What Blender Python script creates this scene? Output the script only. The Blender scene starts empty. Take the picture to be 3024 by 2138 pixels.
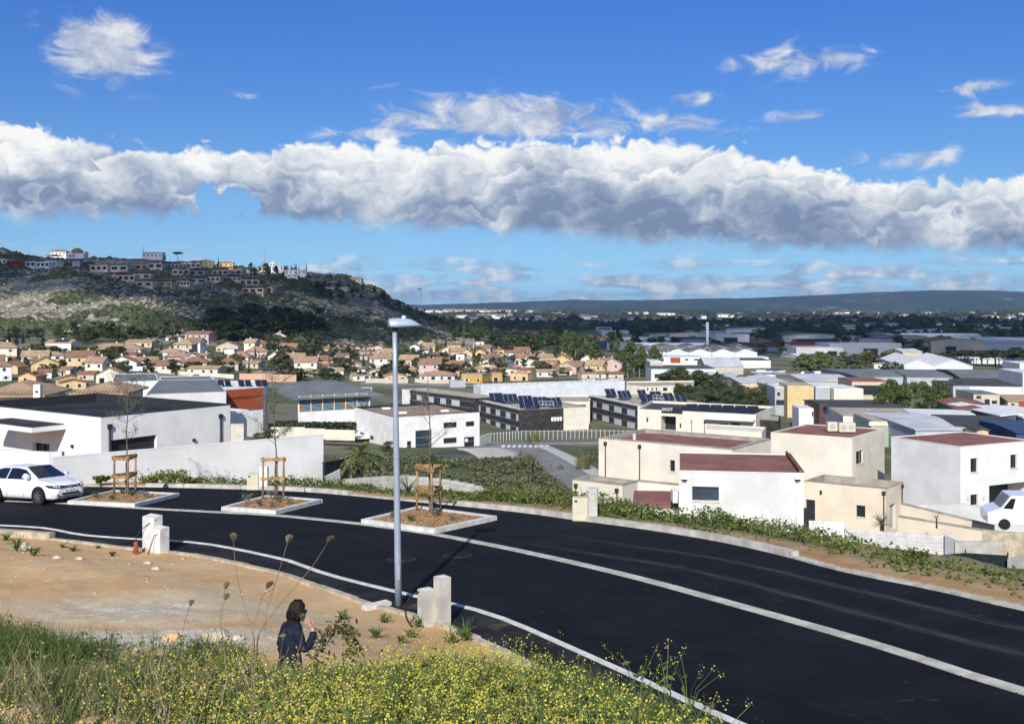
import bpy, math, random
import numpy as np
from mathutils import Vector, Matrix, noise as mnoise
R = math.radians
random.seed(7); rng = np.random.default_rng(7)
scene = bpy.context.scene
C = scene.collection
# ------------------------------------------------------------------ camera
F, HZ, CXP = 3029.0, 905.0, 1512.0            # focal length, horizon row and centre column in photo pixels
cam_data = bpy.data.cameras.new('camera'); cam = bpy.data.objects.new('camera', cam_data); C.objects.link(cam)
cam.location = (0, 0, 0); cam.rotation_euler = (R(90), 0, 0)
cam_data.sensor_width = 36.0; cam_data.lens = 36.0 * F / 3024.0
cam_data.shift_y = -(1069.0 - HZ) / 3024.0
cam_data.clip_start = 0.05; cam_data.clip_end = 60000
scene.camera = cam
scene.render.engine = 'CYCLES'
scene.view_settings.view_transform = 'Standard'; scene.view_settings.look = 'None'
scene.view_settings.exposure = 0.25; scene.view_settings.gamma = 1.0
scene.cycles.max_bounces = 5; scene.cycles.diffuse_bounces = 3; scene.cycles.glossy_bounces = 2
scene.cycles.transmission_bounces = 3; scene.cycles.transparent_max_bounces = 18; scene.cycles.volume_bounces = 0
scene.cycles.use_denoising = True; scene.cycles.caustics_reflective = False; scene.cycles.caustics_refractive = False
# ------------------------------------------------------------------ sun
SUN_EL, SUN_AZ = 33.0, 188.5                   # azimuth clockwise from +Y: behind the camera, a little to the left
sdir = Vector((math.sin(R(SUN_AZ)) * math.cos(R(SUN_EL)), math.cos(R(SUN_AZ)) * math.cos(R(SUN_EL)), math.sin(R(SUN_EL))))
sun_data = bpy.data.lights.new('sun', 'SUN'); sun = bpy.data.objects.new('sun', sun_data); C.objects.link(sun)
sun_data.energy = 4.8; sun_data.angle = R(0.53); sun_data.color = (1.0, 0.955, 0.88)
sun.rotation_euler = (-sdir).to_track_quat('-Z', 'Y').to_euler(); sun.location = (0, -20, 60)

# ------------------------------------------------------------------ node helper
class NT:
    def __init__(s, tree): s.t = tree; s.n = tree.nodes; s.l = tree.links
    def node(s, typ, ins=None, **kw):
        nd = s.n.new(typ)
        for k, v in kw.items(): setattr(nd, k, v)
        for k, v in (ins or {}).items():
            sk = nd.inputs[k]
            if hasattr(v, 'is_linked') or isinstance(v, bpy.types.NodeSocket): s.l.new(v, sk)
            else: sk.default_value = v
        return nd
    def m(s, op, a, b=None, c=None, clamp=False):
        nd = s.n.new('ShaderNodeMath'); nd.operation = op; nd.use_clamp = clamp
        for i, v in enumerate((a, b, c)):
            if v is None: continue
            if isinstance(v, bpy.types.NodeSocket): s.l.new(v, nd.inputs[i])
            else: nd.inputs[i].default_value = v
        return nd.outputs[0]
    def add(s, a, b): return s.m('ADD', a, b)
    def mul(s, a, b): return s.m('MULTIPLY', a, b)
    def sub(s, a, b): return s.m('SUBTRACT', a, b)
    def ss(s, x, lo, hi):                       # smoothstep
        nd = s.n.new('ShaderNodeMapRange'); nd.interpolation_type = 'SMOOTHSTEP'
        for i, v in enumerate((x, lo, hi, 0.0, 1.0)):
            if isinstance(v, bpy.types.NodeSocket): s.l.new(v, nd.inputs[i])
            else: nd.inputs[i].default_value = v
        return nd.outputs[0]
    def mix(s, f, a, b, blend='MIX'):
        nd = s.n.new('ShaderNodeMix'); nd.data_type = 'RGBA'; nd.blend_type = blend
        for i, v in ((0, f), (6, a), (7, b)):
            if isinstance(v, bpy.types.NodeSocket): s.l.new(v, nd.inputs[i])
            else: nd.inputs[i].default_value = (tuple(v) + (1,))[:4] if i else v
        return nd.outputs[2]
    def noise(s, vec, scale, detail=4, rough=0.55, dist=0.0, typ='FBM', lac=2.0):
        nd = s.n.new('ShaderNodeTexNoise'); nd.noise_type = typ
        if vec is not None: s.l.new(vec, nd.inputs['Vector'])
        nd.inputs['Scale'].default_value = scale; nd.inputs['Detail'].default_value = detail
        nd.inputs['Roughness'].default_value = rough; nd.inputs['Distortion'].default_value = dist; nd.inputs['Lacunarity'].default_value = lac
        return nd.outputs['Fac']
    def ramp(s, f, stops, interp='LINEAR'):
        nd = s.n.new('ShaderNodeValToRGB'); s.l.new(f, nd.inputs[0]); e = nd.color_ramp.elements; nd.color_ramp.interpolation = interp
        while len(e) > 1: e.remove(e[-1])
        e[0].position = stops[0][0]; e[0].color = (tuple(stops[0][1]) + (1,))[:4] if hasattr(stops[0][1], '__len__') else (stops[0][1],) * 3 + (1,)
        for p, c in stops[1:]:
            k = e.new(p); k.color = (tuple(c) + (1,))[:4] if hasattr(c, '__len__') else (c,) * 3 + (1,)
        return nd.outputs[0]
    def comb(s, x, y, z): return s.node('ShaderNodeCombineXYZ', {0: x, 1: y, 2: z}).outputs[0]

# ------------------------------------------------------------------ world: Nishita sky with clouds
world = bpy.data.worlds.new('World'); scene.world = world; world.use_nodes = True
def make_world():
    t = world.node_tree; t.nodes.clear(); N = NT(t)
    out = N.node('ShaderNodeOutputWorld'); bg = N.node('ShaderNodeBackground'); t.links.new(bg.outputs[0], out.inputs[0])
    g = N.node('ShaderNodeTexCoord').outputs['Generated']
    x, y, z = N.node('ShaderNodeSeparateXYZ', {0: g}).outputs
    zl = N.add(N.mul(N.m('MAXIMUM', z, 0.0), 0.86), 0.14)     # clear air down to the horizon
    sky = N.node('ShaderNodeTexSky', {'Vector': N.comb(x, y, zl)}, sky_type='NISHITA', sun_disc=False, sun_elevation=R(SUN_EL),
                 sun_rotation=R(SUN_AZ), altitude=100.0, air_density=1.0, dust_density=0.3, ozone_density=3.0)
    az = N.mul(N.m('ARCTAN2', x, y), 57.29578); el = N.mul(N.m('ARCSINE', z), 57.29578)
    AE = N.comb(az, el, 0.0)
    def n2(v, *a, **k):
        o = N.noise(v, *a, **k); o.node.noise_dimensions = '2D'; return o
    def lut(pts, lo=-40.0, hi=40.0):            # smooth function of the azimuth
        f = N.m('MULTIPLY', N.sub(az, lo), 1.0 / (hi - lo), clamp=True)
        return N.mul(N.ramp(f, [((a - lo) / (hi - lo), v / 20.0) for a, v in pts], 'B_SPLINE'), 20.0)
    def pa(px): return math.degrees(math.atan((px - CXP) / F))
    def pe(px, py): return math.degrees(math.atan((HZ - py) / F * math.cos(math.atan((px - CXP) / F))))
    top = lut([(-40, 9.2)] + [(pa(p), pe(p, q)) for p, q in ((0, 355), (170, 385), (420, 432), (690, 450), (900, 420), (1300, 422), (1900, 402), (2150, 425), (2400, 505), (2650, 535), (3024, 535))] + [(40, 7.5)])
    bot = lut([(-40, 4.2)] + [(pa(p), pe(p, q)) for p, q in ((0, 658), (350, 650), (640, 645), (900, 662), (1250, 690), (1600, 700), (1800, 736), (2000, 722), (2300, 745), (2700, 758), (3024, 752))] + [(40, 3.2)])
    big = n2(AE, 0.22, 2, 0.5)
    mid = n2(AE, 0.62, 7, 0.57, 0.25)
    lum = n2(N.comb(N.mul(az, 0.75), N.add(N.mul(el, 1.1), N.mul(N.sub(mid, 0.5), 1.6)), 3.0), 0.5, 3, 0.5)      # broad soft folds
    def lobe(sc_, wp):                          # rounded heads: distance to, and height over, the middle of each lobe
        wx = N.add(az, N.mul(N.sub(mid, 0.5), wp)); wy = N.add(el, N.mul(N.sub(lum, 0.5), wp * 1.3)); v = N.node('ShaderNodeTexVoronoi', {'Vector': N.comb(wx, N.mul(wy, 1.25), 0.0), 'Scale': sc_, 'Randomness': 1.0, 'Smoothness': 0.55}, voronoi_dimensions='2D', feature='SMOOTH_F1')
        return v.outputs['Distance'], N.mul(N.sub(wy, N.m('DIVIDE', N.node('ShaderNodeSeparateXYZ', {0: v.outputs['Position']}).outputs[1], 1.25)), sc_)
    d1, g1 = lobe(0.62, 3.2); d2, g2 = lobe(1.7, 1.6)
    edge = N.add(N.mul(N.sub(mid, 0.5), 3.4), N.add(N.mul(N.sub(0.35, d1), 2.0), N.mul(N.sub(0.35, d2), 1.2)))
    h = N.m('DIVIDE', N.sub(el, bot), N.m('MAXIMUM', N.sub(top, bot), 0.5))
    e_top = N.add(N.sub(top, el), N.mul(edge, 0.42))
    e_bot = N.add(N.sub(el, bot), N.mul(N.sub(mid, 0.5), 1.5))
    def gauss(px, py, rx, ry, k):
        d2 = N.add(N.m('POWER', N.mul(N.sub(az, pa(px)), 52.9 / rx), 2.0), N.m('POWER', N.mul(N.sub(el, pe(px, py)), 52.9 / ry), 2.0))
        return N.mul(N.m('EXPONENT', N.mul(d2, -0.8)), k)
    e = N.m('MINIMUM', e_top, e_bot)
    e = N.sub(e, N.mul(gauss(640, 582, 100, 34, 2.1), N.m('MAXIMUM', N.add(N.mul(mid, -7.0), 4.6), 0.0)))
    dens = N.ss(e, -0.16, N.add(0.40, N.mul(N.ss(h, 0.45, 0.0), 0.45)))
    dark = N.add(gauss(2080, 615, 480, 85, 0.46), N.add(gauss(480, 620, 600, 60, 0.26), gauss(2900, 740, 300, 40, 0.2)))
    lit = N.add(N.add(N.mul(h, 0.55), N.mul(N.sub(lum, 0.5), 0.55)), N.add(N.mul(N.sub(mid, 0.5), 0.45), N.mul(N.sub(big, 0.5), 0.9)))
    lit = N.add(lit, N.add(N.mul(g1, 0.40), N.mul(g2, 0.11)))
    lit = N.add(N.sub(lit, dark), N.add(0.30, N.mul(N.ss(e_top, 1.0, 0.1), 0.14)))
    ccol = N.ramp(lit, [(0.0, (0.215, 0.29, 0.45)), (0.25, (0.33, 0.41, 0.56)), (0.48, (0.53, 0.60, 0.70)), (0.70, (0.76, 0.80, 0.86)), (0.95, (1.0, 1.0, 0.99))])
    # streaks and small puffs above the bank
    AEs = N.node('ShaderNodeVectorMath', {0: AE, 1: (0.62, 1.3, 1.0)}, operation='MULTIPLY').outputs[0]
    st = n2(AEs, 0.62, 6, 0.6, 0.45)
    env = None
    for a in ((310, 150, 135, 88, 1.35), (225, 100, 80, 40, .42), (2390, 180, 200, 42, 1.0), (1500, 348, 400, 66, 1.15), (2060, 290, 80, 42, .85), (1960, 368, 240, 36, .8),
              (1120, 397, 190, 24, .8), (2890, 262, 120, 24, .8), (2960, 322, 120, 26, .9), (2360, 338, 110, 26, .7), (2740, 468, 190, 36, .7), (735, 287, 46, 15, .6)):
        gk = gauss(*a); env = gk if env is None else N.m('MAXIMUM', env, gk)
    gen = N.mul(N.ss(big, 0.60, 0.80), N.ss(N.m('ABSOLUTE', az), 27.0, 36.0))
    env = N.m('MAXIMUM', env, gen)
    wis = N.ss(N.add(N.sub(N.mul(env, 1.0), 0.62), N.mul(N.sub(st, 0.5), 2.0)), -0.25, 0.40)
    wis = N.mul(wis, N.m('MINIMUM', N.mul(env, 1.35), 0.9))
    wcol = N.ramp(N.add(N.mul(N.sub(st, 0.5), 1.6), N.add(N.mul(N.sub(mid, .5), 1.6), 0.55)), [(0.0, (0.36, 0.42, 0.58)), (0.5, (0.56, 0.62, 0.75)), (1.0, (0.92, 0.93, 0.95))])
    # low broken layer over the horizon
    AEl = N.node('ShaderNodeVectorMath', {0: AE, 1: (0.28, 1.5, 1.0)}, operation='MULTIPLY').outputs[0]
    lo = n2(AEl, 0.9, 6, 0.6, 0.3)
    lenv = N.mul(N.ss(el, -0.6, 0.6), N.sub(1.0, N.ss(el, 1.6, 3.6)))
    low = N.mul(N.ss(N.add(lo, N.mul(lenv, 0.12)), 0.49, 0.69), N.mul(lenv, 0.9))
    lcol = N.ramp(N.add(lo, N.mul(N.sub(mid, .5), .9)), [(0.42, (0.30, 0.42, 0.64)), (0.56, (0.48, 0.59, 0.76)), (0.74, (0.84, 0.88, 0.92))])
    clear = N.node('ShaderNodeHueSaturation', {'Hue': 0.5, 'Saturation': SKY_SAT, 'Value': 1.0, 'Color': sky.outputs[0]}).outputs[0]
    clear = N.mix(1.0, clear, N.mix(N.ss(el, 0.0, 17.0), SKY_LOW, SKY_TINT), 'MULTIPLY')
    k = 1.0 / SKY_STRENGTH
    def sc(c, v): return N.node('ShaderNodeVectorMath', {0: c, 'Scale': v * k}, operation='SCALE').outputs[0]
    col = N.mix(low, clear, sc(lcol, 0.82))
    col = N.mix(wis, col, sc(wcol, 0.79))
    col = N.mix(dens, col, sc(ccol, 0.83))
    t.links.new(col, bg.inputs[0]); bg.inputs[1].default_value = SKY_STRENGTH
    world.cycles.sampling_method = 'MANUAL'; world.cycles.sample_map_resolution = 512
SKY_STRENGTH, SKY_SAT, SKY_TINT, SKY_LOW = 0.10, 1.25, (0.82, 0.89, 1.25), (1.42, 1.25, 1.07)
make_world()
# ------------------------------------------------------------------ geometry helpers
def W(px, py, D): return Vector(((px - CXP) / F * D, D, -(py - HZ) / F * D))
def XY(px, D): return ((px - CXP) / F * D, D)
def smooth(a, b, x):
    t = np.clip((x - a) / (b - a), 0, 1); return t * t * (3 - 2 * t)
class MB:                                       # collects shapes for ONE mesh object
    def __init__(s): s.v = []; s.f = []; s.mi = []; s.n = 0
    def add(s, vs, fs, mi=0):
        o = s.n; s.v.extend([tuple(p) for p in vs]); s.n += len(vs)
        for f in fs: s.f.append(tuple(o + i for i in f)); s.mi.append(mi)
        return s
    def quad(s, a, b, c, d, mi=0): return s.add((a, b, c, d), ((0, 1, 2, 3),), mi)
    def par(s, o, u, v, w, mi=0):               # parallelepiped: corner o, edges u, v, w
        o, u, v, w = map(Vector, (o, u, v, w))
        P = [o, o + u, o + u + v, o + v, o + w, o + u + w, o + u + v + w, o + v + w]
        fs = ((3, 2, 1, 0), (4, 5, 6, 7), (0, 1, 5, 4), (1, 2, 6, 5), (2, 3, 7, 6), (3, 0, 4, 7))
        if u.cross(v).dot(w) < 0: fs = tuple(tuple(reversed(f)) for f in fs)
        return s.add(P, fs, mi)
    def box(s, c, d, rz=0, mi=0):               # centre, size, turn about z
        c = Vector(c); cs, sn = math.cos(rz), math.sin(rz)
        u = Vector((cs, sn, 0)) * d[0]; v = Vector((-sn, cs, 0)) * d[1]; w = Vector((0, 0, d[2]))
        return s.par(c - u / 2 - v / 2 - w / 2, u, v, w, mi)
    def prism(s, poly, z0, z1, mi=0, cap=True):
        n = len(poly); z1s = z1 if hasattr(z1, '__len__') else [z1] * n; z0s = z0 if hasattr(z0, '__len__') else [z0] * n
        P = [(p[0], p[1], z0s[i]) for i, p in enumerate(poly)] + [(p[0], p[1], z1s[i]) for i, p in enumerate(poly)]
        fs = [(i, (i + 1) % n, n + (i + 1) % n, n + i) for i in range(n)]
        if cap: fs += [tuple(range(n - 1, -1, -1)), tuple(range(n, 2 * n))]
        return s.add(P, fs, mi)
    def ext(s, poly, vec, mi=0):                # planar 3-D outline pushed along vec
        n = len(poly); vec = Vector(vec); P = [Vector(p) for p in poly] + [Vector(p) + vec for p in poly]
        fs = [(i, (i + 1) % n, n + (i + 1) % n, n + i) for i in range(n)] + [tuple(range(n - 1, -1, -1)), tuple(range(n, 2 * n))]
        return s.add(P, fs, mi)
    def tube(s, pts, rad, n=6, mi=0, cap=True):
        pts = [Vector(p) for p in pts]; rad = rad if hasattr(rad, '__len__') else [rad] * len(pts)
        P = []; k = len(pts)
        for i, p in enumerate(pts):
            d = (pts[min(i + 1, k - 1)] - pts[max(i - 1, 0)]).normalized()
            a = d.cross(Vector((0, 0, 1)) if abs(d.z) < 0.95 else Vector((1, 0, 0))).normalized(); b = d.cross(a)
            for j in range(n):
                t = 2 * math.pi * j / n; P.append(p + (a * math.cos(t) + b * math.sin(t)) * rad[i])
        fs = [(i * n + j, i * n + (j + 1) % n, (i + 1) * n + (j + 1) % n, (i + 1) * n + j) for i in range(k - 1) for j in range(n)]
        fs = [tuple(reversed(f)) for f in fs]
        if cap: fs += [tuple(range(n)), tuple(range(k * n - 1, (k - 1) * n - 1, -1))]
        return s.add(P, fs, mi)
    def grid(s, P, mi=0, wrap=False):           # rows of points
        r, c = len(P), len(P[0])
        fs = [(i * c + j, i * c + (j + 1) % c, (i + 1) * c + (j + 1) % c, (i + 1) * c + j) for i in range(r - 1) for j in range(c if wrap else c - 1)]
        return s.add([q for row in P for q in row], fs, mi)
    def mesh(s, name, mats, smooth=False):
        me = bpy.data.meshes.new(name); me.from_pydata([tuple(p) for p in s.v], [], s.f)
        for m_ in (mats if isinstance(mats, (list, tuple)) else [mats]): me.materials.append(M[m_] if isinstance(m_, str) else m_)
        if any(s.mi): me.polygons.foreach_set('material_index', s.mi)
        if smooth: me.polygons.foreach_set('use_smooth', [True] * len(s.f))
        me.validate(); me.update(); return me
    def obj(s, name, mats, parent=None, smooth=False, **tags):
        return link(name, s.mesh(name, mats, smooth), parent, **tags)
def link(name, data, parent=None, loc=None, **tags):
    o = bpy.data.objects.new(name, data); C.objects.link(o)
    if parent is not None: o.parent = parent
    if loc is not None: o.location = loc
    for k, v in tags.items():
        if v is not None: o[{'cat': 'category'}.get(k, k)] = v
    return o
def thing(name, label, cat, loc=(0, 0, 0), group=None, rz=0.0):
    o = link(name, None, None, loc, label=label, cat=cat, group=group); o.rotation_euler.z = rz; o.empty_display_size = 0.3
    return o
def np_mesh(name, V, Fq, mats, smooth=False, mi=None):       # numpy arrays to a mesh (all tris or all quads)
    me = bpy.data.meshes.new(name); V = np.asarray(V, np.float32); Fq = np.asarray(Fq, np.int32); n, k = Fq.shape
    me.vertices.add(len(V)); me.vertices.foreach_set('co', V.ravel())
    me.loops.add(n * k); me.loops.foreach_set('vertex_index', Fq.ravel())
    me.polygons.add(n); me.polygons.foreach_set('loop_start', np.arange(n, dtype=np.int32) * k); me.polygons.foreach_set('loop_total', np.full(n, k, np.int32))
    for m_ in (mats if isinstance(mats, (list, tuple)) else [mats]): me.materials.append(M[m_] if isinstance(m_, str) else m_)
    if mi is not None: me.polygons.foreach_set('material_index', np.asarray(mi, np.int32))
    if smooth: me.polygons.foreach_set('use_smooth', np.ones(n, bool))
    me.update(calc_edges=True); return me
def copy_tree(o, parent=None):
    c = o.copy(); C.objects.link(c); c.parent = parent
    for ch in o.children: copy_tree(ch, c)
    return c
# ------------------------------------------------------------------ materials
M = {}
def mat(key, col, rough=0.8, var=0.12, scale=3.0, bump=0.0, bscale=40.0, metal=0.0, spec=0.3, col2=None, vz=1.0, coat=0.0, rand=0.0, dirt=None):
    m_ = bpy.data.materials.new(key); m_.use_nodes = True; t = m_.node_tree; N = NT(t); b = t.nodes['Principled BSDF']
    b.inputs['Roughness'].default_value = rough; b.inputs['Metallic'].default_value = metal; b.inputs['Specular IOR Level'].default_value = spec
    b.inputs['Coat Weight'].default_value = coat
    pos = N.node('ShaderNodeTexCoord').outputs['Object']
    if vz != 1.0: pos = N.node('ShaderNodeVectorMath', {0: pos, 1: (1, 1, vz)}, operation='MULTIPLY').outputs[0]
    nz = N.noise(pos, scale, 5, 0.6)
    f = N.ss(nz, 0.35, 0.68)
    c2 = col2 or tuple(max(0.0, c * (1 - 2 * var)) for c in col)
    c1 = col if col2 else tuple(min(1.0, c * (1 + var * 0.6)) for c in col)
    cc = N.mix(f, c2, c1)
    if dirt:
        cc = N.mix(N.ss(N.noise(N.node('ShaderNodeVectorMath', {0: pos, 1: (1, 1, 0.25)}, operation='MULTIPLY').outputs[0], dirt[1], 6, 0.65), 0.56, 0.80), cc, dirt[0])
    if rand:
        oi = N.node('ShaderNodeObjectInfo').outputs['Random']
        cc = N.node('ShaderNodeHueSaturation', {'Hue': N.add(N.mul(N.sub(oi, 0.5), rand * 0.12), 0.5), 'Saturation': 1.0, 'Value': N.add(N.mul(N.sub(oi, 0.5), rand), 1.0), 'Color': cc}).outputs[0]
    t.links.new(cc, b.inputs['Base Color'])
    if bump:
        bn = N.node('ShaderNodeBump', {'Strength': bump, 'Distance': 0.02, 'Height': N.noise(pos, bscale, 4, 0.6)}); t.links.new(bn.outputs[0], b.inputs['Normal'])
    M[key] = m_; return m_
def leafmat(key, c1, c2, trans=0.3, scale=1.5, rough=0.6, rand=0.25):
    m_ = bpy.data.materials.new(key); m_.use_nodes = True; t = m_.node_tree; N = NT(t); b = t.nodes['Principled BSDF']; out = t.nodes['Material Output']
    geo = N.node('ShaderNodeNewGeometry'); pos = geo.outputs['Position']; isl = geo.outputs['Random Per Island']
    f = N.ss(N.add(N.noise(pos, scale, 3, 0.6), N.mul(N.sub(isl, 0.5), 0.5)), 0.3, 0.7)
    oi = N.node('ShaderNodeObjectInfo').outputs['Random']
    cc = N.mix(f, c1, c2)
    cc = N.node('ShaderNodeHueSaturation', {'Hue': N.add(N.mul(N.sub(oi, 0.5), rand * 0.10), 0.5), 'Value': N.add(N.mul(N.sub(oi, 0.5), rand), 1.0), 'Color': cc}).outputs[0]
    t.links.new(cc, b.inputs['Base Color']); b.inputs['Roughness'].default_value = rough; b.inputs['Specular IOR Level'].default_value = 0.2
    if trans:
        tr = N.node('ShaderNodeBsdfTranslucent', {'Color': cc}); ms = N.node('ShaderNodeMixShader', {0: trans, 1: b.outputs[0], 2: tr.outputs[0]}); t.links.new(ms.outputs[0], out.inputs[0])
    M[key] = m_; return m_
def glassmat(key, col=(0.02, 0.03, 0.04), rough=0.06, spec=0.6): mat(key, col, rough, 0.15, 0.4, spec=spec)
# ------------------------------------------------------------------ terrain
def _h(i, j, s): 
    n = (i * 374761393 + j * 668265263 + s * 974634777) & 0x7fffffff
    n = ((n ^ (n >> 13)) * 1274126177) & 0x7fffffff
    return ((n ^ (n >> 16)) & 0xffff) / 65535.0
def vnoise(x, y, s=0):
    x = np.asarray(x, float); y = np.asarray(y, float); xi = np.floor(x).astype(np.int64); yi = np.floor(y).astype(np.int64); fx = x - xi; fy = y - yi
    fx = fx * fx * (3 - 2 * fx); fy = fy * fy * (3 - 2 * fy)
    a = _h(xi, yi, s); b = _h(xi + 1, yi, s); c = _h(xi, yi + 1, s); d = _h(xi + 1, yi + 1, s)
    return (a * (1 - fx) + b * fx) * (1 - fy) + (c * (1 - fx) + d * fx) * fy
def fbm(x, y, o=4, s=0, g=0.5):
    r = 0; a = 1; t = 0
    for k in range(o): r = r + a * (vnoise(x * 2 ** k, y * 2 ** k, s + k * 17) - 0.5); t += a; a *= g
    return r / t * 2
def RZ(x, y): return -5.09 + 0.018 * x - 0.06 * y           # the new road's plane
def G(px, py, dz=0.0):                                      # pixel to the road plane
    u = (px - CXP) / F; r = (py - HZ) / F; y = (5.09 - dz) / (r + 0.018 * u - 0.06); return (u * y, y)
def smooth_line(P, n=2):
    for _ in range(n):
        Q = [P[0]]
        for a, b in zip(P[:-1], P[1:]): Q += [(a[0] * .75 + b[0] * .25, a[1] * .75 + b[1] * .25), (a[0] * .25 + b[0] * .75, a[1] * .25 + b[1] * .75)]
        P = Q + [P[-1]]
    return P
def resample(P, step):
    P = np.array(P); d = np.r_[0, np.cumsum(np.hypot(*np.diff(P, axis=0).T))]; n = max(2, int(round(d[-1] / step)) + 1); s = np.linspace(0, d[-1], n)
    return np.c_[np.interp(s, d, P[:, 0]), np.interp(s, d, P[:, 1])]
def offset(P, d):                                           # to the left of travel (towards the far side)
    P = np.asarray(P); t = np.gradient(P, axis=0); t /= np.hypot(t[:, 0], t[:, 1])[:, None]; return P + np.c_[-t[:, 1], t[:, 0]] * d
def line(pix, a, b, n=2): return resample(smooth_line([a] + [G(*q) for q in pix] + [b], n), 0.5)
LINE_L = line([(0, 1554), (120, 1560), (170, 1568), (230, 1582), (300, 1588), (415, 1596), (575, 1603), (700, 1625), (800, 1647), (860, 1660), (920, 1685), (1000, 1710), (1100, 1735), (1240, 1768), (1385, 1798), (1500, 1835), (1700, 1925), (1900, 2015), (2160, 2138)], (-60, 50), (16.3, -9.0))
LINE_N = line([(0, 1577), (145, 1592), (390, 1623), (510, 1632), (600, 1645), (700, 1668), (815, 1690), (1000, 1755), (1100, 1790), (1180, 1812), (1260, 1832), (1390, 1880), (1500, 1927), (1600, 1985), (1700, 2040), (1900, 2138)], (-60, 48.5), (15.1, -9.2))
LINE_S = line([(0, 1478), (180, 1485), (400, 1500), (650, 1513), (800, 1520), (900, 1530), (1070, 1547), (1200, 1565), (1300, 1580), (1400, 1600), (1515, 1622), (1844, 1695), (2239, 1804), (2634, 1916), (3024, 2048)], (-60, 56), (20.7, -8.0))
LINE_K = line([(240, 1436), (450, 1437), (700, 1443), (900, 1450), (1040, 1462), (1200, 1478), (1357, 1492), (1580, 1515), (1699, 1534), (1844, 1551), (2107, 1591), (2318, 1637), (2502, 1690), (2766, 1738), (3024, 1802)], (-60, 58), (25.5, -6.5))
def sdist(x, y, P):                                         # signed distance to a polyline: positive on the far side; and the nearest point
    x = np.asarray(x, float); y = np.asarray(y, float); best = np.full(x.shape, 1e18); sg = np.zeros(x.shape); bx = np.zeros(x.shape); by = np.zeros(x.shape)
    P = np.asarray(P)[::2]
    for (ax, ay), (cx, cy) in zip(P[:-1], P[1:]):
        dx, dy = cx - ax, cy - ay; t = np.clip(((x - ax) * dx + (y - ay) * dy) / (dx * dx + dy * dy), 0, 1)
        qx, qy = ax + t * dx, ay + t * dy; d = (x - qx) ** 2 + (y - qy) ** 2; m = d < best
        best = np.where(m, d, best); sg = np.where(m, dx * (y - ay) - dy * (x - ax), sg); bx = np.where(m, qx, bx); by = np.where(m, qy, by)
    return np.sqrt(best) * np.where(sg >= 0, 1, -1), bx, by
COLS = {-300: [(100, -17), (200, -21), (320, -24), (437, -20), (560, -16), (620, -6), (700, 14), (800, 42), (900, 47), (1500, 36), (3000, -20), (14000, -34)],
        0: [(100, -17), (200, -21.5), (320, -25), (437, -20.5), (560, -17.5), (640, -2), (720, 19), (800, 40), (900, 42), (1500, 25), (3000, -24), (14000, -34)],
        300: [(100, -17.5), (200, -22.5), (320, -26), (437, -22), (560, -18.5), (640, -4), (730, 18), (820, 37), (900, 37), (1500, 16), (3000, -28), (14000, -34)],
        600: [(100, -18), (200, -24), (320, -27.5), (437, -25), (560, -21), (640, -9), (730, 11), (820, 30.5), (900, 30), (1500, 8), (3000, -30), (14000, -34)],
        850: [(100, -19), (200, -25.5), (320, -28.5), (437, -27), (560, -24), (640, -16), (740, 5), (830, 27.5), (920, 26), (1500, 2), (3000, -31), (14000, -34)],
        1000: [(100, -19.5), (200, -26.3), (320, -29), (437, -28), (560, -25.5), (640, -20), (740, -3), (840, 22), (920, 22), (1500, -6), (3000, -32), (14000, -34)],
        1100: [(100, -20), (200, -26.5), (320, -29.5), (437, -28.5), (560, -27), (660, -22), (760, -4), (850, 14.5), (920, 14), (1500, -14), (3000, -32), (14000, -34)],
        1170: [(100, -20), (200, -26.7), (320, -30), (437, -29.3), (560, -28), (660, -23.5), (770, -9), (860, 4), (950, 2), (1500, -22), (3000, -32), (14000, -34)],
        1240: [(100, -20.3), (200, -26.8), (320, -30), (437, -29.8), (560, -28.5), (660, -25), (770, -16), (870, -5), (960, -7), (1500, -26), (3000, -32), (14000, -34)],
        1300: [(100, -20.5), (200, -27), (320, -30.3), (437, -30), (560, -29), (660, -26.5), (780, -20), (880, -12), (980, -14), (1500, -28), (3000, -32), (14000, -34)],
        1390: [(100, -20.6), (200, -27), (320, -30.5), (437, -30.3), (560, -29.8), (660, -28.8), (780, -26.5), (900, -24), (1100, -25), (1600, -30), (3000, -32.5), (14000, -34)],
        1500: [(100, -20.8), (200, -27), (250, -29.6), (437, -30.8), (700, -30.6), (1000, -30.5), (3000, -32.5), (14000, -34)],
        1800: [(100, -21), (200, -27), (250, -29.8), (437, -31.2), (700, -31.5), (3000, -32.5), (14000, -34)],
        3400: [(100, -21), (150, -25), (200, -27.5), (250, -29.8), (437, -31.2), (700, -31.5), (3000, -32.5), (14000, -34)]}
_cu = sorted(COLS)
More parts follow.
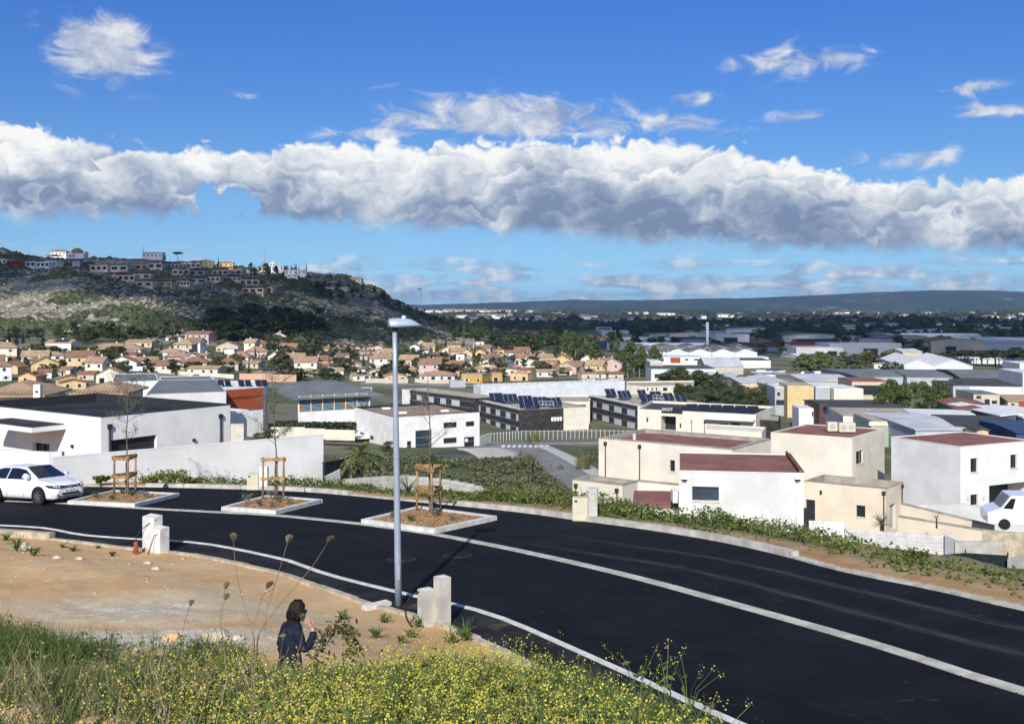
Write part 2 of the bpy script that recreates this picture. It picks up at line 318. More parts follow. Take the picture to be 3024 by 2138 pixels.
def H(x, y, detail=True):
    x = np.atleast_1d(np.asarray(x, float)); y = np.atleast_1d(np.asarray(y, float)); r = np.hypot(x, y)
    D = np.maximum(y, r * 0.75); px = np.clip(x / np.maximum(D, 0.5) * F + CXP, _cu[0], _cu[-1])
    prof = np.array([np.interp(D, *zip(*COLS[c])) for c in _cu]); k = np.clip(np.searchsorted(_cu, px) - 1, 0, len(_cu) - 2)
    cu = np.array(_cu, float); t = (px - cu[k]) / (cu[k + 1] - cu[k]); t = t * t * (3 - 2 * t); i = np.arange(len(x))
    zf = prof[k, i] * (1 - t) + prof[k + 1, i] * t
    if detail:
        hill = smooth(540, 660, D) * smooth(1420, 1250, px) * smooth(3000, 1200, D)
        zf = zf + hill * (fbm(x / 60, y / 60, 5, 3, 0.55) * 7.0 + np.abs(fbm(x / 16, y / 16, 3, 9)) * 2.2)
        zf = zf + smooth(120, 300, D) * (1 - hill) * fbm(x / 45, y / 45, 3, 5) * 0.5
    w = smooth(75, 130, D); zn = zf.copy(); nr = np.nonzero(w < 1)[0]
    if len(nr):
        xs, ys = x[nr], y[nr]
        dN, nx, ny = sdist(xs, ys, LINE_N); dK, kx, ky = sdist(xs, ys, LINE_K)
        E = np.interp(ys, [-30, -2, 0, 4, 8, 9.3, 11.2, 12.6, 15, 18, 22, 30, 45], [-1.6, -1.62, -1.65, -2.45, -3.32, -3.62, -4.75, -5.1, -5.32, -5.72, -6.2, -6.85, -7.6])
        wn = smooth(0.0, 3.6, -dN); zr = RZ(nx, ny) + 0.02
        znear = zr * (1 - wn) + np.maximum(E, zr - 0.3) * wn
        if detail: znear = znear + wn * (fbm(xs / 1.6, ys / 1.6, 4, 21) * 0.09 + fbm(xs / 0.35, ys / 0.35, 3, 23) * 0.02)
        zk = RZ(kx, ky)
        zb = zk + np.interp(dK, [0, 1.2, 3.0, 8, 30, 66, 110], [0.06, 0.02, -0.35, -1.5, -6.6, -13.9, -17.5])
        if detail: zb = zb + smooth(0.5, 5, dK) * fbm(xs / 4, ys / 4, 4, 31) * 0.45
        z = np.where(dN <= 0, znear, np.where(dK >= 0, zb, RZ(xs, ys) - 0.12))
        zn[nr] = z
    return zn * (1 - w) + zf * w
def H1(x, y): return float(H(x, y, True)[0])
def hit(px, py, lo=110.0, hi=3000.0):                       # where a pixel's ray meets the far ground
    Ds = np.geomspace(lo, hi, 420); z = H((px - CXP) / F * Ds, Ds); ray = -(py - HZ) / F * Ds
    k = np.nonzero(ray <= z)[0]
    return float(Ds[k[0]]) if len(k) else float(hi)
def ground():
    th = np.r_[np.linspace(-115, -34, 40)[:-1], np.linspace(-34, 34, 420), np.linspace(34, 115, 40)[1:]]
    rr = np.r_[np.geomspace(0.8, 9, 60)[:-1], np.geomspace(9, 60, 230)[:-1], np.geomspace(60, 500, 190)[:-1], np.geomspace(500, 1000, 130)[:-1], np.geomspace(1000, 14000, 70)]
    T, Rr = np.meshgrid(np.radians(th), rr); X = Rr * np.sin(T); Y = Rr * np.cos(T); Z = H(X.ravel(), Y.ravel()).reshape(X.shape)
    n, m = X.shape; V = np.c_[X.ravel(), Y.ravel(), Z.ravel()]
    ii = (np.arange(n - 1)[:, None] * m + np.arange(m - 1)[None, :]).ravel(); Q = np.c_[ii, ii + 1, ii + m + 1, ii + m]
    c = V[Q].mean(1); D = np.maximum(c[:, 1], np.hypot(c[:, 0], c[:, 1]) * .75); px = c[:, 0] / np.maximum(D, .5) * F + CXP
    dN = sdist(c[:, 0], c[:, 1], LINE_N)[0]
    mi = np.where(D < 140, 1, 2); mi = np.where((dN < 0.3) & (D < 80), 0, mi)
    hl = (D > 575 + 40 * fbm(c[:, 0] / 40, c[:, 1] / 40, 2, 4)) & (px < 1405) & (D < 1500); mi = np.where((D > 900), 4, mi); mi = np.where(hl, 3, mi)
    me = np_mesh('ground', V, Q, ['soil', 'hillside', 'valley', 'garrigue', 'plain'], True, mi)
    link('ground', me, kind='structure', label='sloping ground running from the weedy embankment to the plain')
def zonemat(key, fn, rough=0.95):
    m_ = bpy.data.materials.new(key); m_.use_nodes = True; t = m_.node_tree; N = NT(t); b = t.nodes['Principled BSDF']; b.inputs['Roughness'].default_value = rough; b.inputs['Specular IOR Level'].default_value = 0.15
    pos = N.node('ShaderNodeNewGeometry').outputs['Position']; col, bh = fn(N, pos); t.links.new(col, b.inputs['Base Color'])
    if bh is not None:
        bn = N.node('ShaderNodeBump', {'Strength': 0.7, 'Distance': bh[1], 'Height': bh[0]}); t.links.new(bn.outputs[0], b.inputs['Normal'])
    M[key] = m_
def f_soil(N, p):
    a = N.noise(p, 0.35, 5, 0.6); b = N.noise(p, 2.2, 6, 0.65); f = N.noise(p, 14, 4, 0.7)
    c = N.mix(N.ss(a, 0.36, 0.66), (0.53, 0.325, 0.15), (0.59, 0.415, 0.23))
    c = N.mix(N.mul(N.ss(b, 0.45, 0.7), 0.55), c, (0.42, 0.31, 0.185))
    x, y, z = N.node('ShaderNodeSeparateXYZ', {0: p}).outputs       # pale rubble trodden into the plot
    d = N.add(N.m('POWER', N.mul(N.add(x, 7.4), 0.27), 2.0), N.m('POWER', N.mul(N.sub(y, 20.3), 0.42), 2.0))
    d2 = N.add(N.m('POWER', N.mul(N.add(x, 6.0), 0.30), 2.0), N.m('POWER', N.mul(N.sub(y, 17.4), 0.75), 2.0))
    g = N.m('MAXIMUM', N.m('EXPONENT', N.mul(d, -1.0)), N.mul(N.m('EXPONENT', N.mul(d2, -1.0)), 1.2))
    c = N.mix(N.ss(N.add(g, N.mul(N.sub(N.add(a, b), 1.0), 1.3)), 0.3, 0.75), c, (0.52, 0.41, 0.26))
    c = N.mix(N.ss(N.add(g, N.mul(N.sub(N.add(f, b), 1.0), 2.2)), 0.85, 1.25), c, (0.63, 0.585, 0.50))
    c = N.mix(N.mul(N.ss(f, 0.60, 0.72), 0.5), c, (0.60, 0.50, 0.36))
    return c, (N.add(N.mul(b, 0.6), N.mul(f, 0.4)), 0.06)
def f_hillside(N, p):
    a = N.noise(p, 0.10, 5, 0.6); b = N.noise(p, 0.9, 5, 0.65)
    c = N.mix(N.ss(a, 0.40, 0.60), (0.105, 0.115, 0.052), (0.19, 0.175, 0.09)); c = N.mix(N.ss(b, 0.55, 0.72), c, (0.27, 0.20, 0.11))
    x, y, z = N.node('ShaderNodeSeparateXYZ', {0: p}).outputs
    return N.mix(N.ss(N.add(y, N.mul(x, 0.9)), 52.0, 28.0), c, N.mix(N.ss(b, .35, .6), (0.36, 0.20, 0.085), (0.40, 0.28, 0.16))), (b, 0.15)
def f_valley(N, p):
    a = N.noise(p, 0.03, 5, 0.6); b = N.noise(p, 0.25, 5, 0.65)
    c = N.mix(N.ss(a, 0.42, 0.58), (0.085, 0.10, 0.044), (0.17, 0.16, 0.115)); return N.mix(N.ss(b, 0.52, 0.68), c, (0.12, 0.13, 0.07)), None
def f_garrigue(N, p):
    q = N.node('ShaderNodeVectorMath', {0: p, 1: (1.0, 1.0, 2.2)}, operation='MULTIPLY').outputs[0]
    a = N.noise(q, 0.020, 6, 0.62, 0.3); b = N.noise(q, 0.11, 6, 0.68, 0.4); f = N.noise(q, 0.5, 4, 0.7)
    c = N.mix(N.ss(b, 0.40, 0.62), (0.05, 0.058, 0.027), (0.105, 0.112, 0.05))
    c = N.mix(N.ss(N.add(b, N.mul(N.sub(a, .5), 1.5)), 0.52, 0.60), c, N.mix(N.ss(f, .35, .65), (0.11, 0.10, 0.075), (0.34, 0.315, 0.26)))
    return N.mix(N.ss(N.noise(q, 0.013, 3, 0.5), 0.60, 0.66), c, (0.24, 0.21, 0.155)), (N.add(b, N.mul(f, 0.5)), 2.0)
def f_plain(N, p):
    q = N.node('ShaderNodeVectorMath', {0: p, 1: (1.0, 0.45, 1.0)}, operation='MULTIPLY').outputs[0]
    v = N.node('ShaderNodeTexVoronoi', {'Vector': q, 'Scale': 0.006, 'Randomness': 0.9}).outputs['Color']; s = N.node('ShaderNodeSeparateXYZ', {0: v}).outputs[0]
    c = N.ramp(s, [(0.0, (0.035, 0.05, 0.025)), (0.35, (0.06, 0.085, 0.035)), (0.6, (0.13, 0.16, 0.06)), (0.8, (0.23, 0.22, 0.11)), (1.0, (0.30, 0.25, 0.16))], 'CONSTANT')
    return N.mix(N.ss(N.noise(q, 0.012, 6, 0.7), 0.47, 0.60), c, (0.028, 0.038, 0.02)), None
for k_, f_ in (('soil', f_soil), ('hillside', f_hillside), ('valley', f_valley), ('garrigue', f_garrigue), ('plain', f_plain)): zonemat(k_, f_)
ground()
def far_ridge():
    px = np.linspace(300, 3700, 420); rows = np.linspace(0, 1, 44)
    top = np.interp(px, [300, 1250, 1400, 1600, 1700, 1800, 2000, 2200, 2450, 2600, 2750, 2900, 3024, 3400, 3700], [898, 901, 896, 890, 886, 888.5, 885, 880, 870, 861, 857, 857, 862, 868, 880])
    V = []
    for r_ in rows:
        D = 7600 + 2200 * r_; zt = (HZ - top) / F * 9400
        pr = np.interp(r_, [0, .15, .45, .72, .85, 1], [0, .10, .5, .93, 1.0, .9])
        x = (px - CXP) / F * D; z = -36 + (zt + 36) * pr + (fbm(x / 700, np.full_like(x, D / 700), 5, 41, .6) * 22) * np.sin(np.pi * min(1, r_ * 1.05)) + fbm(x / 90, np.full_like(x, D / 90), 3, 43) * 5 * pr
        V.append(np.c_[x, np.full_like(x, D), z])
    n, m = len(rows), len(px); ii = (np.arange(n - 1)[:, None] * m + np.arange(m - 1)[None, :]).ravel()
    me = np_mesh('hills', np.concatenate(V), np.c_[ii, ii + 1, ii + m + 1, ii + m], 'far_ridge', True); link('hills', me, kind='structure', label='long wooded limestone ridge closing the plain')
def f_ridge(N, p):
    q = N.node('ShaderNodeVectorMath', {0: p, 1: (1.0, 0.6, 6.0)}, operation='MULTIPLY').outputs[0]
    a = N.noise(q, 0.0016, 6, 0.65); b = N.noise(q, 0.007, 5, 0.7)
    c = N.mix(N.ss(a, 0.4, 0.65), (0.022, 0.032, 0.022), (0.045, 0.055, 0.030)); return N.mix(N.ss(N.add(a, N.mul(N.sub(b, .5), .9)), 0.66, 0.73), c, (0.36, 0.33, 0.27)), None
zonemat('far_ridge', f_ridge); far_ridge()
# ------------------------------------------------------------------ road, parking strip, footway, kerbs
mat('asphalt', (0.0085, 0.0092, 0.0122), 0.85, 0.22, 0.8, 0.25, 120, spec=0.12)
mat('asphalt_old', (0.022, 0.022, 0.024), 0.9, 0.3, 1.2, 0.4, 90, spec=0.15, dirt=((0.16, 0.11, 0.06), 0.9))
mat('concrete', (0.52, 0.50, 0.44), 0.85, 0.14, 2.5, 0.3, 60, dirt=((0.34, 0.30, 0.23), 1.3))
mat('concrete_white', (0.66, 0.65, 0.61), 0.85, 0.10, 3.0, 0.2, 60)
mat('concrete_tan', (0.50, 0.43, 0.31), 0.9, 0.16, 2.5, 0.4, 50, dirt=((0.40, 0.27, 0.14), 1.1))
mat('iron_rust', (0.075, 0.045, 0.026), 0.8, 0.4, 14, 0.3, 80)
def asphalt_tracks():                                       # dust tracks and roller bands on the fresh asphalt
    m_ = M['asphalt']; t = m_.node_tree; N = NT(t); b = t.nodes['Principled BSDF']; src = b.inputs['Base Color'].links[0].from_socket
    uv = N.node('ShaderNodeUVMap', uv_map='along').outputs[0]; u, v, _ = N.node('ShaderNodeSeparateXYZ', {0: uv}).outputs
    wob = N.mul(N.sub(N.noise(N.comb(N.mul(u, 0.05), 0.0, 0.0), 1.0, 2), 0.5), 1.6)
    st = N.noise(N.comb(N.mul(u, 0.06), N.mul(N.add(v, wob), 3.4), 0.0), 1.0, 5, 0.7)
    c = N.mix(N.mul(N.ss(st, 0.52, 0.74), 0.55), src, (0.017, 0.018, 0.022))
    vv = N.add(v, N.mul(wob, 0.7)); tr = None
    for off in (6.55, 8.15):
        g = N.m('EXPONENT', N.mul(N.m('POWER', N.mul(N.sub(vv, off), 6.5), 2.0), -1.0)); tr = g if tr is None else N.add(tr, g)
    tr = N.mul(N.mul(tr, N.ss(u, 58.0, 68.0)), N.ss(N.noise(N.comb(N.mul(u, 0.6), N.mul(v, 14.0), 0), 1.0, 4, .7), 0.35, 0.7))
    c = N.mix(N.mul(tr, 0.8), c, (0.095, 0.088, 0.075))
    sp = N.noise(N.node('ShaderNodeTexCoord').outputs['Object'], 5.5, 3, 0.5); c = N.mix(N.mul(N.ss(sp, 0.66, 0.76), 0.6), c, (0.06, 0.055, 0.048))
    t.links.new(c, b.inputs['Base Color'])
def strip_mesh(name, A, B, mats, dz=0.0, n=8, u0=None):     # sheet between two lines lying on the road plane
    k = len(A); A = np.asarray(A); B = resample(B, 0.5); B = np.array([B[np.argmin(((B - a) ** 2).sum(1))] for a in A]) if u0 else resample(B, 0.5)
    k = 200; ta = np.linspace(0, 1, k)
    def at(P): d = np.r_[0, np.cumsum(np.hypot(*np.diff(P, axis=0).T))]; return np.c_[np.interp(ta * d[-1], d, P[:, 0]), np.interp(ta * d[-1], d, P[:, 1])], ta * d[-1]
    a, la = at(A); b, _ = at(B); V = []; UV = []
    for j in range(n + 1):
        p = a + (b - a) * (j / n); V.append(np.c_[p, RZ(p[:, 0], p[:, 1]) + dz]); UV.append(np.c_[la, np.full(k, 0.0) + np.hypot(*(p - a).T)])
    V = np.concatenate(V); UV = np.concatenate(UV); ii = (np.arange(n)[:, None] * k + np.arange(k - 1)[None, :]).ravel(); Q = np.c_[ii, ii + 1, ii + k + 1, ii + k]
    me = np_mesh(name, V, Q, mats, True); uvl = me.uv_layers.new(name='along'); uvl.data.foreach_set('uv', UV[Q.ravel()].astype(np.float32).ravel()); return me
asphalt_tracks()
link('road', strip_mesh('road', offset(LINE_L, 0.02), offset(LINE_K, -0.05), 'asphalt'), kind='structure', label='fresh black asphalt road with a parking strip on its far side')
link('pavement', strip_mesh('pavement', offset(LINE_N, 0.0), offset(LINE_L, -0.02), 'asphalt_old', 0.03, 3), kind='structure', label='worn dark asphalt footway on the near side of the road')
def stones(parent, P, w, h, length, m_, up=0.0, jit=0.0, name='kerb_stone', gap=0.012, taper=0.0, keep=None):
    P = resample(P, length); k = 0
    for a, b in zip(P[:-1], P[1:]):
        mid_ = (a + b) / 2
        if mid_[1] < 8 or mid_[0] < -34: continue
        if keep and not keep(mid_): continue
        d = (b - a); L = np.hypot(*d); d /= L; n = np.array([-d[1], d[0]]); mb = MB(); pts = []
        j = (random.uniform(-jit, jit), random.uniform(-jit, jit))
        for t, s_ in ((gap, -w / 2), (L - gap, -w / 2), (L - gap, w / 2), (gap, w / 2)): q = a + d * t + n * (s_ + j[0]); pts.append((q[0], q[1], float(RZ(q[0], q[1]))))
        lo = [(p[0], p[1], p[2] - 0.15) for p in pts]; tp = taper * w
        hi = []
        for i, p in enumerate(pts): q = np.array(p[:2]) - n * (tp if i in (2, 3) else -tp) ; hi.append((q[0], q[1], p[2] + up + h + j[1] * 0.5))
        mb.add(lo + hi, ((0, 1, 5, 4), (1, 2, 6, 5), (2, 3, 7, 6), (3, 0, 4, 7), (4, 5, 6, 7), (3, 2, 1, 0)))
        mb.obj(name, m_, parent); k += 1
kerb_l = link('kerb_line', None, kind='structure', label='flush pale kerb between footway and carriageway'); stones(kerb_l, LINE_L, 0.13, 0.055, 1.0, 'concrete_white')
kerb_s = link('gutter_strip', None, kind='structure', label='flush concrete strip between lane and parking bays'); stones(kerb_s, offset(LINE_S, 0.0), 0.30, 0.022, 1.0, 'concrete', gap=.02)
def raised(m_):
    px = m_[0] / m_[1] * F + CXP; return 1330 < px < 2330 or 430 < px < 1045
kerb_k = link('kerb_far', None, kind='structure', label='concrete kerb along the far edge of the parking strip')
stones(kerb_k, LINE_K, 0.28, 0.17, 1.0, 'concrete', keep=raised, taper=0.08); stones(kerb_k, LINE_K, 0.24, 0.05, 1.0, 'concrete', keep=lambda m_: not raised(m_))
kerb_n = link('kerb_near', None, kind='structure', label='rough concrete edging between footway and bare plot'); stones(kerb_n, offset(LINE_N, -0.06), 0.17, 0.08, 0.9, 'concrete_tan', jit=0.025, taper=0.05)
# ------------------------------------------------------------------ street furniture
mat('galva', (0.36, 0.43, 0.52), 0.42, 0.05, 2.0, metal=0.35, spec=0.5)
mat('galva_head', (0.42, 0.50, 0.60), 0.38, 0.04, 2.0, metal=0.3, spec=0.5)
mat('plastic_white', (0.80, 0.80, 0.78), 0.45, 0.03)
mat('plastic_dark', (0.02, 0.02, 0.022), 0.5, 0.1)
mat('timber', (0.40, 0.245, 0.105), 0.75, 0.25, 6.0, 0.4, 40, vz=0.2, dirt=((0.22, 0.12, 0.05), 3.0))
mat('timber_post', (0.33, 0.215, 0.11), 0.8, 0.25, 7.0, 0.4, 40, vz=0.3)
mat('bark_chip', (0.52, 0.32, 0.155), 0.9, 0.35, 9.0, 0.8, 45, col2=(0.28, 0.155, 0.07))
mat('cabinet_beige', (0.60, 0.56, 0.41), 0.55, 0.05, 2.0)
mat('cabinet_grey', (0.46, 0.46, 0.41), 0.7, 0.08, 2.0, dirt=((0.30, 0.28, 0.22), 1.5))
mat('pipe_red', (0.36, 0.085, 0.035), 0.55, 0.12, 5.0)
mat('rubber', (0.012, 0.012, 0.013), 0.6, 0.1)
mat('bark_grey', (0.17, 0.145, 0.115), 0.9, 0.3, 12.0, 0.5, 40)
leafmat('leaf_young', (0.10, 0.12, 0.055), (0.20, 0.22, 0.10), 0.3)
leafmat('leaf_grey', (0.14, 0.155, 0.12), (0.26, 0.28, 0.22), 0.2)
leafmat('leaf_dull', (0.055, 0.075, 0.03), (0.12, 0.15, 0.06), 0.25)
def on_road(px, py): x, y = G(px, py); return Vector((x, y, float(RZ(x, y))))
def lamp():
    b = on_road(1177, 1791); t = thing('street_lamp', 'tall pale blue-grey street lamp standing on the near footway', 'street lamp', b)
    lean = Vector((-0.085, 0, 6.0)); MB().tube([(0, 0, 0)] + [lean * (k / 6) for k in range(1, 7)], [0.076, 0.074, 0.07, 0.065, 0.06, 0.055, 0.05], 20).obj('pole', 'galva', t, True)
    MB().tube([(0, 0, -0.01), (0, 0, 0.02)], [0.13, 0.13], 16).obj('base_plate', 'galva', t)
    MB().box((0.0, -0.0745, 0.75), (0.075, 0.012, 0.30)).obj('access_door', 'galva', t)
    h = lean + Vector((0, 0, 0.02)); yaw = 0.30; cs, sn = math.cos(yaw), math.sin(yaw)
    def hp(x, y, z): return h + Vector((cs * x - sn * y, sn * x + cs * y, z))
    prof = [(-0.13, 0.02, 0.165, .14), (-0.10, -0.005, 0.185, .155), (0.05, -0.01, 0.19, .16), (0.2, 0.0, 0.185, .155), (0.35, 0.008, 0.165, .145), (0.45, 0.014, 0.12, .125), (0.53, 0.02, 0.06, .09), (0.575, 0.026, 0.036, .04)]
    rows = []
    for x, lo, hi, w in prof: rows.append([hp(x, -w, lo), hp(x, -w, lo + (hi - lo) * .35), hp(x, -w * .72, lo + (hi - lo) * .85), hp(x, 0, hi), hp(x, w * .72, lo + (hi - lo) * .85), hp(x, w, lo + (hi - lo) * .35), hp(x, w, lo)])
    mb = MB(); mb.grid(rows, wrap=True); mb.add(rows[0], (tuple(range(6, -1, -1)),)); mb.add(rows[-1], (tuple(range(7)),)); hd = mb.obj('lamp_head', 'galva_head', t, True)
    MB().par(hp(0.02, -0.11, -0.022), hp(0.36, 0, 0) - hp(0, 0, 0), hp(0, .22, 0) - hp(0, 0, 0), (0, 0, 0.012)).obj('lens', 'plastic_dark', hd)
    MB().tube([hp(0.20, 0, 0.18), hp(0.20, 0, 0.235)], [0.045, 0.045], 14).obj('sensor', 'plastic_white', hd)
    MB().tube([lean * 0.985, lean + Vector((0, 0, 0.04))], [0.062, 0.062], 16).obj('collar', 'plastic_dark', t)
    MB().par(hp(-0.137, -0.07, 0.06), hp(-.008, 0, 0) - hp(0, 0, 0), hp(0, .14, 0) - hp(0, 0, 0), (0, 0, 0.02)).obj('vent', 'plastic_dark', hd)
lamp()
def branches(mb, p, d, L, r, lev, tips, spread=0.6, n=3, up=0.25):
    pts = [p]; q = p.copy(); dd = d.copy(); k = 4
    for i in range(k):
        dd = (dd + Vector((random.gauss(0, .12), random.gauss(0, .12), random.gauss(0, .08) + up * .15))).normalized(); q = q + dd * (L / k); pts.append(q.copy())
        if lev == 0 or i > 0: tips.append((q.copy(), dd.copy(), lev))
    mb.tube(pts, [r * (1 - .6 * i / k) for i in range(k + 1)], 5 if r > .015 else 3, cap=False)
    if lev > 0:
        for i in range(n):
            a = random.uniform(0, 6.283); e = Vector((math.cos(a), math.sin(a), 0)); f = random.uniform(.3, 1.0); idx = f * k; i0 = min(int(idx), k - 1)
            s = pts[i0].lerp(pts[i0 + 1], idx - i0); nd = (dd * (1 - spread) + e * spread + Vector((0, 0, up))).normalized()
            branches(mb, s, nd, L * random.uniform(.45, .7), r * .5, lev - 1, tips, spread, n, up)
def leaf_cards(pts, size, n_each, spread, key, elong=1.8):
    V = []; Q = []
    for p in pts:
        for _ in range(n_each):
            c = Vector(p) + Vector((random.gauss(0, spread), random.gauss(0, spread), random.gauss(0, spread)))
            a = Vector((random.gauss(0, 1), random.gauss(0, 1), random.gauss(0, 1))).normalized(); b = a.orthogonal().normalized() * size * random.uniform(.6, 1.2); a = a * size * elong * random.uniform(.6, 1.2)
            o = len(V); V += [c - a * .5, c + b * .35, c + a * .5, c - b * .35]; Q.append((o, o + 1, o + 2, o + 3))
    return V, Q
def planter(pix, posts, top_px, label, tree_label, guard_label, leafy, tree_h, seed):
    random.seed(seed)
    P = [Vector((*G(*q), 0)) for q in pix]
    if sum(P[i].x * P[(i + 1) % 4].y - P[(i + 1) % 4].x * P[i].y for i in range(4)) < 0: P.reverse()
    for p in P: p.z = float(RZ(p.x, p.y))
    c = sum(P, Vector()) / 4; t = thing('planter', label, 'planter', c); inn = []
    for i in range(4):
        a, b = P[i], P[(i + 1) % 4]; L = (b - a).length; d = (b - a) / L; n = Vector((-d.y, d.x, 0)); m_ = max(2, round(L / 1.0)); w = 0.16
        for k in range(m_):
            s0, s1 = L * k / m_ + .006, L * (k + 1) / m_ - .006
            if k == 0: s0 += w * 0.0
            if k == m_ - 1: s1 -= w
            mb = MB(); o = a + d * s0 - c; mb.par(o + Vector((0, 0, -.12)), d * (s1 - s0), n * w, Vector((0, 0, .27)))
            mb.obj('kerb_stone', 'concrete_white', t)
        inn.append(None)
    cx = c; ins = [cx + (p - cx) * (1 - 0.19 / max(0.3, (p - cx).length) * 1.35) for p in P]
    rows = []
    for i in range(13):
        row = []
        for j in range(13):
            u, v = i / 12, j / 12; p = (ins[0] * (1 - u) + ins[1] * u) * (1 - v) + (ins[3] * (1 - u) + ins[2] * u) * v
            row.append(p - c + Vector((0, 0, .09 + .07 * math.sin(math.pi * u) * math.sin(math.pi * v) + random.uniform(-.015, .015))))
        rows.append(row)
    MB().grid(rows).obj('mulch_bed', 'bark_chip', t, True)
    mb = MB()
    for _ in range(1500):
        u, v = random.random(), random.random(); p = (ins[0] * (1 - u) + ins[1] * u) * (1 - v) + (ins[3] * (1 - u) + ins[2] * u) * v - c; p.z += .10 + .07 * math.sin(math.pi * u) * math.sin(math.pi * v)
        a = random.uniform(0, 6.28); L = random.uniform(.02, .06); e = Vector((math.cos(a) * L, math.sin(a) * L, random.uniform(-.015, .03))); s = Vector((-math.sin(a), math.cos(a), 0)) * random.uniform(.01, .02)
        mb.quad(p - e - s, p + e - s, p + e + s, p - e + s)
    mb.obj('bark_chips', 'bark_chip', t, kind='stuff')
    # small shrubs in the bed
    spots = [(0.18, .25), (0.5, .2), (.82, .55), (.55, .62), (.3, .75), (.75, .2)][:4 + seed % 3]
    for k, (u, v) in enumerate(spots):
        p = (ins[0] * (1 - u) + ins[1] * u) * (1 - v) + (ins[3] * (1 - u) + ins[2] * u) * v; p.z += .13
        big = seed == 2 and k in (0, 4); grey = big or (k % 3 == 2); h_ = .42 if big else random.uniform(.14, .24)
        mb = MB(); pts = []
        for _ in range(9):
            a = random.uniform(0, 6.28); e = Vector((math.cos(a) * .5, math.sin(a) * .5, 1)).normalized() * h_; mb.tube([(0, 0, 0), e * .5, e], [.004, .003, .002], 3); pts += [e * f for f in (.5, .7, .85, 1)]
        V, Q = leaf_cards(pts, .035, 5, .045, ''); sh = thing('shrub', ('silvery' if grey else 'green') + ' shrub at the ' + ['left corner', 'front edge', 'right corner', 'stake foot', 'back corner', 'front right'][k] + ' of the ' + ['', 'planter beside the white car', 'middle planter', 'planter behind the lamp'][seed], 'shrub', p, 'small shrubs in the planters')
        mb.obj('stems', 'bark_grey', sh); link('foliage', np_mesh('foliage', V, Q, 'leaf_grey' if grey else 'leaf_dull'), sh)
    # stakes
    Q = [Vector((*G(*q), 0)) for q in posts]
    for p in Q: p.z = float(RZ(p.x, p.y)) + .05
    g = sum(Q, Vector()) / 3; gd = thing('tree_guard', guard_label, 'tree guard', g, 'timber tree guards'); hgt = 1.72
    for p in Q: MB().tube([p - g + Vector((0, 0, -.2)), p - g + Vector((random.gauss(0, .01), random.gauss(0, .01), hgt))], [.042, .040], 10).obj('stake', 'timber_post', gd, True)
    for z in (0.85, 1.60):
        for i in range(3):
            a, b = Q[i] - g, Q[(i + 1) % 3] - g; d = (b - a).normalized(); n = Vector((d.y, -d.x, 0)); n = n if n.dot((a + b) / 2) > 0 else -n
            MB().par(a - d * .07 + n * .043 + Vector((0, 0, z - .065 + .012 * i)), d * ((b - a).length + .14), n * .028, Vector((0, 0, .13))).obj('rail', 'timber', gd)
    # the tree
    b = g.copy(); tr = thing('young_tree', tree_label, 'tree', b, 'staked young trees'); mb = MB(); tips = []; k = 8; pts = []; wob = Vector((0, 0, 0))
    for i in range(k + 1): pts.append(Vector((wob.x, wob.y, tree_h * i / k))); wob += Vector((random.gauss(0, .03), random.gauss(0, .03), 0))
    mb.tube(pts, [.034 * (1 - .8 * i / k) + .004 for i in range(k + 1)], 7, cap=False)
    mb.obj('trunk', 'bark_grey', tr, True); mb = MB(); z0 = 2.05
    for i in range(15 if leafy else 11):
        z = random.uniform(z0, tree_h * .93); i0 = min(int(z / tree_h * k), k - 1); s = pts[i0].lerp(pts[i0 + 1], z / tree_h * k - i0); a = i * 2.4 + random.uniform(-.4, .4)
        d = Vector((math.cos(a), math.sin(a), .55 + .3 * (z / tree_h))).normalized(); branches(mb, s, d, random.uniform(.7, 1.15) * (1.15 - .45 * z / tree_h), .012, 1, tips, .5, 3, .15)
    mb.obj('branches', 'bark_grey', tr)
    tp = [q for q, _, _ in tips]; V, F_ = leaf_cards(random.sample(tp, int(len(tp) * (.95 if leafy else .45))), .042 if leafy else .035, 6 if leafy else 3, .07, ''); link('leaves', np_mesh('leaves', V, F_, 'leaf_young'), tr)
planter([(199, 1489), (397, 1499), (530, 1466), (339, 1456)], [(337, 1471), (378, 1474), (400, 1461)], 0, 'square kerbed planter with bark mulch beside the white car', 'slender young tree with thin green leaves, staked nearest the white car', 'timber tree guard of three stakes in the planter beside the white car', True, 5.2, 1)
planter([(653, 1508), (814, 1520), (953, 1485), (788, 1472)], [(776, 1483), (818, 1481), (837, 1482)], 0, 'square kerbed planter with bark mulch, middle one of three', 'slender sparsely leafed young tree in the middle planter', 'timber tree guard of three stakes in the middle planter', True, 5.0, 2)
planter([(1066, 1546), (1282, 1577), (1468, 1536), (1239, 1505)], [(1231, 1516), (1276, 1533), (1300, 1518)], 0, 'square kerbed planter with bark mulch right behind the street lamp', 'nearly bare young tree in the planter behind the street lamp', 'timber tree guard of three stakes in the planter behind the lamp', False, 4.9, 3)
random.seed(11)
def slab(mb, c, w, d, z0, z1, rz, slope=0.0):
    cs, sn = math.cos(rz), math.sin(rz); P = [(c[0] + cs * x - sn * y, c[1] + sn * x + cs * y) for x, y in ((-w / 2, -d / 2), (w / 2, -d / 2), (w / 2, d / 2), (-w / 2, d / 2))]
    mb.prism(P, z0, [z1 - slope, z1 - slope, z1, z1]); return mb
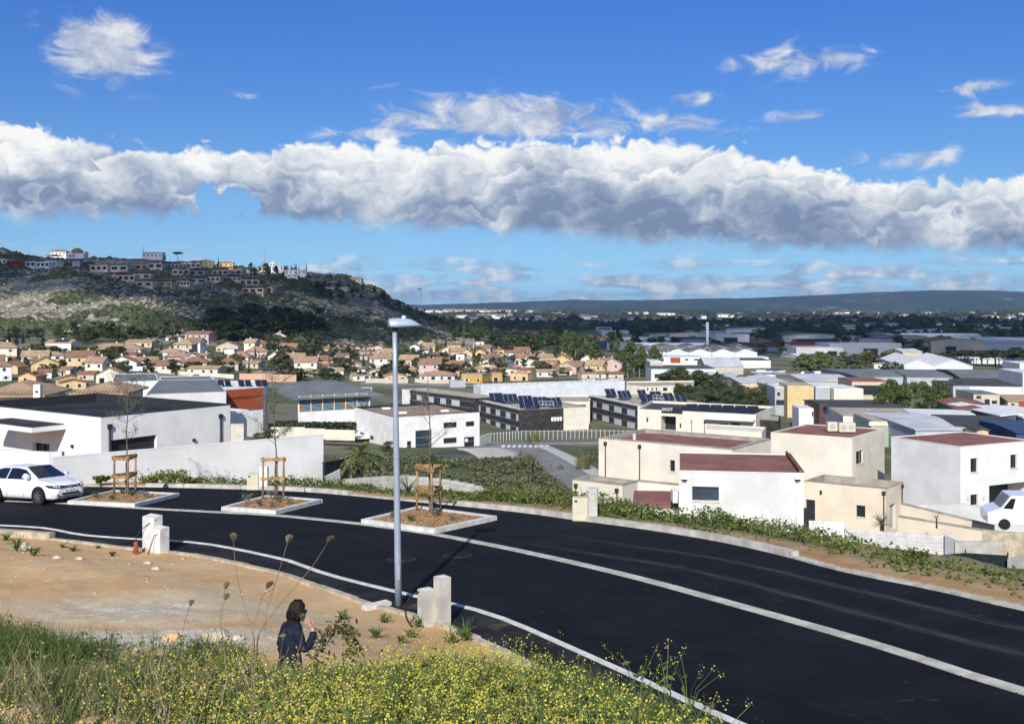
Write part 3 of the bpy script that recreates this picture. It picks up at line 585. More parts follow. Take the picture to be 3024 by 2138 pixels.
def boxes():
    p = Vector((*G(448, 1629), 0)); p.z = float(RZ(p.x, p.y)) - .05
    t = thing('utility_pillar', 'stepped pale concrete meter pillar on the bare plot left of the lamp', 'utility box', p)
    rz = -0.55
    slab(MB(), (-.02, .12), .50, .30, 0, 1.08, rz, .04).obj('tall_block', 'concrete_white', t); lb = slab(MB(), (.30, -.18), .40, .32, 0, .80, rz, .03).obj('low_block', 'concrete_white', t)
    cs, sn = math.cos(rz), math.sin(rz); fr = Vector((.30, -.18, .47)) + Vector((sn, -cs, 0)) * .165
    MB().box(fr + Vector((cs, sn, 0)) * .02, (.22, .02, .48), rz).obj('meter_door', 'plastic_white', lb)
    c1 = [(-.42, -.30, .02), (-.40, -.15, .5), (-.28, .0, .72), (0.02, -.05, .92), (.16, -.12, .99)]; cb = MB().tube(smooth3(c1), .013, 6).obj('cable', 'rubber', None, True, label='black cable looped over the stepped concrete meter pillar', cat='cable'); cb.location = p
    st = MB().tube([(.05, -.52, .02), (.22, -.40, .62), (.42, -.36, .66)], .014, 6).obj('bent_rod', 'iron_rust', None, True, label='thin bent rod leaning on the stepped meter pillar', cat='rod'); st.location = p
    # near the lamp
    p = Vector((*G(1306, 1848), 0)); p.z = float(RZ(p.x, p.y)) - .06; rz = 0.62
    t = thing('utility_pillar', 'tall square concrete pillar right of the street lamp', 'utility box', p); slab(MB(), (0, 0), .25, .25, -.05, 1.04, rz).obj('block', 'concrete', t); MB().box((0, 0, 1.04), (.19, .19, .012), rz).obj('cap', 'concrete_white', t)
    q = p + Vector((-.31, -.02, 0)); t = thing('utility_pillar', 'short concrete pillar between street lamp and taller pillar', 'utility box', q); slab(MB(), (0, 0), .27, .25, -.05, .80, rz).obj('block', 'concrete', t); MB().box((0, 0, .80), (.21, .19, .012), rz).obj('cap', 'concrete_white', t)
    r_ = Vector((*G(1243, 1846), 0)); r_.z = float(RZ(r_.x, r_.y)) - .02; ring = [(math.sin(a) * .29, -.12 + math.cos(a * .5) * .06, .36 - math.cos(a) * .36) for a in np.linspace(0.12, 6.25, 40)]
    MB().tube(ring, .017, 7).obj('hose', 'rubber', None, True, label='black hose standing in a loop against the short concrete pillar', cat='hose').location = r_
    # by the middle planter
    def cab(px, py, lab, w1, h1, w2, h2, m2, rz):
        p = Vector((*G(px, py), 0)); p.z = float(RZ(p.x, p.y)) + .02; t = thing('electric_cabinet', lab, 'electric cabinet', p); cs, sn = math.cos(rz), math.sin(rz)
        bx = slab(MB(), (0, 0), w1, .34, 0, h1, rz).obj('cabinet', 'cabinet_beige', t)
        for a, b in ((.36, .93), (.04, .33)): MB().box(Vector((sn * .176, -cs * .176, h1 * (a + b) / 2)), (w1 * .88, .014, h1 * (b - a)), rz).obj('door', 'cabinet_beige', bx)
        MB().box(Vector((sn * .186 - cs * w1 * .28, -cs * .186 - sn * w1 * .28, h1 * .86)), (.09, .006, .07), rz).obj('plate', 'plastic_dark', bx)
        ox = (w1 + w2) / 2 + .02; pl = slab(MB(), (cs * ox, sn * ox + .05), w2, .30, 0, h2, rz).obj('pillar', m2, t)
        MB().box(Vector((cs * ox + sn * .156, sn * ox + .05 - cs * .156, h2 * .72)), (.10, .012, .13), rz).obj('meter', 'cabinet_beige', pl)
    cab(749, 1446, 'beige electric cabinet with white post behind the middle tree guard', .50, .68, .34, .98, 'plastic_white', 0.0)
    cab(1714, 1537, 'beige electric cabinet with grey pillar at the far kerb below the cream houses', .50, .76, .30, 1.06, 'cabinet_grey', -.12)
    p = Vector((*G(405, 1637), 0)); p.z = float(RZ(p.x, p.y)); MB().tube([(0, 0, -.1), (-.04, 0, .34), (-.045, 0, .36)], [.06, .06, .05], 14).obj('pipe_stub', 'pipe_red', None, True, label='short red-brown plastic pipe stub left of the stepped meter pillar', cat='pipe').location = p
    for px, py, l in ((1184, 1652, 'rusty round manhole cover just behind the lamp post'), (1350, 1641, 'rusty round manhole cover crossed by the lamp shadow')):
        p = on_road(px, py); t = thing('manhole_cover', l, 'manhole cover', p); n = 28
        rim = MB(); P = [[(math.cos(a) * r, math.sin(a) * r, .018 * math.cos(a) * r - .06 * math.sin(a) * r + .006) for a in np.linspace(0, 2 * math.pi, n, endpoint=False)] for r in (.40, .345)]; rim.grid(P, wrap=True); rim.obj('rim', 'iron_rust', t)
        MB().add([(math.cos(a) * .34, math.sin(a) * .34, .018 * math.cos(a) * .34 - .06 * math.sin(a) * .34 + .004) for a in np.linspace(0, 2 * math.pi, n, endpoint=False)], (tuple(range(n)),)).obj('lid', 'asphalt_old', t)
    # low wall at the left edge, loose slab by the lamp
    a, b = Vector((*G(-260, 1566), 0)), Vector((*G(146, 1596), 0)); a.z = float(RZ(a.x, a.y)); b.z = float(RZ(b.x, b.y)); n = Vector((-(b - a).y, (b - a).x, 0)).normalized()
    MB().par(a + Vector((0, 0, -.2)), b - a, n * .22, (0, 0, .42)).obj('low_wall', 'concrete_tan', None, label='low pale concrete kerb wall at the left edge of the plot', cat='wall')
    p = Vector((*G(1112, 1796), 0)); p.z = float(RZ(p.x, p.y)); MB().box((0, 0, .06), (.22, .62, .10), -.85).obj('kerb_stone', 'concrete_white', None, label='loose pale kerb stone lying across the footway edge beside the lamp', cat='kerb stone').location = p
def smooth3(P, n=2):
    P = [Vector(p) for p in P]
    for _ in range(n):
        Q = [P[0]]
        for a, b in zip(P[:-1], P[1:]): Q += [a.lerp(b, .25), a.lerp(b, .75)]
        P = Q + [P[-1]]
    return P
boxes()
# ------------------------------------------------------------------ white hatchback
mat('car_white', (0.80, 0.81, 0.83), 0.22, 0.015, 1.0, spec=0.5, coat=0.6)
mat('car_glass', (0.012, 0.016, 0.022), 0.05, 0.2, 1.0, spec=0.9)
mat('car_black', (0.012, 0.012, 0.014), 0.45, 0.1)
mat('tyre', (0.018, 0.018, 0.019), 0.85, 0.1)
mat('alloy', (0.42, 0.43, 0.45), 0.35, 0.05, metal=0.7)
mat('lamp_clear', (0.62, 0.66, 0.70), 0.12, 0.2, 8.0, spec=0.8)
def car(px, py, head, label):
    p = on_road(px, py); t = thing('parked_car', label, 'car', p)
    f = Vector((math.cos(head), math.sin(head), 0)); l = Vector((-f.y, f.x, 0)); f = (f + Vector((0, 0, 0.018 * f.x - 0.06 * f.y))).normalized(); l = (l + Vector((0, 0, 0.018 * l.x - 0.06 * l.y))).normalized(); u = f.cross(l)
    t.matrix_world = Matrix.Translation(p) @ Matrix((f, l, u)).transposed().to_4x4()
    # stations: x, bottom z, sill half-width, waist z, waist half-width, shoulder z, shoulder hw, roof z, roof hw
    ST = [(-0.70, .38, .66, .62, .70, .88, .66, .98, .60), (-.66, .30, .74, .60, .80, .92, .78, 1.12, .64), (-.52, .24, .80, .62, .86, .95, .83, 1.33, .58), (-.25, .22, .83, .63, .875, .96, .85, 1.41, .57),
          (.2, .20, .84, .64, .875, .96, .855, 1.455, .575), (.7, .20, .84, .64, .875, .955, .855, 1.46, .58), (1.2, .20, .84, .64, .875, .95, .85, 1.435, .57), (1.55, .20, .84, .64, .875, .945, .845, 1.37, .555),
          (1.95, .20, .84, .64, .875, .94, .835, 1.17, .60), (2.28, .20, .84, .64, .87, .93, .82, .985, .66), (2.6, .20, .84, .63, .865, .90, .80, .945, .62), (2.95, .20, .83, .62, .845, .85, .77, .895, .58), (3.17, .21, .80, .60, .80, .79, .71, .83, .52), (3.29, .24, .72, .58, .71, .70, .62, .735, .45), (3.35, .32, .55, .52, .56, .60, .48, .625, .34)]
    rows = []
    for x, zb, sb, zw, sw, zs, ss_, zr, sr in ST:
        half = [(sb * .86, zb - .02), (sb, zb + .05), (sw, zw), (ss_ + (sw - ss_) * .35, zs - .05), (ss_, zs), (sr + (ss_ - sr) * .35, zs + (zr - zs) * .62), (sr, zr - .035), (sr * .6, zr + .005)]
        rows.append([Vector((x, -y, z)) for y, z in half] + [Vector((x, y, z)) for y, z in reversed(half)])
    mb = MB(); mb.grid(rows); n = len(rows[0]); mb.add(rows[0], (tuple(range(n)),)); mb.add(rows[-1], (tuple(range(n - 1, -1, -1)),)); mb.grid([[r[-1] for r in rows], [r[0] for r in rows]])
    body = mb.obj('body', 'car_white', t, True)
    md = body.modifiers.new('s', 'SUBSURF'); md.levels = 2; md.render_levels = 2
    def side(pts, y0, off, name, m_, par, both=True):       # panels lying on the flanks; pts (x, z), y from the section
        for s in ((-1, 1) if both else (-1,)):
            mb = MB(); q = []
            for x, z in pts:
                k = 0
                while k < len(ST) - 2 and ST[k + 1][0] < x: k += 1
                a = min(1, max(0, (x - ST[k][0]) / (ST[k + 1][0] - ST[k][0]))); v = [ST[k][i] * (1 - a) + ST[k + 1][i] * a for i in range(9)]
                y = np.interp(z, [v[1] + .05, v[3], v[5] - .05, v[5], v[5] + (v[7] - v[5]) * .62, v[7] - .035], [v[2], v[4], v[6] + (v[4] - v[6]) * .35, v[6], v[8] + (v[6] - v[8]) * .35, v[8]])
                q.append(Vector((x, s * (y + off), z)))
            mb.add(q, (tuple(range(len(q))) if s < 0 else tuple(reversed(range(len(q)))),)); mb.obj(name, m_, par)
    side([(-.42, .985), (.05, .97), (.62, .965), (.62, 1.375), (.25, 1.37), (-.12, 1.30), (-.40, 1.13)], 0, .012, 'rear_window', 'car_glass', t)
    side([(.68, .965), (1.35, .965), (2.02, .965), (1.86, 1.13), (1.50, 1.32), (1.05, 1.38), (.68, 1.378)], 0, .012, 'front_window', 'car_glass', t)
    for x in (.645, 1.66): side([(x, .28), (x + .012, .28), (x + .012, .93), (x, .93)], 0, .008, 'door_gap', 'car_black', t)
    side([(.2, .795), (.40, .80), (.40, .825), (.2, .82)], 0, .02, 'door_handle', 'car_white', t); side([(1.18, .79), (1.38, .795), (1.38, .82), (1.18, .815)], 0, .02, 'door_handle', 'car_white', t)
    def pane(name, q, m_): MB().add([Vector(v) for v in q], (tuple(range(len(q))),)).obj(name, m_, t)
    mb = MB(); R_ = []
    for a in np.linspace(0, 1, 6):
        x = 1.50 + (2.30 - 1.50) * a; z = 1.405 + (.985 - 1.405) * (a ** .92); w = .54 + .13 * a
        R_.append([Vector((x + .05 * (1 - abs(s_)) * 1.0, w * s_, z + .028 + .012 * (1 - s_ * s_))) for s_ in np.linspace(-1, 1, 7)])
    mb.grid(R_); mb.obj('windscreen', 'car_glass', t, True)
    pane('rear_screen', [(-.685, -.55, 1.0), (-.50, -.50, 1.34), (-.50, .50, 1.34), (-.685, .55, 1.0)], 'car_black')
    for s in (-1, 1):
        mb = MB(); mb.add([Vector((x + .05, s * y * 1.06, z + .015)) for x, y, z in ((3.31, .30, .715), (3.25, .50, .725), (3.13, .715, .735), (2.93, .795, .755), (2.86, .80, .725), (3.03, .79, .66), (3.2, .72, .625), (3.31, .52, .615), (3.345, .32, .64))], (tuple(range(9)),)); mb.obj('headlight', 'car_black', t)
        for x, y, z in ((3.25, .70, .70), (3.35, .53, .687)): MB().tube([Vector((x, s * y, z)), Vector((x + .04, s * y, z))], [.045, .035], 10).obj('bulb', 'lamp_clear', t)
        MB().par(Vector((1.90, s * .88, .985)), (.16, 0, 0), (0, s * .13, .02), (.02, 0, .13)).obj('mirror', 'car_white', t)
        pane('fog_lamp', [(3.36, s * .52, .42), (3.24, s * .74, .42), (3.22, s * .77, .34), (3.37, s * .56, .34)], 'car_black')
    pane('grille', [(3.37, -.33, .645), (3.37, .33, .645), (3.335, .34, .715), (3.335, -.34, .715)], 'car_black')
    MB().box((3.375, 0, .675), (.01, .66, .012)).obj('chrome_bar', 'alloy', t); MB().tube([(3.36, 0, .68), (3.385, 0, .68)], [.058, .058], 16).obj('badge', 'alloy', t)
    pane('air_intake', [(3.385, -.46, .36), (3.385, .46, .36), (3.385, .40, .44), (3.385, -.40, .44)], 'car_black')
    mb = MB().box((3.39, 0, .50), (.012, .52, .11)); pl = mb.obj('number_plate', 'plastic_white', t)
    for i, w in enumerate((.03, .022, 0, .03, .03, .03, 0, .03, .03)):
        if w: MB().box((3.398, -.17 + i * .043, .50), (.004, w * .8, .06)).obj('digit', 'car_black', pl)
    MB().box((3.397, -.24, .50), (.003, .03, .10)).obj('plate_band', 'car_black', pl)
    MB().box((3.33, 0, .285), (.10, 1.15, .03)).obj('splitter', 'car_black', t)
    MB().tube([(-.30, .0, 1.42), (-.42, 0, 1.62)], [.006, .003], 5).obj('aerial', 'car_black', t)
    for x in (0.0, 2.55):
        for s in (-1, 1):
            MB().tube([Vector((x, s * .60, .33)), Vector((x, s * .879, .33))], [.385, .385], 28).obj('wheel_arch', 'car_black', t)
            w = MB().tube([Vector((x, s * .68, .30)), Vector((x, s * .885, .30)), Vector((x, s * .893, .30))], [.305, .305, .285], 28).obj('wheel', 'tyre', t)
            for k in range(5):
                a = k * 1.2566 + .3; d = Vector((math.cos(a), 0, math.sin(a))); e = Vector((-d.z, 0, d.x)); c = Vector((x, s * .897, .30)); mb = MB()
                for sg in (-1, 1): mb.par(c + d * .035 + e * (sg * .03 - .012), d * .165 + e * sg * .022, e * .024, (0, s * .008, 0))
                mb.obj('rim_spoke', 'alloy', w)
            MB().tube([Vector((x, s * .895, .30)), Vector((x, s * .908, .30))], [.035, .03], 10).obj('hub_cap', 'alloy', w)
    return t
car(42, 1474, R(-27), 'white hatchback parked at the left edge of the road')
# ------------------------------------------------------------------ person on the phone
mat('coat_navy', (0.010, 0.013, 0.034), 0.85, 0.25, 9.0, 0.3, 60)
mat('skin', (0.46, 0.27, 0.19), 0.55, 0.05, 6.0)
mat('hair_brown', (0.020, 0.012, 0.008), 0.5, 0.35, 30.0, 0.6, 90)
mat('jeans', (0.012, 0.014, 0.022), 0.85, 0.2, 8.0)
mat('shoe', (0.03, 0.026, 0.024), 0.6, 0.2)
def skin_mesh(name, verts, edges, radii, m_, parent, sub=2, root=0):
    me = bpy.data.meshes.new(name); me.from_pydata([tuple(v) for v in verts], edges, []); me.materials.append(M[m_]); o = link(name, me, parent)
    o.modifiers.new('skin', 'SKIN'); sv = me.skin_vertices[0].data
    for i, r in enumerate(radii): sv[i].radius = (r, r) if not hasattr(r, '__len__') else r; sv[i].use_root = (i == root)
    o.modifiers[0].use_smooth_shade = True; s = o.modifiers.new('sub', 'SUBSURF'); s.levels = sub; s.render_levels = sub
    return o
def chain(pts, radii, name, m_, parent, sub=2): return skin_mesh(name, pts, [(i, i + 1) for i in range(len(pts) - 1)], radii, m_, parent, sub)
def person():
    D = 11.6; x = (858 - CXP) / F * D; gz = H1(x, D); top = W(880, 1783, D).z; s = (top - gz) / 1.72
    t = thing('person', 'person in a navy coat walking away with a phone held to the ear', 'person', (x, D, gz)); t.scale = (s, s, s); t.rotation_euler.z = R(-58)
    # local axes: +y faces ahead, +x is the person's right hand side
    V = [(0, 0, .95), (0, .0, 1.12), (0, .02, 1.30), (0, .03, 1.42), (0, .05, 1.50), (0, .075, 1.56),
         (.175, .02, 1.385), (.255, .09, 1.16), (.21, .24, 1.32), (.165, .235, 1.43),
         (-.175, .02, 1.385), (-.24, -.05, 1.12), (-.22, .05, .88), (-.215, .08, .82),
         (.10, .0, .88), (.11, .16, .50), (.11, .02, .10), (.11, .16, .04),
         (-.10, .0, .88), (-.11, -.08, .50), (-.11, -.34, .17), (-.11, -.26, .05)]
    E = [(0, 1), (1, 2), (2, 3), (3, 4), (4, 5), (3, 6), (6, 7), (7, 8), (8, 9), (3, 10), (10, 11), (11, 12), (12, 13), (0, 14), (14, 15), (15, 16), (16, 17), (0, 18), (18, 19), (19, 20), (20, 21)]
    Rr = [(.14, .10), (.13, .085), (.11, .07), (.045, .045), .048, .050, .03, .045, .042, .034, .03, .058, .045, .032, .09, .062, .042, .04, .09, .062, .042, .04]
    body = skin_mesh('body', V, E, Rr, 'skin', t, 2)
    # coat: torso with skirt, and sleeves
    rows = []
    for z, a, b, oy in ((.62, .245, .19, -.01), (.70, .24, .185, -.01), (.86, .225, .165, -.01), (1.0, .205, .145, -.005), (1.12, .20, .135, .0), (1.25, .215, .14, .01), (1.35, .215, .13, .02), (1.42, .175, .11, .03), (1.47, .10, .085, .04), (1.495, .072, .07, .045)):
        rows.append([(math.cos(q) * a * (1 + .03 * math.sin(5 * q + z * 9)), oy + math.sin(q) * b * (1 + .04 * math.sin(4 * q + z * 7)), z + .01 * math.sin(3 * q)) for q in np.linspace(0, 2 * math.pi, 28, endpoint=False)])
    mb = MB(); mb.grid(rows, wrap=True); coat = mb.obj('coat', 'coat_navy', t, True)
    chain([(.13, .02, 1.40), (.185, .02, 1.385), (.262, .09, 1.165), (.245, .17, 1.225), (.20, .24, 1.335), (.178, .238, 1.385)], [.07, .085, .07, .064, .055, .050], 'sleeve', 'coat_navy', coat)
    chain([(-.13, .02, 1.40), (-.185, .02, 1.385), (-.245, -.05, 1.12), (-.225, .04, .90), (-.22, .06, .86)], [.07, .085, .07, .058, .052], 'sleeve', 'coat_navy', coat)
    mb = MB(); mb.grid([[(math.cos(q) * a, .045 + math.sin(q) * a, z) for q in np.linspace(0, 6.283, 20, endpoint=False)] for z, a in ((1.475, .085), (1.515, .078), (1.525, .070))], wrap=True); mb.obj('collar', 'coat_navy', coat, True)
    for sx, pts in ((1, [(.10, .0, .90), (.11, .16, .50), (.11, .02, .10)]), (-1, [(-.10, .0, .90), (-.11, -.08, .50), (-.11, -.34, .17)])):
        chain(pts, [.105, .075, .06], 'trouser_leg', 'jeans', body)
    chain([(.11, -.02, .05), (.11, .10, .05), (.11, .21, .04)], [.05, .05, .035], 'shoe', 'shoe', body); chain([(-.11, -.36, .12), (-.11, -.28, .05), (-.11, -.18, .04)], [.05, .05, .035], 'shoe', 'shoe', body)
    # head: ellipsoid with face relief
    rows = []; hc = Vector((0, .10, 1.625))
    for i in range(13):
        th = math.pi * i / 12; row = []
        for q in np.linspace(0, 2 * math.pi, 24, endpoint=False):
            X = math.sin(th) * math.cos(q); Y = math.sin(th) * math.sin(q); Z = math.cos(th); r = 1.0
            fy = max(0.0, Y); r += .10 * math.exp(-((Z + .02) / .22) ** 2 - (X / .16) ** 2) * (fy > .5) - .05 * math.exp(-((Z - .12) / .12) ** 2 - ((abs(X) - .38) / .16) ** 2) * (fy > .4)
            wx = .074 - .014 * max(0, -Z); row.append(hc + Vector((X * wx * r, Y * .094 * r * (1 - .12 * max(0, -Z)), Z * .118)))
        rows.append(row)
    mb = MB(); mb.grid(rows, wrap=True); hd = mb.obj('head', 'skin', body, True)
    for sx in (-1, 1):
        MB().tube([hc + Vector((sx * .072, .0, -.005)), hc + Vector((sx * .088, -.008, -.0))], [.03, .024], 10).obj('ear', 'skin', hd, True)
        MB().tube([hc + Vector((sx * .03, .083, .012)), hc + Vector((sx * .03, .091, .012))], [.012, .009], 8).obj('eye', 'plastic_white', hd)
    MB().tube([hc + Vector((0, .088, .02)), hc + Vector((0, .112, -.022)), hc + Vector((0, .088, -.03))], [.010, .016, .010], 8).obj('nose', 'skin', hd, True)
    MB().box(hc + Vector((0, .083, -.058)), (.042, .014, .012)).obj('mouth', 'pipe_red', hd)
    # hair: bob reaching the nape, as a tousled cap with locks
    rows = []
    for i in range(14):
        f = i / 13; row = []
        for q in np.linspace(0, 2 * math.pi, 40, endpoint=False):
            back = (1 - math.sin(q)) / 2; low = -.055 - .075 * back if math.sin(q) < .55 else .045; z = .135 + (low - .135) * f
            rr = math.sqrt(max(0.0, 1 - ((z) / .145) ** 2)) if z > 0 else 1.0 + .12 * min(1, -z / .1) * back
            k = 1 + .05 * math.sin(q * 13 + f * 6) + .03 * math.sin(q * 29)
            row.append(hc + Vector((math.cos(q) * .098 * rr * k, -.008 + math.sin(q) * (.108 if math.sin(q) > 0 else .118) * rr * k, z + .006 * math.sin(q * 17))))
        rows.append(row)
    mb = MB(); mb.grid(rows, wrap=True)
    for k in range(60):
        q = random.uniform(math.pi * .95, math.pi * 2.05); a = hc + Vector((math.cos(q) * .10, -.008 + math.sin(q) * .118, random.uniform(-.02, .03))); mb.tube([a, a + Vector((math.cos(q) * .016, math.sin(q) * .02, -.05)), a + Vector((math.cos(q) * random.uniform(.005, .03), math.sin(q) * random.uniform(.0, .03), -.10))], [.012, .011, .003], 4)
    mb.obj('hair', 'hair_brown', hd, True)
    # raised hand: palm and five fingers round the phone
    w = Vector((.165, .235, 1.415)); pc = hc + Vector((.108, .045, -.055)); up = (pc - w).normalized(); pal = w + up * .085
    chain([w - up * .02, w + up * .03, pal], [.026, (.034, .022), (.040, .020)], 'palm', 'skin', body, 2)
    ax = Vector((.2, 1, .1)); ax = (ax - up * ax.dot(up)).normalized(); inn = Vector((-1, 0, 0))
    for k, (o, L, cu) in enumerate(((.030, .066, .10), (.011, .074, .5), (-.010, .070, .6), (-.029, .055, .7))):
        b = pal + ax * o; d1 = (up + inn * cu * .3).normalized(); d2 = (up * (1 - cu) + inn * cu).normalized(); d3 = (up * (1 - 1.3 * cu) + inn * cu * 1.3).normalized()
        chain([b - up * .015, b + d1 * L * .45, b + d1 * L * .45 + d2 * L * .3, b + d1 * L * .45 + d2 * L * .3 + d3 * L * .25], [.0105, .0095, .009, .0075], 'finger', 'skin', body, 1)
    b = w + up * .03 + ax * .03; chain([b, b + ax * .028 + up * .02 + inn * .012, b + ax * .03 + up * .05 + inn * .022], [.012, .0105, .009], 'thumb', 'skin', body, 1)
    w = Vector((-.215, .07, .845)); chain([w + Vector((0, 0, .03)), w, w + Vector((.0, .02, -.07))], [.026, (.022, .034), (.02, .036)], 'palm', 'skin', body, 2)
    for k in range(4): b = w + Vector((.006, .045 - .020 * k, -.075)); chain([b, b + Vector((.01, .004, -.035)), b + Vector((.026, .0, -.06)), b + Vector((.040, 0, -.072))], [.0105, .0095, .0085, .007], 'finger', 'skin', body, 1)
    b = w + Vector((.01, .045, -.02)); chain([b, b + Vector((.015, .015, -.03)), b + Vector((.028, .012, -.058))], [.012, .010, .0085], 'thumb', 'skin', body, 1)
    # phone against the ear
    ph = MB(); ph.box((0, 0, 0), (.010, .072, .148)); o = ph.obj('phone', 'plastic_dark', None, label='dark mobile phone held against the ear of the person in the coat', cat='phone')
    o.matrix_world = Matrix.Translation(Vector((x, D, gz))) @ Matrix.Rotation(R(-58), 4, 'Z') @ Matrix.Scale(s, 4) @ Matrix.Translation(hc + Vector((.096, .03, -.045))) @ Matrix.Rotation(R(-24), 4, 'X')
person()
# ------------------------------------------------------------------ flat-roofed buildings
for k_, c_, d_ in (('render_white', (0.76, 0.75, 0.72), (0.65, 0.64, 0.62)), ('render_grey', (0.68, 0.68, 0.665), (0.57, 0.57, 0.56)), ('render_cream', (0.70, 0.65, 0.535), (0.59, 0.535, 0.43)), ('render_peach', (0.67, 0.58, 0.455), (0.55, 0.47, 0.36)),
                   ('render_rough', (0.62, 0.62, 0.60), (0.45, 0.46, 0.46)), ('render_yellow', (0.62, 0.48, 0.24), (0.5, 0.39, 0.19)), ('render_orange', (0.68, 0.42, 0.20), (0.52, 0.32, 0.15)), ('render_pink', (0.58, 0.43, 0.365), (0.48, 0.36, 0.31)),
                   ('render_salmon', (0.66, 0.40, 0.28), (0.52, 0.30, 0.21)), ('render_beige', (0.56, 0.48, 0.36), (0.45, 0.38, 0.28)), ('render_stone', (0.50, 0.455, 0.39), (0.41, 0.37, 0.32)), ('render_ochre', (0.50, 0.32, 0.09), (0.4, 0.25, 0.07)),
                   ('metal_white', (0.62, 0.645, 0.67), (0.52, 0.54, 0.56)), ('metal_grey', (0.40, 0.42, 0.45), (0.30, 0.32, 0.34)), ('metal_dark', (0.085, 0.09, 0.10), (0.06, 0.065, 0.07)), ('metal_green', (0.31, 0.40, 0.28), (0.25, 0.33, 0.23)), ('metal_blue', (0.04, 0.07, 0.15), (0.03, 0.055, 0.12)), ('metal_bluegrey', (0.38, 0.46, 0.55), (0.30, 0.37, 0.45)), ('panel_red', (0.34, 0.075, 0.03), (0.27, 0.06, 0.025)), ('sheet_red', (0.20, 0.02, 0.03), (0.16, 0.015, 0.02))):
    mat(k_, c_, 0.85, 0.06, 0.5, dirt=(d_, 0.35))
mat('roof_red', (0.25, 0.11, 0.088), 0.9, 0.14, 0.5, dirt=((0.15, 0.07, 0.06), 0.5)); mat('roof_black', (0.030, 0.031, 0.034), 0.75, 0.3, 0.25); mat('roof_brown', (0.30, 0.225, 0.155), 0.95, 0.12, 0.3)
mat('roof_gravel', (0.42, 0.37, 0.30), 0.95, 0.15, 0.6, dirt=((0.28, 0.24, 0.19), 0.6)); mat('roof_grey', (0.17, 0.185, 0.19), 0.8, 0.12, 0.2); mat('roof_dark', (0.065, 0.066, 0.066), 0.85, 0.15, 0.2); mat('roof_pale', (0.52, 0.54, 0.56), 0.7, 0.10, 0.2); mat('roof_white', (0.72, 0.72, 0.71), 0.7, 0.08, 0.2)
mat('coping_grey', (0.36, 0.33, 0.27), 0.9, 0.15, 1.0, dirt=((0.25, 0.22, 0.18), 1.0)); mat('coping_dark', (0.03, 0.032, 0.036), 0.6, 0.1); mat('joinery_dark', (0.022, 0.026, 0.032), 0.5, 0.1); mat('joinery_white', (0.78, 0.78, 0.77), 0.5, 0.03); mat('door_blue', (0.030, 0.042, 0.062), 0.55, 0.08, 1.0)
mat('slats_dark', (0.030, 0.030, 0.034), 0.6, 0.2, 3.0, vz=6.0); mat('shutter_grey', (0.52, 0.55, 0.58), 0.6, 0.06, 2.0, vz=10.0); mat('pipe_brown', (0.060, 0.040, 0.028), 0.6, 0.1); mat('sill_stone', (0.62, 0.58, 0.48), 0.85, 0.08)
glassmat('glass'); glassmat('glass_blue', (0.05, 0.068, 0.095), 0.15)
mat('clad_dark', (0.050, 0.047, 0.046), 0.75, 0.35, 0.8, vz=5.0); mat('clad_brown', (0.10, 0.055, 0.038), 0.8, 0.2, 0.6)
mat('block_grey', (0.44, 0.425, 0.38), 0.9, 0.12, 2.0, 0.3, 20); mat('block_white', (0.74, 0.73, 0.70), 0.9, 0.08, 2.0, 0.2, 20); mat('mesh_green', (0.012, 0.026, 0.024), 0.8, 0.2); mat('rail_metal', (0.30, 0.31, 0.32), 0.5, 0.1, metal=0.5); mat('fence_white', (0.60, 0.61, 0.61), 0.6, 0.05); mat('navy_panel', (0.022, 0.032, 0.055), 0.55, 0.15, 1.0)
class Wall:
    def __init__(s, A, B): s.A = Vector((A[0], A[1])); s.B = Vector((B[0], B[1])); s.L = (s.B - s.A).length; s.d = (s.B - s.A) / s.L; s.n = Vector((s.d.y, -s.d.x))   # outward for CCW outlines
    def at(s, t, z, out=0.0): p = s.A + s.d * t + s.n * out; return Vector((p.x, p.y, z))
    def hit(s, px, py):                         # photo pixel to (distance along, height) on this wall's plane
        u = (px - CXP) / F; D = s.A.dot(s.n) / (u * s.n.x + s.n.y); p = Vector((u * D, D)); return (p - s.A).dot(s.d), -(py - HZ) / F * D
    def rect(s, x0, y0, x1, y1): a, za = s.hit(x0, y0); b, zb = s.hit(x1, y1); a2, z2 = s.hit(x0, y1); return (min(a, b), max(a, b), min(zb, z2), za if za > zb else za)
def wall_face(mb, w, zb, zt, holes, depth=0.22, zt2=None):
    ss_ = sorted({0.0, w.L} | {min(max(h[0], 0), w.L) for h in holes} | {min(max(h[1], 0), w.L) for h in holes}); zs = sorted({zb, zt} | {min(max(h[2], zb), zt) for h in holes} | {min(max(h[3], zb), zt) for h in holes})
    for a, b in zip(ss_[:-1], ss_[1:]):
        for c, d in zip(zs[:-1], zs[1:]):
            if b - a < 1e-6 or d - c < 1e-6: continue
            m_, k_ = (a + b) / 2, (c + d) / 2
            if any(h[0] < m_ < h[1] and h[2] < k_ < h[3] for h in holes): continue
            mb.quad(w.at(a, c), w.at(b, c), w.at(b, d), w.at(a, d))
    for h in holes:
        a, b, c, d = h[:4]; k = h[4] if len(h) > 4 and h[4] else depth
        mb.quad(w.at(a, c), w.at(a, c, -k), w.at(b, c, -k), w.at(b, c)); mb.quad(w.at(a, d), w.at(b, d), w.at(b, d, -k), w.at(a, d, -k))
        mb.quad(w.at(a, c), w.at(a, d), w.at(a, d, -k), w.at(a, c, -k)); mb.quad(w.at(b, c), w.at(b, c, -k), w.at(b, d, -k), w.at(b, d))
def panel(w, a, b, c, d, out, th, name, m_, par): return MB().par(w.at(a, c, out - th), w.at(b, c, out - th) - w.at(a, c, out - th), w.at(a, c, out) - w.at(a, c, out - th), (0, 0, d - c)).obj(name, m_, par)
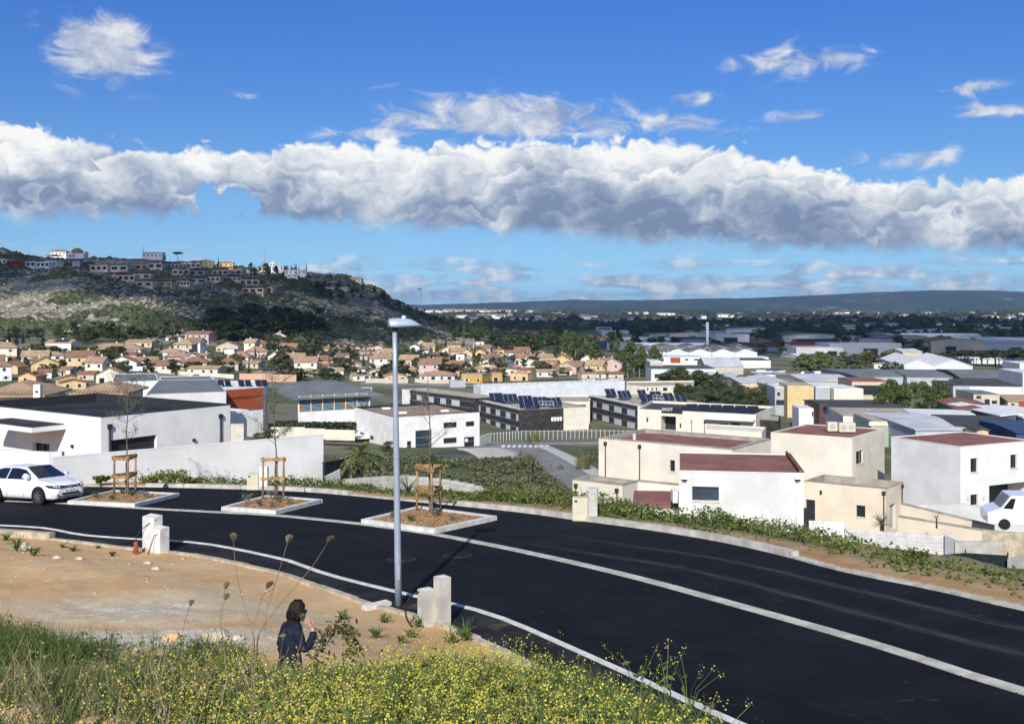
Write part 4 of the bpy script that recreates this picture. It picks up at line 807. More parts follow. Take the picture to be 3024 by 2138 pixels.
def fill(w, hole, kind, par):
    a, b, c, d = hole[:4]; k = (hole[4] if len(hole) > 4 and hole[4] else 0.22) - 0.03
    if kind in ('window', 'window_sill', 'window_white', 'window_wide'):
        fm = 'joinery_white' if kind == 'window_white' else 'joinery_dark'; fw = min(.07, (b - a) * .1)
        wn = panel(w, a + .005, b - .005, c + .005, d - .005, -k, .02, 'window', 'glass', par)
        fr = MB()
        for q in ((a, a + fw, c, d), (b - fw, b, c, d), (a + fw, b - fw, c, c + fw), (a + fw, b - fw, d - fw, d)): fr.par(w.at(q[0] + .004, q[2] + .004, -k + .002), w.at(q[1], 0) - w.at(q[0] + .008, 0), w.n.to_3d() * .04, (0, 0, q[3] - q[2] - .008))
        if (b - a) > 1.1: fr.par(w.at((a + b) / 2 - fw / 2, c + fw, -k + .002), w.d.to_3d() * fw, w.n.to_3d() * .04, (0, 0, d - c - 2 * fw))
        fr.obj('frame', fm, wn)
        if kind == 'window_sill': panel(w, a - .06, b + .06, c - .09, c - .004, .05, .20, 'sill', 'sill_stone', wn)
        return wn
    if kind == 'shutter': return panel(w, a + .005, b - .005, c + .005, d - .005, -k + .02, .03, 'shutter', 'slats_dark', par)
    if kind == 'blind': return panel(w, a + .005, b - .005, c + .005, d - .005, -k + .02, .03, 'blind', 'shutter_grey', par)
    if kind == 'blue': o = panel(w, a + .005, b - .005, c + .005, d - .005, -k + .02, .03, 'window', 'glass_blue', par); panel(w, a - .06, b + .06, c - .10, c - .004, .05, .20, 'sill', 'sill_stone', o); return o
    if kind == 'door': o = panel(w, a + .005, b - .005, c + .005, d - .005, -k + .02, .04, 'door', 'joinery_dark', par); panel(w, b - .2, b - .12, (c + d) / 2 - .06, (c + d) / 2, -k + .06, .03, 'handle', 'rail_metal', o); return o
    if kind == 'bluedoor': return panel(w, a + .005, b - .005, c + .005, d - .005, -k + .02, .04, 'garage_door', 'door_blue', par)
    if kind == 'greydoor': return panel(w, a + .005, b - .005, c + .005, d - .005, -k + .02, .04, 'garage_door', 'metal_grey', par)
    if kind == 'void': return panel(w, a + .005, b - .005, c + .005, d - .005, -k, .04, 'recess', 'joinery_dark', par)  # dark sheet behind the hole; the shade inside is painted by its colour
def inset(poly, d):
    n = len(poly); out = []
    for i in range(n):
        p, q, r = Vector(poly[i - 1][:2]), Vector(poly[i][:2]), Vector(poly[(i + 1) % n][:2]); e1 = (q - p).normalized(); e2 = (r - q).normalized(); n1 = Vector((-e1.y, e1.x)); n2 = Vector((-e2.y, e2.x)); b = (n1 + n2); b = b / max(.2, b.dot(n1)); v = q + b * d; out.append((v.x, v.y))
    return out
def ccw(P):
    a = sum(P[i][0] * P[(i + 1) % len(P)][1] - P[(i + 1) % len(P)][0] * P[i][1] for i in range(len(P))); return list(P) if a > 0 else list(reversed(P))
def flat_house(name, label, cat, poly, zb, zt, wm, rm, cm=None, pw=.2, pd=.25, wins=(), group=None, slope=None, parent=None, roof_name='roof', wmats=None):
    """poly CCW; wins: (edge index, 'px' rect or metre rect, kind); returns the thing and its walls"""
    c = Vector((sum(p[0] for p in poly) / len(poly), sum(p[1] for p in poly) / len(poly), zb)); t = parent or thing(name, label, cat, c, group); off = parent.matrix_world.translation if parent else c
    n = len(poly); Ws = [Wall(poly[i], poly[(i + 1) % n]) for i in range(n)]; H_ = {i: [] for i in range(n)}; K = []
    for wdef in wins:
        i, r, kind = wdef[:3]; rect = Ws[i].rect(*r[1:]) if r[0] == 'px' else r[1:]; dep = wdef[3] if len(wdef) > 3 else None
        rect = (max(rect[0], .02), min(rect[1], Ws[i].L - .02), max(rect[2], zb + .02), min(rect[3], zt - .02), dep)
        if rect[1] - rect[0] < .05 or rect[3] - rect[2] < .05: continue
        H_[i].append(rect); K.append((i, rect, kind))
    zr = zt - pd; ins = inset(poly, pw)
    made = []
    for i in range(n):
        mb = MB(); wall_face(mb, Ws[i], zb, zt, H_[i]); o = mb.obj('wall', (wmats or {}).get(i, wm), t); made.append(o)
    for i, rect, kind in K: o = fill(Ws[i], rect, kind, t); made.append(o) if o else None
    mb = MB(); mb.add([(p[0], p[1], zt) for p in poly] + [(p[0], p[1], zt) for p in ins] + [(p[0], p[1], zr) for p in ins], [(i, (i + 1) % n, n + (i + 1) % n, n + i) for i in range(n)] + [(n + i, n + (i + 1) % n, 2 * n + (i + 1) % n, 2 * n + i) for i in range(n)])
    if cm:
        ou = inset(poly, -.03); mb2 = MB(); mb2.add([(p[0], p[1], zt + .004) for p in ou] + [(p[0], p[1], zt + .05) for p in ou] + [(p[0], p[1], zt + .05) for p in ins] + [(p[0], p[1], zt + .004) for p in ins], [(a * n + i, a * n + (i + 1) % n, ((a + 1) % 4) * n + (i + 1) % n, ((a + 1) % 4) * n + i) for a in range(4) for i in range(n)]); made.append(mb2.obj('coping', cm, t))
    made.append(mb.obj('parapet', cm or wm, t)); mb = MB(); mb.add([(p[0], p[1], zr + (0 if slope is None else slope[i])) for i, p in enumerate(ins)], (tuple(range(n)),)); made.append(mb.obj(roof_name, rm, t))
    for o in made: shift(o, off)
    return t, Ws
def shift(o, off):
    if o.data is not None and o.type == 'MESH': o.data.transform(Matrix.Translation(-Vector(off)))
    for ch in o.children: shift(ch, off)
def corners(Cc, D, Lp, Rp):                     # near corner (px, py of the roof line), its depth, then the roof line's left and right ends
    c = W(Cc[0], Cc[1], D); zt = c.z
    def lev(p): d = -zt * F / (p[1] - HZ); return Vector(((p[0] - CXP) / F * d, d))
    l, r = lev(Lp), lev(Rp); c = Vector((c.x, c.y)); b = l + r - c; return [tuple(c), tuple(r), tuple(b), tuple(l)], zt   # CCW: near corner, right, back, left; edge 0 right face, edge 3 left face
def downpipe(t, w, s, z0, z1, m_='pipe_brown', head=True, sz=.09):
    off = t.matrix_world.translation if t.parent is None else t.matrix_world.translation; off = t.location
    p = w.at(s, z0, .07) - off; q = w.at(s, z1, .07) - off; dp = MB().tube([p, q], [sz / 2, sz / 2], 8).obj('downpipe', m_, t, True)
    if head: MB().box(q + Vector((0, 0, -.08)), (.24, .2, .26), math.atan2(w.d.y, w.d.x)).obj('hopper', m_, dp)
def fitting(t, w, s, z, d, name, m_):           # small box fixed on a wall
    o = MB().box(w.at(s, z, d[1] / 2) - t.location, d, math.atan2(w.d.y, w.d.x)).obj(name, m_, t); return o
def near_houses():
    # -- left: white house with black flat roof
    P, zt = corners((298, 1232), 60.0, (0, 1201), (680, 1195)); zb = -11.5
    P[3] = tuple(Vector(P[0]) + (Vector(P[3]) - Vector(P[0])) * 1.35); P[2] = tuple(Vector(P[1]) + Vector(P[3]) - Vector(P[0]))
    px = lambda a, b, c, d: ('px', a, b, c, d)
    t, w = flat_house('white_house', 'white cubic house with black flat roof behind the retaining wall', 'house', P, zb, zt, 'render_white', 'roof_black', 'coping_dark', .18, .55,
        [(0, px(328, 1300, 463, 1345), 'shutter', .3), (3, px(97, 1305, 146, 1360), 'window', .3)])
    for x in (322, 650): s, z = w[0].hit(x, 1255 if x < 400 else 1225); downpipe(t, w[0], s, zb, z, 'joinery_dark', True, .13)
    for i, x, y in ((3, 216, 1317), (0, 571, 1299)): s, z = w[i].hit(x, y); fitting(t, w[i], s, z, (.16, .14, .16), 'wall_light', 'joinery_dark')
    s, z = w[3].hit(42, 1236); o = MB().par(w[3].at(s - .2, z - .28, 0) - t.location, w[3].d.to_3d() * 6, w[3].n.to_3d() * 2.2, (0, 0, .28)).obj('canopy', 'render_white', t); MB().par(w[3].at(s - .1, z + .004, .1) - t.location, w[3].d.to_3d() * 5.8, w[3].n.to_3d() * 2.0, (0, 0, .05)).obj('canopy_roof', 'roof_black', o)
    w2 = w[0]; s, z = w2.hit(672, 1222); MB().par(Wall(P[1], P[2]).at(.5, z - .1, 0) - t.location, w[1].d.to_3d() * 3, w[1].n.to_3d() * 2.0, (0, 0, .16)).obj('side_canopy', 'render_white', t)
    # its raised roof part behind
    c = Vector(P[3]) * .55 + Vector(P[2]) * .45; A = Vector(P[3]).lerp(Vector(P[2]), .42); B = Vector(P[0]).lerp(Vector(P[1]), .42) 
    # -- retaining wall along the street and the bright low wall
    D0 = 46.6; a = W(156, 1353, D0); b = Vector(((955 - CXP) / F * -a.z * F / 380, -a.z * F / 380, a.z)); d = Vector((b.x - a.x, b.y - a.y, 0)).normalized(); n = Vector((d.y, -d.x, 0)); t = thing('retaining_wall', 'long pale rendered retaining wall below the white house', 'wall', (a.x, a.y, -10.5))
    L = (Vector((b.x, b.y)) - Vector((a.x, a.y))).length; MB().par((0, 0, 0), d * L, -n * .22, (0, 0, a.z + 10.5)).obj('face', 'render_grey', t); MB().par(Vector((0, 0, a.z + 10.502)) + n * .015, d * (L + .02), -n * .25, (0, 0, .04)).obj('coping', 'render_white', t)  # face toned greyer than white: the slanting sun's shade is in its colour
    Dw = 46.6; a2 = W(-60, 1334, Dw + 1.8); b2 = W(147, 1336, Dw + .75); t = thing('garden_wall', 'bright white garden wall directly behind the white car', 'wall', (b2.x, b2.y, -9.5)); d2 = Vector((a2.x - b2.x, a2.y - b2.y, 0)); MB().par((0, 0, 0), d2 * 1.6, Vector((-d2.y, d2.x, 0)).normalized() * -.28, (0, 0, b2.z + 9.5)).obj('face', 'render_white', t); MB().par(Vector((.05, -.05, 0)), Vector((.5, .05, 0)), Vector((0, .3, 0)), (0, 0, b2.z + 9.52)).obj('end_pier', 'render_grey', t)
    # -- dark gate panel, white end piece, rock, block wall below
    a = W(958, 1368, 53.5); b = W(1054, 1351, 58.0); t = thing('metal_gate', 'dark navy metal gate panel at the end of the retaining wall', 'gate', (a.x, a.y, -12)); d = Vector((b.x - a.x, b.y - a.y, 0)); n = Vector((-d.y, d.x, 0)).normalized()
    MB().prism([(0, 0), (d.x, d.y), (d.x + n.x * .1, d.y + n.y * .1), (n.x * .1, n.y * .1)], 0, [a.z + 12, b.z + 12, b.z + 12, a.z + 12]).obj('panel', 'navy_panel', t); MB().par(Vector((0, 0, a.z + 12)) - n * .03, d + Vector((0, 0, b.z - a.z)), n * .16, (0, 0, .06)).obj('top_rail', 'joinery_dark', t)
    a = W(958, 1400, 51.5); b = W(1005, 1386, 52.5); t = thing('wall_stub', 'white rendered wall stub in front of the dark gate', 'wall', (a.x, a.y, -11.5)); d = Vector((b.x - a.x, b.y - a.y, 0)); MB().prism([(0, 0), (d.x, d.y), (d.x - .05, d.y + .22), (-.05, .22)], 0, [a.z + 11.5 - .15, b.z + 11.5, b.z + 11.5, a.z + 11.5 - .15]).obj('face', 'render_rough', t)
    bpts = [(900, 1424, 50.5), (1015, 1416, 51), (1120, 1408, 52), (1205, 1404, 53), (1330, 1418, 53), (1400, 1432, 52.5), (1432, 1446, 52)]
    t = None; Q = [W(*q) for q in bpts]; base = Q[0].copy(); base.z = -12.5; t = thing('block_wall', 'unrendered grey concrete block wall beyond the far kerb', 'wall', base)
    for a, b in zip(Q[1:-1], Q[2:]):
        d = Vector((b.x - a.x, b.y - a.y, 0)); L = d.length; d /= L; nb = max(1, round(L / .5))
        for k in range(nb):
            top = a.z + (b.z - a.z) * (k + .5) / nb
            for r_ in range(9):
                z1 = top - r_ * .2 + random.uniform(-.004, .004); s0 = L * k / nb + .006 - (.0 if r_ % 2 else 0.0); p = Vector((a.x, a.y, 0)) + d * s0
                MB().par(p + Vector((0, 0, z1 - .19)) - base, d * (L / nb - .012), Vector((-d.y, d.x, 0)) * .2, (0, 0, .19)).obj('block', 'block_grey', t)
    for q, s_, l in (((845, 1290), (.9, .6, 1.0), 'stone gatepost standing behind the retaining wall'), ((700, 1275), (.8, .6, .8), 'pale boulder standing behind the white house corner')):
        p = W(q[0], q[1], 66); o = MB().box((0, 0, -2), (s_[0], s_[1], 5), .3).obj('gatepost', 'sill_stone', None, label=l, cat='post'); o.location = p
    # -- right: cluster of cream cubic houses with red roofs
    P, zt = corners((2005, 1391), 58.0, (2005, 1336), (2374, 1399)); zb = -15.0
    t, w = flat_house('white_house', 'nearest white-grey rendered house with red flat roof beyond the kerb', 'house', P, zb, zt, 'render_rough', 'roof_red', 'render_white', .05, .03, [(0, px(2044, 1436, 2123, 1477), 'blue', .2)])
    for x in (2021, 2355):
        s, z = w[0].hit(x, 1408); downpipe(t, w[0], s, zb, z, 'render_white', False, .1); o = fitting(t, w[0], s, z, (.34, .2, .22), 'hopper', 'joinery_white'); fitting(t, w[0], s, z - .16, (.2, .22, .1), 'hopper_outlet', 'joinery_dark')
    e = Wall(P[1], P[2]); MB().par(e.at(0, zt, -.25) - t.location, e.d.to_3d() * e.L, e.n.to_3d() * .12, (0, 0, .22)).obj('roof_upstand', 'roof_red', t); MB().par(e.at(0, zt, -.02) - t.location, e.d.to_3d() * e.L, e.n.to_3d() * .05, (0, 0, .12)).obj('edge_trim', 'roof_red', t)
    P, zt = corners((2163, 1328), 78.0, (1768, 1294), (2277, 1297)); t, w = flat_house('cream_house', 'long cream house with sunken red roof and two dark downpipes', 'house', P, -19.0, zt, 'render_cream', 'roof_red', 'coping_grey', .5, .22, [(3, px(1978, 1358, 1993, 1391), 'window_sill')])
    for x, y0, y1 in ((1789, 1306, 1405), (1890, 1315, 1418)): s, z = w[3].hit(x, y0); s2, z2 = w[3].hit(x, y1); downpipe(t, w[3], s, z2 - .3, z)
    s = Vector(P[2]).lerp(Vector(P[3]), .45); o = MB().tube([Vector((s.x, s.y, zt - .2)) - t.location + Vector((.5, -3.2, 0)), Vector((s.x, s.y, zt + .35)) - t.location + Vector((.5, -3.2, 0))], [.14, .14], 10).obj('roof_vent', 'sill_stone', t)
    P, zt = corners((1838, 1434), 70.5, (1691, 1416), (1883, 1421)); P[3] = tuple(Vector(P[3])); t, w = flat_house('cream_annex', 'low cream annex with red roof left of the long cream house', 'house', P, -18, zt, 'render_cream', 'roof_red', 'coping_grey', .4, .2)
    for x, y in ((1702, 1430), (1823, 1444)): s, z = w[3].hit(x, y); downpipe(t, w[3], s, -18, z)
    # cream wall behind the small red lean-to
    a = W(1883, 1422, 74.0); b = W(2010, 1434, 73.0); t = thing('terrace_wall', 'cream wall with grey coping between the annex and the nearest house', 'wall', (a.x, a.y, -18)); d = Vector((b.x - a.x, b.y - a.y, 0)); MB().prism([(0, 0), (d.x, d.y), (d.x, d.y + .4), (0, .4)], 0, [a.z + 18, b.z + 18, b.z + 18, a.z + 18]).obj('face', 'render_cream', t); MB().par(Vector((0, -.03, a.z + 18.003)), d + Vector((0, 0, b.z - a.z)), Vector((0, .46, 0)), (0, 0, .09)).obj('coping', 'coping_grey', t)
    a0, a1 = W(1868, 1491, 64.0), W(2004, 1495, 63.5); b0, b1 = W(1872, 1448, 68.0), W(2004, 1450, 67.5); t = thing('lean_to', 'small red lean-to roof on a white wall left of the nearest house', 'shed', (a0.x, a0.y, -17)); o = a0.copy(); o.z = -17
    MB().add([p - o for p in (a0, a1, b1, b0)] + [p - o + Vector((0, 0, -.12)) for p in (a0, a1, b1, b0)], ((0, 1, 2, 3), (7, 6, 5, 4), (0, 4, 5, 1), (3, 7, 4, 0))).obj('roof', 'roof_red', t); MB().par(Vector((0, .1, 0)), a1 - a0 + Vector((0, 0, 0)), Vector((0, .25, 0)), (0, 0, a0.z + 17 - .06)).obj('wall', 'render_white', t)
    q = W(1992, 1464, 63.0); ac = thing('air_conditioner', 'white air-conditioning unit fixed on the left side of the nearest house', 'air conditioner', q); MB().box((0, 0, 0), (.34, .9, .7)).obj('case', 'plastic_white', ac); MB().box((0, 0, -.42), (.5, .06, .06)).obj('bracket', 'joinery_dark', ac)
    # tall block behind
    P, zt = corners((2517, 1293), 92.0, (2276, 1276), (2612, 1266)); t, w = flat_house('cream_house', 'tall cream cube house with red roof carrying air-conditioning units', 'house', P, -22, zt, 'render_cream', 'roof_red', None, .22, .06, [(0, px(2528, 1334, 2548, 1366), 'window_sill'), (0, px(2570, 1322, 2574, 1326), 'void'), (0, px(2585, 1317, 2589, 1321), 'void')])
    q = W(2500, 1276, 96); q.z = zt - .05
    for k in range(2):
        ac = thing('air_conditioner', ['large two-fan air conditioner on the red roof of the tall cream house', 'smaller air conditioner behind its twin on the red roof'][k], 'air conditioner', q + Vector(((0, 0, 0), (-1.2, .6, 0))[k])); MB().box((0, 0, .55), (1.5 if k == 0 else .9, .5, .85)).obj('case', 'cabinet_beige', ac); MB().box((0, 0, .06), (1.5 if k == 0 else .9, .4, .12)).obj('feet', 'joinery_dark', ac)
        for s in ((-.36, .36) if k == 0 else (0,)): MB().tube([(s, -.25, .55), (s, -.262, .55)], [.27, .27], 16).obj('fan_grille', 'metal_grey', ac)
    # garage wing
    P, zt = corners((2616, 1444), 80.0, (2374, 1421), (2668, 1424)); t, w = flat_house('garage_wing', 'single-storey peach garage wing with grey gravel parapet roof', 'house', P, -21, zt, 'render_peach', 'coping_grey', 'coping_grey', .12, .5, [(3, px(2380, 1474, 2407, 1545), 'door'), (3, px(2529, 1491, 2555, 1525), 'window_sill'), (0, px(2627, 1492, 2645, 1560), 'greydoor', .3)])
    for i, x, y in ((3, 2611, 1452), (0, 2662, 1432)): s, z = w[i].hit(x, y); downpipe(t, w[i], s, -20, z)
    s, z = w[3].hit(2425, 1453); fitting(t, w[3], s, z, (.14, .14, .3), 'wall_light', 'joinery_dark')
    # rightmost house
    P, zt = corners((2836, 1320), 85.0, (2632, 1291), (3024, 1304)); P[1] = tuple(Vector(P[0]) + (Vector(P[1]) - Vector(P[0])) * 1.15); P[2] = tuple(Vector(P[1]) + Vector(P[3]) - Vector(P[0]))
    t, w = flat_house('cream_house', 'two-storey white house with red roof at the right edge', 'house', P, -22, zt, 'render_white', 'roof_red', 'render_white', .06, .03, [(0, px(2866, 1354, 2887, 1393), 'window_sill'), (0, px(2984, 1343, 3003, 1381), 'window_sill'), (0, px(2866, 1461, 2888, 1490), 'window_sill'), (0, px(2921, 1434, 3060, 1520), 'void', 2.5)], wmats={3: 'render_grey'})  # left face in a greyer render: its weaker sun is put into the colour
    for x in (2856, 2903): s, z = w[0].hit(x, 1468); fitting(t, w[0], s, z, (.12, .14, .3), 'wall_light', 'sill_stone')
    # terraces, ramp walls and steps on the right
    def seg(name, label, pts, zb, th, m_, cop=None, mode=0):
        Q = [W(*p) for p in pts]; o = Q[0].copy(); o.z = zb; t = thing(name, label, 'wall', o)
        for a, b in zip(Q[:-1], Q[1:]):
            d = Vector((b.x - a.x, b.y - a.y, 0)); n = Vector((-d.y, d.x, 0)).normalized() * th; p = Vector((a.x, a.y, 0)) - Vector((o.x, o.y, 0))
            MB().prism([(p.x, p.y), (p.x + d.x, p.y + d.y), (p.x + d.x + n.x, p.y + d.y + n.y), (p.x + n.x, p.y + n.y)], 0, [a.z - zb, b.z - zb, b.z - zb, a.z - zb]).obj('face', m_, t)
            if cop: MB().par(p + Vector((0, 0, a.z - zb + .003)) - n * .1, d + Vector((0, 0, b.z - a.z)), n * 1.2, (0, 0, .07)).obj('coping', cop, t)
        return t
    seg('ramp_wall', 'peach ramp wall running down to the right edge behind the gate', [(2660, 1488, 74), (2935, 1555, 70.5)], -22, .3, 'render_peach', 'coping_grey'); seg('ramp_wall', 'pale upper ramp wall under the rightmost house', [(2640, 1492, 83), (2836, 1488, 79.5), (3060, 1530, 76)], -22, .3, 'render_rough')
    seg('ramp_wall', 'cream lower wall in front of the garage drive', [(2652, 1526, 70), (2930, 1572, 66.5), (2960, 1580, 66.2)], -21, .3, 'render_peach', 'coping_grey')
    seg('terrace_wall', 'white wall beside the stair left of the yucca', [(2376, 1538, 66), (2495, 1542, 65)], -19, .25, 'render_white')
    t = thing('block_wall', 'white painted block wall in front of the garage wing', 'wall', W(2497, 1567, 58)); o = t.location.copy(); a, b = W(2497, 1562, 58), W(2790, 1580, 53.5); d = Vector((b.x - a.x, b.y - a.y, 0)); L = d.length; d /= L; nb = round(L / .5)
    for k in range(nb):
        for r_ in range(6):
            z1 = a.z + (b.z - a.z) * k / nb - r_ * .2; MB().par(Vector((a.x, a.y, z1 - .195)) + d * (k * .5 + .004) - o, d * .492, Vector((-d.y, d.x, 0)) * .2, (0, 0, .19)).obj('block', 'block_white', t)
    seg('ramp_wall', 'white stepped wall at the right end of the painted block wall', [(2790, 1578, 53.3), (2860, 1612, 51.5)], -15, .2, 'render_white')
    t = seg('block_wall', 'plain grey block wall behind the dark mesh fence', [(2820, 1600, 50), (2960, 1598, 49.5)], -14, .2, 'block_grey'); seg('block_wall', 'grey block wall at the right edge beside the mesh fence', [(2975, 1648, 44), (3060, 1640, 43)], -13, .2, 'block_grey')
    seg('terrace_wall', 'pale concrete terrace beyond the mesh fence at the right edge', [(2900, 1566, 60), (3080, 1580, 58.5)], -18, .3, 'concrete_tan')
    # dark mesh fence
    Q = [W(2765, 1640, 46.5), W(2850, 1632, 45.5), W(2975, 1640, 44.3)]; o = Q[0].copy(); t = thing('mesh_fence', 'dark green mesh fence at the bottom right behind the weeds', 'fence', o)
    for a, b in zip(Q[:-1], Q[1:]):
        d = b - a; MB().add([a - o, b - o, b - o + Vector((0, 0, -1.3)), a - o + Vector((0, 0, -1.3)), a - o + Vector((0, .02, 0)), b - o + Vector((0, .02, 0)), b - o + Vector((0, .02, -1.3)), a - o + Vector((0, .02, -1.3))], ((3, 2, 1, 0), (4, 5, 6, 7), (0, 1, 5, 4))).obj('mesh_panel', 'mesh_green', t)
    for q in Q: MB().tube([q - o + Vector((0, -.03, -1.5)), q - o + Vector((0, -.03, .15))], [.03, .03], 8).obj('post', 'joinery_dark', t)
    # stair rail and dark post
    t = thing('stair_rail', 'thin grey metal stair rail beside the white block wall', 'railing', W(2493, 1600, 52)); o = t.location.copy(); A, B = W(2494, 1562, 52), W(2560, 1618, 48)
    MB().tube([A - o, B - o], .022, 6).obj('top_rail', 'rail_metal', t)
    for k in range(6): p = A.lerp(B, k / 5) - o; MB().tube([p, p + Vector((0, 0, -1.0))], .015, 6).obj('baluster', 'rail_metal', t)
    p = W(2381, 1590, 50.5); MB().box((0, 0, -.6), (.22, .12, 3.0)).obj('gate_post', 'joinery_dark', None, label='dark gate post at the right corner of the nearest house', cat='post').location = p + Vector((0, 0, .6))
    p = W(2415, 1555, 60); t = thing('folding_chair', 'light wire garden chair on the terrace beside the nearest house', 'chair', p + Vector((0, 0, -.6)))
    for x in (-.3, .3): MB().tube([(x, 0, 0), (x + .05, .1, .9)], .015, 5).obj('leg', 'rail_metal', t)
    for z in (.3, .55, .8): MB().tube([(-.3, .05, z), (.32, .05, z)], .012, 5).obj('bar', 'rail_metal', t)
near_houses()
# ------------------------------------------------------------------ trees
leafmat('pine', (0.018, 0.030, 0.014), (0.050, 0.068, 0.026), 0.15, 0.4); leafmat('broad', (0.040, 0.060, 0.018), (0.115, 0.135, 0.045), 0.3, 0.4); leafmat('poplar', (0.055, 0.085, 0.022), (0.15, 0.185, 0.055), 0.3, 0.4)
leafmat('olive', (0.055, 0.068, 0.034), (0.125, 0.135, 0.075), 0.25, 0.5); leafmat('spring', (0.10, 0.13, 0.03), (0.20, 0.21, 0.06), 0.3, 0.4); leafmat('palm', (0.09, 0.12, 0.035), (0.23, 0.25, 0.10), 0.2, 1.0); leafmat('cypress', (0.012, 0.024, 0.012), (0.032, 0.05, 0.02), 0.1, 0.4)
leafmat('blossom', (0.16, 0.10, 0.085), (0.26, 0.17, 0.14), 0.2, 0.6); leafmat('reed', (0.13, 0.13, 0.055), (0.26, 0.24, 0.12), 0.2, 1.0)
mat('trunk', (0.11, 0.085, 0.065), 0.95, 0.3, 5.0); mat('trunk_pale', (0.26, 0.24, 0.20), 0.95, 0.2, 5.0)
def crown(name, blobs, n, size, key, seed=0, up=0.25, aspect=1.6):
    """leaf clumps over the surface and volume of many small lobes; blobs: (x, y, z, rx, ry, rz)"""
    r = np.random.default_rng(seed); B = np.array(blobs, float); vol = (B[:, 3] * B[:, 4] + B[:, 3] * B[:, 5]); k = r.choice(len(B), n, p=vol / vol.sum()); d = r.normal(size=(n, 3)); d /= np.linalg.norm(d, axis=1)[:, None]
    d[:, 2] = np.where(r.random(n) < up, np.abs(d[:, 2]), d[:, 2]); rad = r.uniform(.55, 1.06, n) ** .6
    c = B[k, :3] + d * B[k, 3:] * rad[:, None]; nrm = d + r.normal(size=(n, 3)) * .55; nrm /= np.linalg.norm(nrm, axis=1)[:, None]
    a = np.cross(nrm, r.normal(size=(n, 3))); a /= np.linalg.norm(a, axis=1)[:, None]; b = np.cross(nrm, a); s = size * r.uniform(.55, 1.3, n)[:, None]
    V = np.stack([c - a * s * aspect * .5, c + b * s * .5 + a * s * .1, c + a * s * aspect * .5, c - b * s * .5 - a * s * .1], 1).reshape(-1, 3); return np_mesh(name, V, np.arange(4 * n).reshape(n, 4), key)
def lobes(kind, seed):
    r = random.Random(seed); L = []
    if kind == 'pine':                          # irregular conical-round, height 1
        for i in range(16): z = r.uniform(.28, .95); w = .30 * (1 - .65 * max(0, (z - .45) / .55)); a = r.uniform(0, 6.28); q = r.uniform(.2, .85) * w; L.append((math.cos(a) * q, math.sin(a) * q, z, .13, .13, .09))
    elif kind == 'umbrella':
        for i in range(16): a = r.uniform(0, 6.28); q = r.uniform(0, .36); L.append((math.cos(a) * q, math.sin(a) * q, .80 + .10 * (1 - q / .36) + r.uniform(-.04, .04), .15, .15, .085))
    elif kind == 'round':
        for i in range(20): z = r.uniform(.25, .88); w = .36 * math.sqrt(max(.05, 1 - ((z - .55) / .42) ** 2)); a = r.uniform(0, 6.28); q = r.uniform(.35, .95) * w; L.append((math.cos(a) * q, math.sin(a) * q, z, .15, .15, .12))
    elif kind == 'poplar':
        for i in range(26): z = r.uniform(.12, .97); w = .15 * math.sqrt(max(.06, 1 - ((z - .45) / .56) ** 2)); a = r.uniform(0, 6.28); q = r.uniform(.2, .9) * w; L.append((math.cos(a) * q, math.sin(a) * q, z, .065, .065, .085))
    elif kind == 'cypress':
        for i in range(14): z = .06 + .9 * i / 13; L.append((r.uniform(-.015, .015), r.uniform(-.015, .015), z, .085 * (1.05 - z) + .015, .085 * (1.05 - z) + .015, .07))
    elif kind == 'bush':
        for i in range(12): a = r.uniform(0, 6.28); q = r.uniform(.1, .5); z = r.uniform(.25, .7); L.append((math.cos(a) * q, math.sin(a) * q, z, .24, .24, .24))
    return L
PROTO = {}
def tree_proto(kind, key, n, size, var, trunk_r=.022, trunk_h=.6):
    out = []
    for v in range(var):
        cr = crown(kind + '_crown', lobes(kind, 100 + v * 7), n, size, key, 50 + v); tr = MB(); r = random.Random(v)
        tr.tube([(0, 0, -.05), (r.uniform(-.01, .01), r.uniform(-.01, .01), trunk_h * .5), (r.uniform(-.02, .02), r.uniform(-.02, .02), trunk_h)], [trunk_r, trunk_r * .8, trunk_r * .4], 5, cap=False)
        if kind != 'cypress':
            for k in range(4): a = r.uniform(0, 6.28); z = trunk_h * r.uniform(.5, .95); tr.tube([(0, 0, z), (math.cos(a) * .12, math.sin(a) * .12, z + .16)], [trunk_r * .5, trunk_r * .2], 4, cap=False)
        out.append((cr, tr.mesh('trunk', 'trunk_pale' if kind == 'poplar' else 'trunk')))
    return out
for kd, key, n, sz, var in (('pine', 'pine', 420, .075, 4), ('umbrella', 'pine', 420, .07, 3), ('round', 'broad', 480, .075, 4), ('olive', 'olive', 420, .08, 3), ('poplar', 'poplar', 700, .042, 4), ('cypress', 'cypress', 260, .05, 2), ('bush', 'olive', 300, .15, 4), ('spring', 'spring', 420, .085, 3), ('blossom', 'blossom', 300, .11, 1)):
    PROTO[kd] = tree_proto({'olive': 'round', 'spring': 'round', 'blossom': 'bush'}.get(kd, kd), key, n, sz, var)
PROTO['fine_poplar'] = tree_proto('poplar', 'poplar', 3600, .021, 4); PROTO['fine_round'] = tree_proto('round', 'broad', 2600, .033, 3); PROTO['fine_bush'] = tree_proto('bush', 'olive', 2200, .055, 3); PROTO['fine_olive'] = tree_proto('round', 'olive', 2200, .036, 2)
NAMES = {'pine': 'pine_tree', 'umbrella': 'umbrella_pine', 'round': 'leafy_tree', 'olive': 'olive_tree', 'poplar': 'poplar_tree', 'cypress': 'cypress_tree', 'bush': 'bush', 'spring': 'spring_tree', 'blossom': 'flowering_bush', 'fine_poplar': 'poplar_tree', 'fine_round': 'leafy_tree', 'fine_bush': 'bush', 'fine_olive': 'olive_tree'}
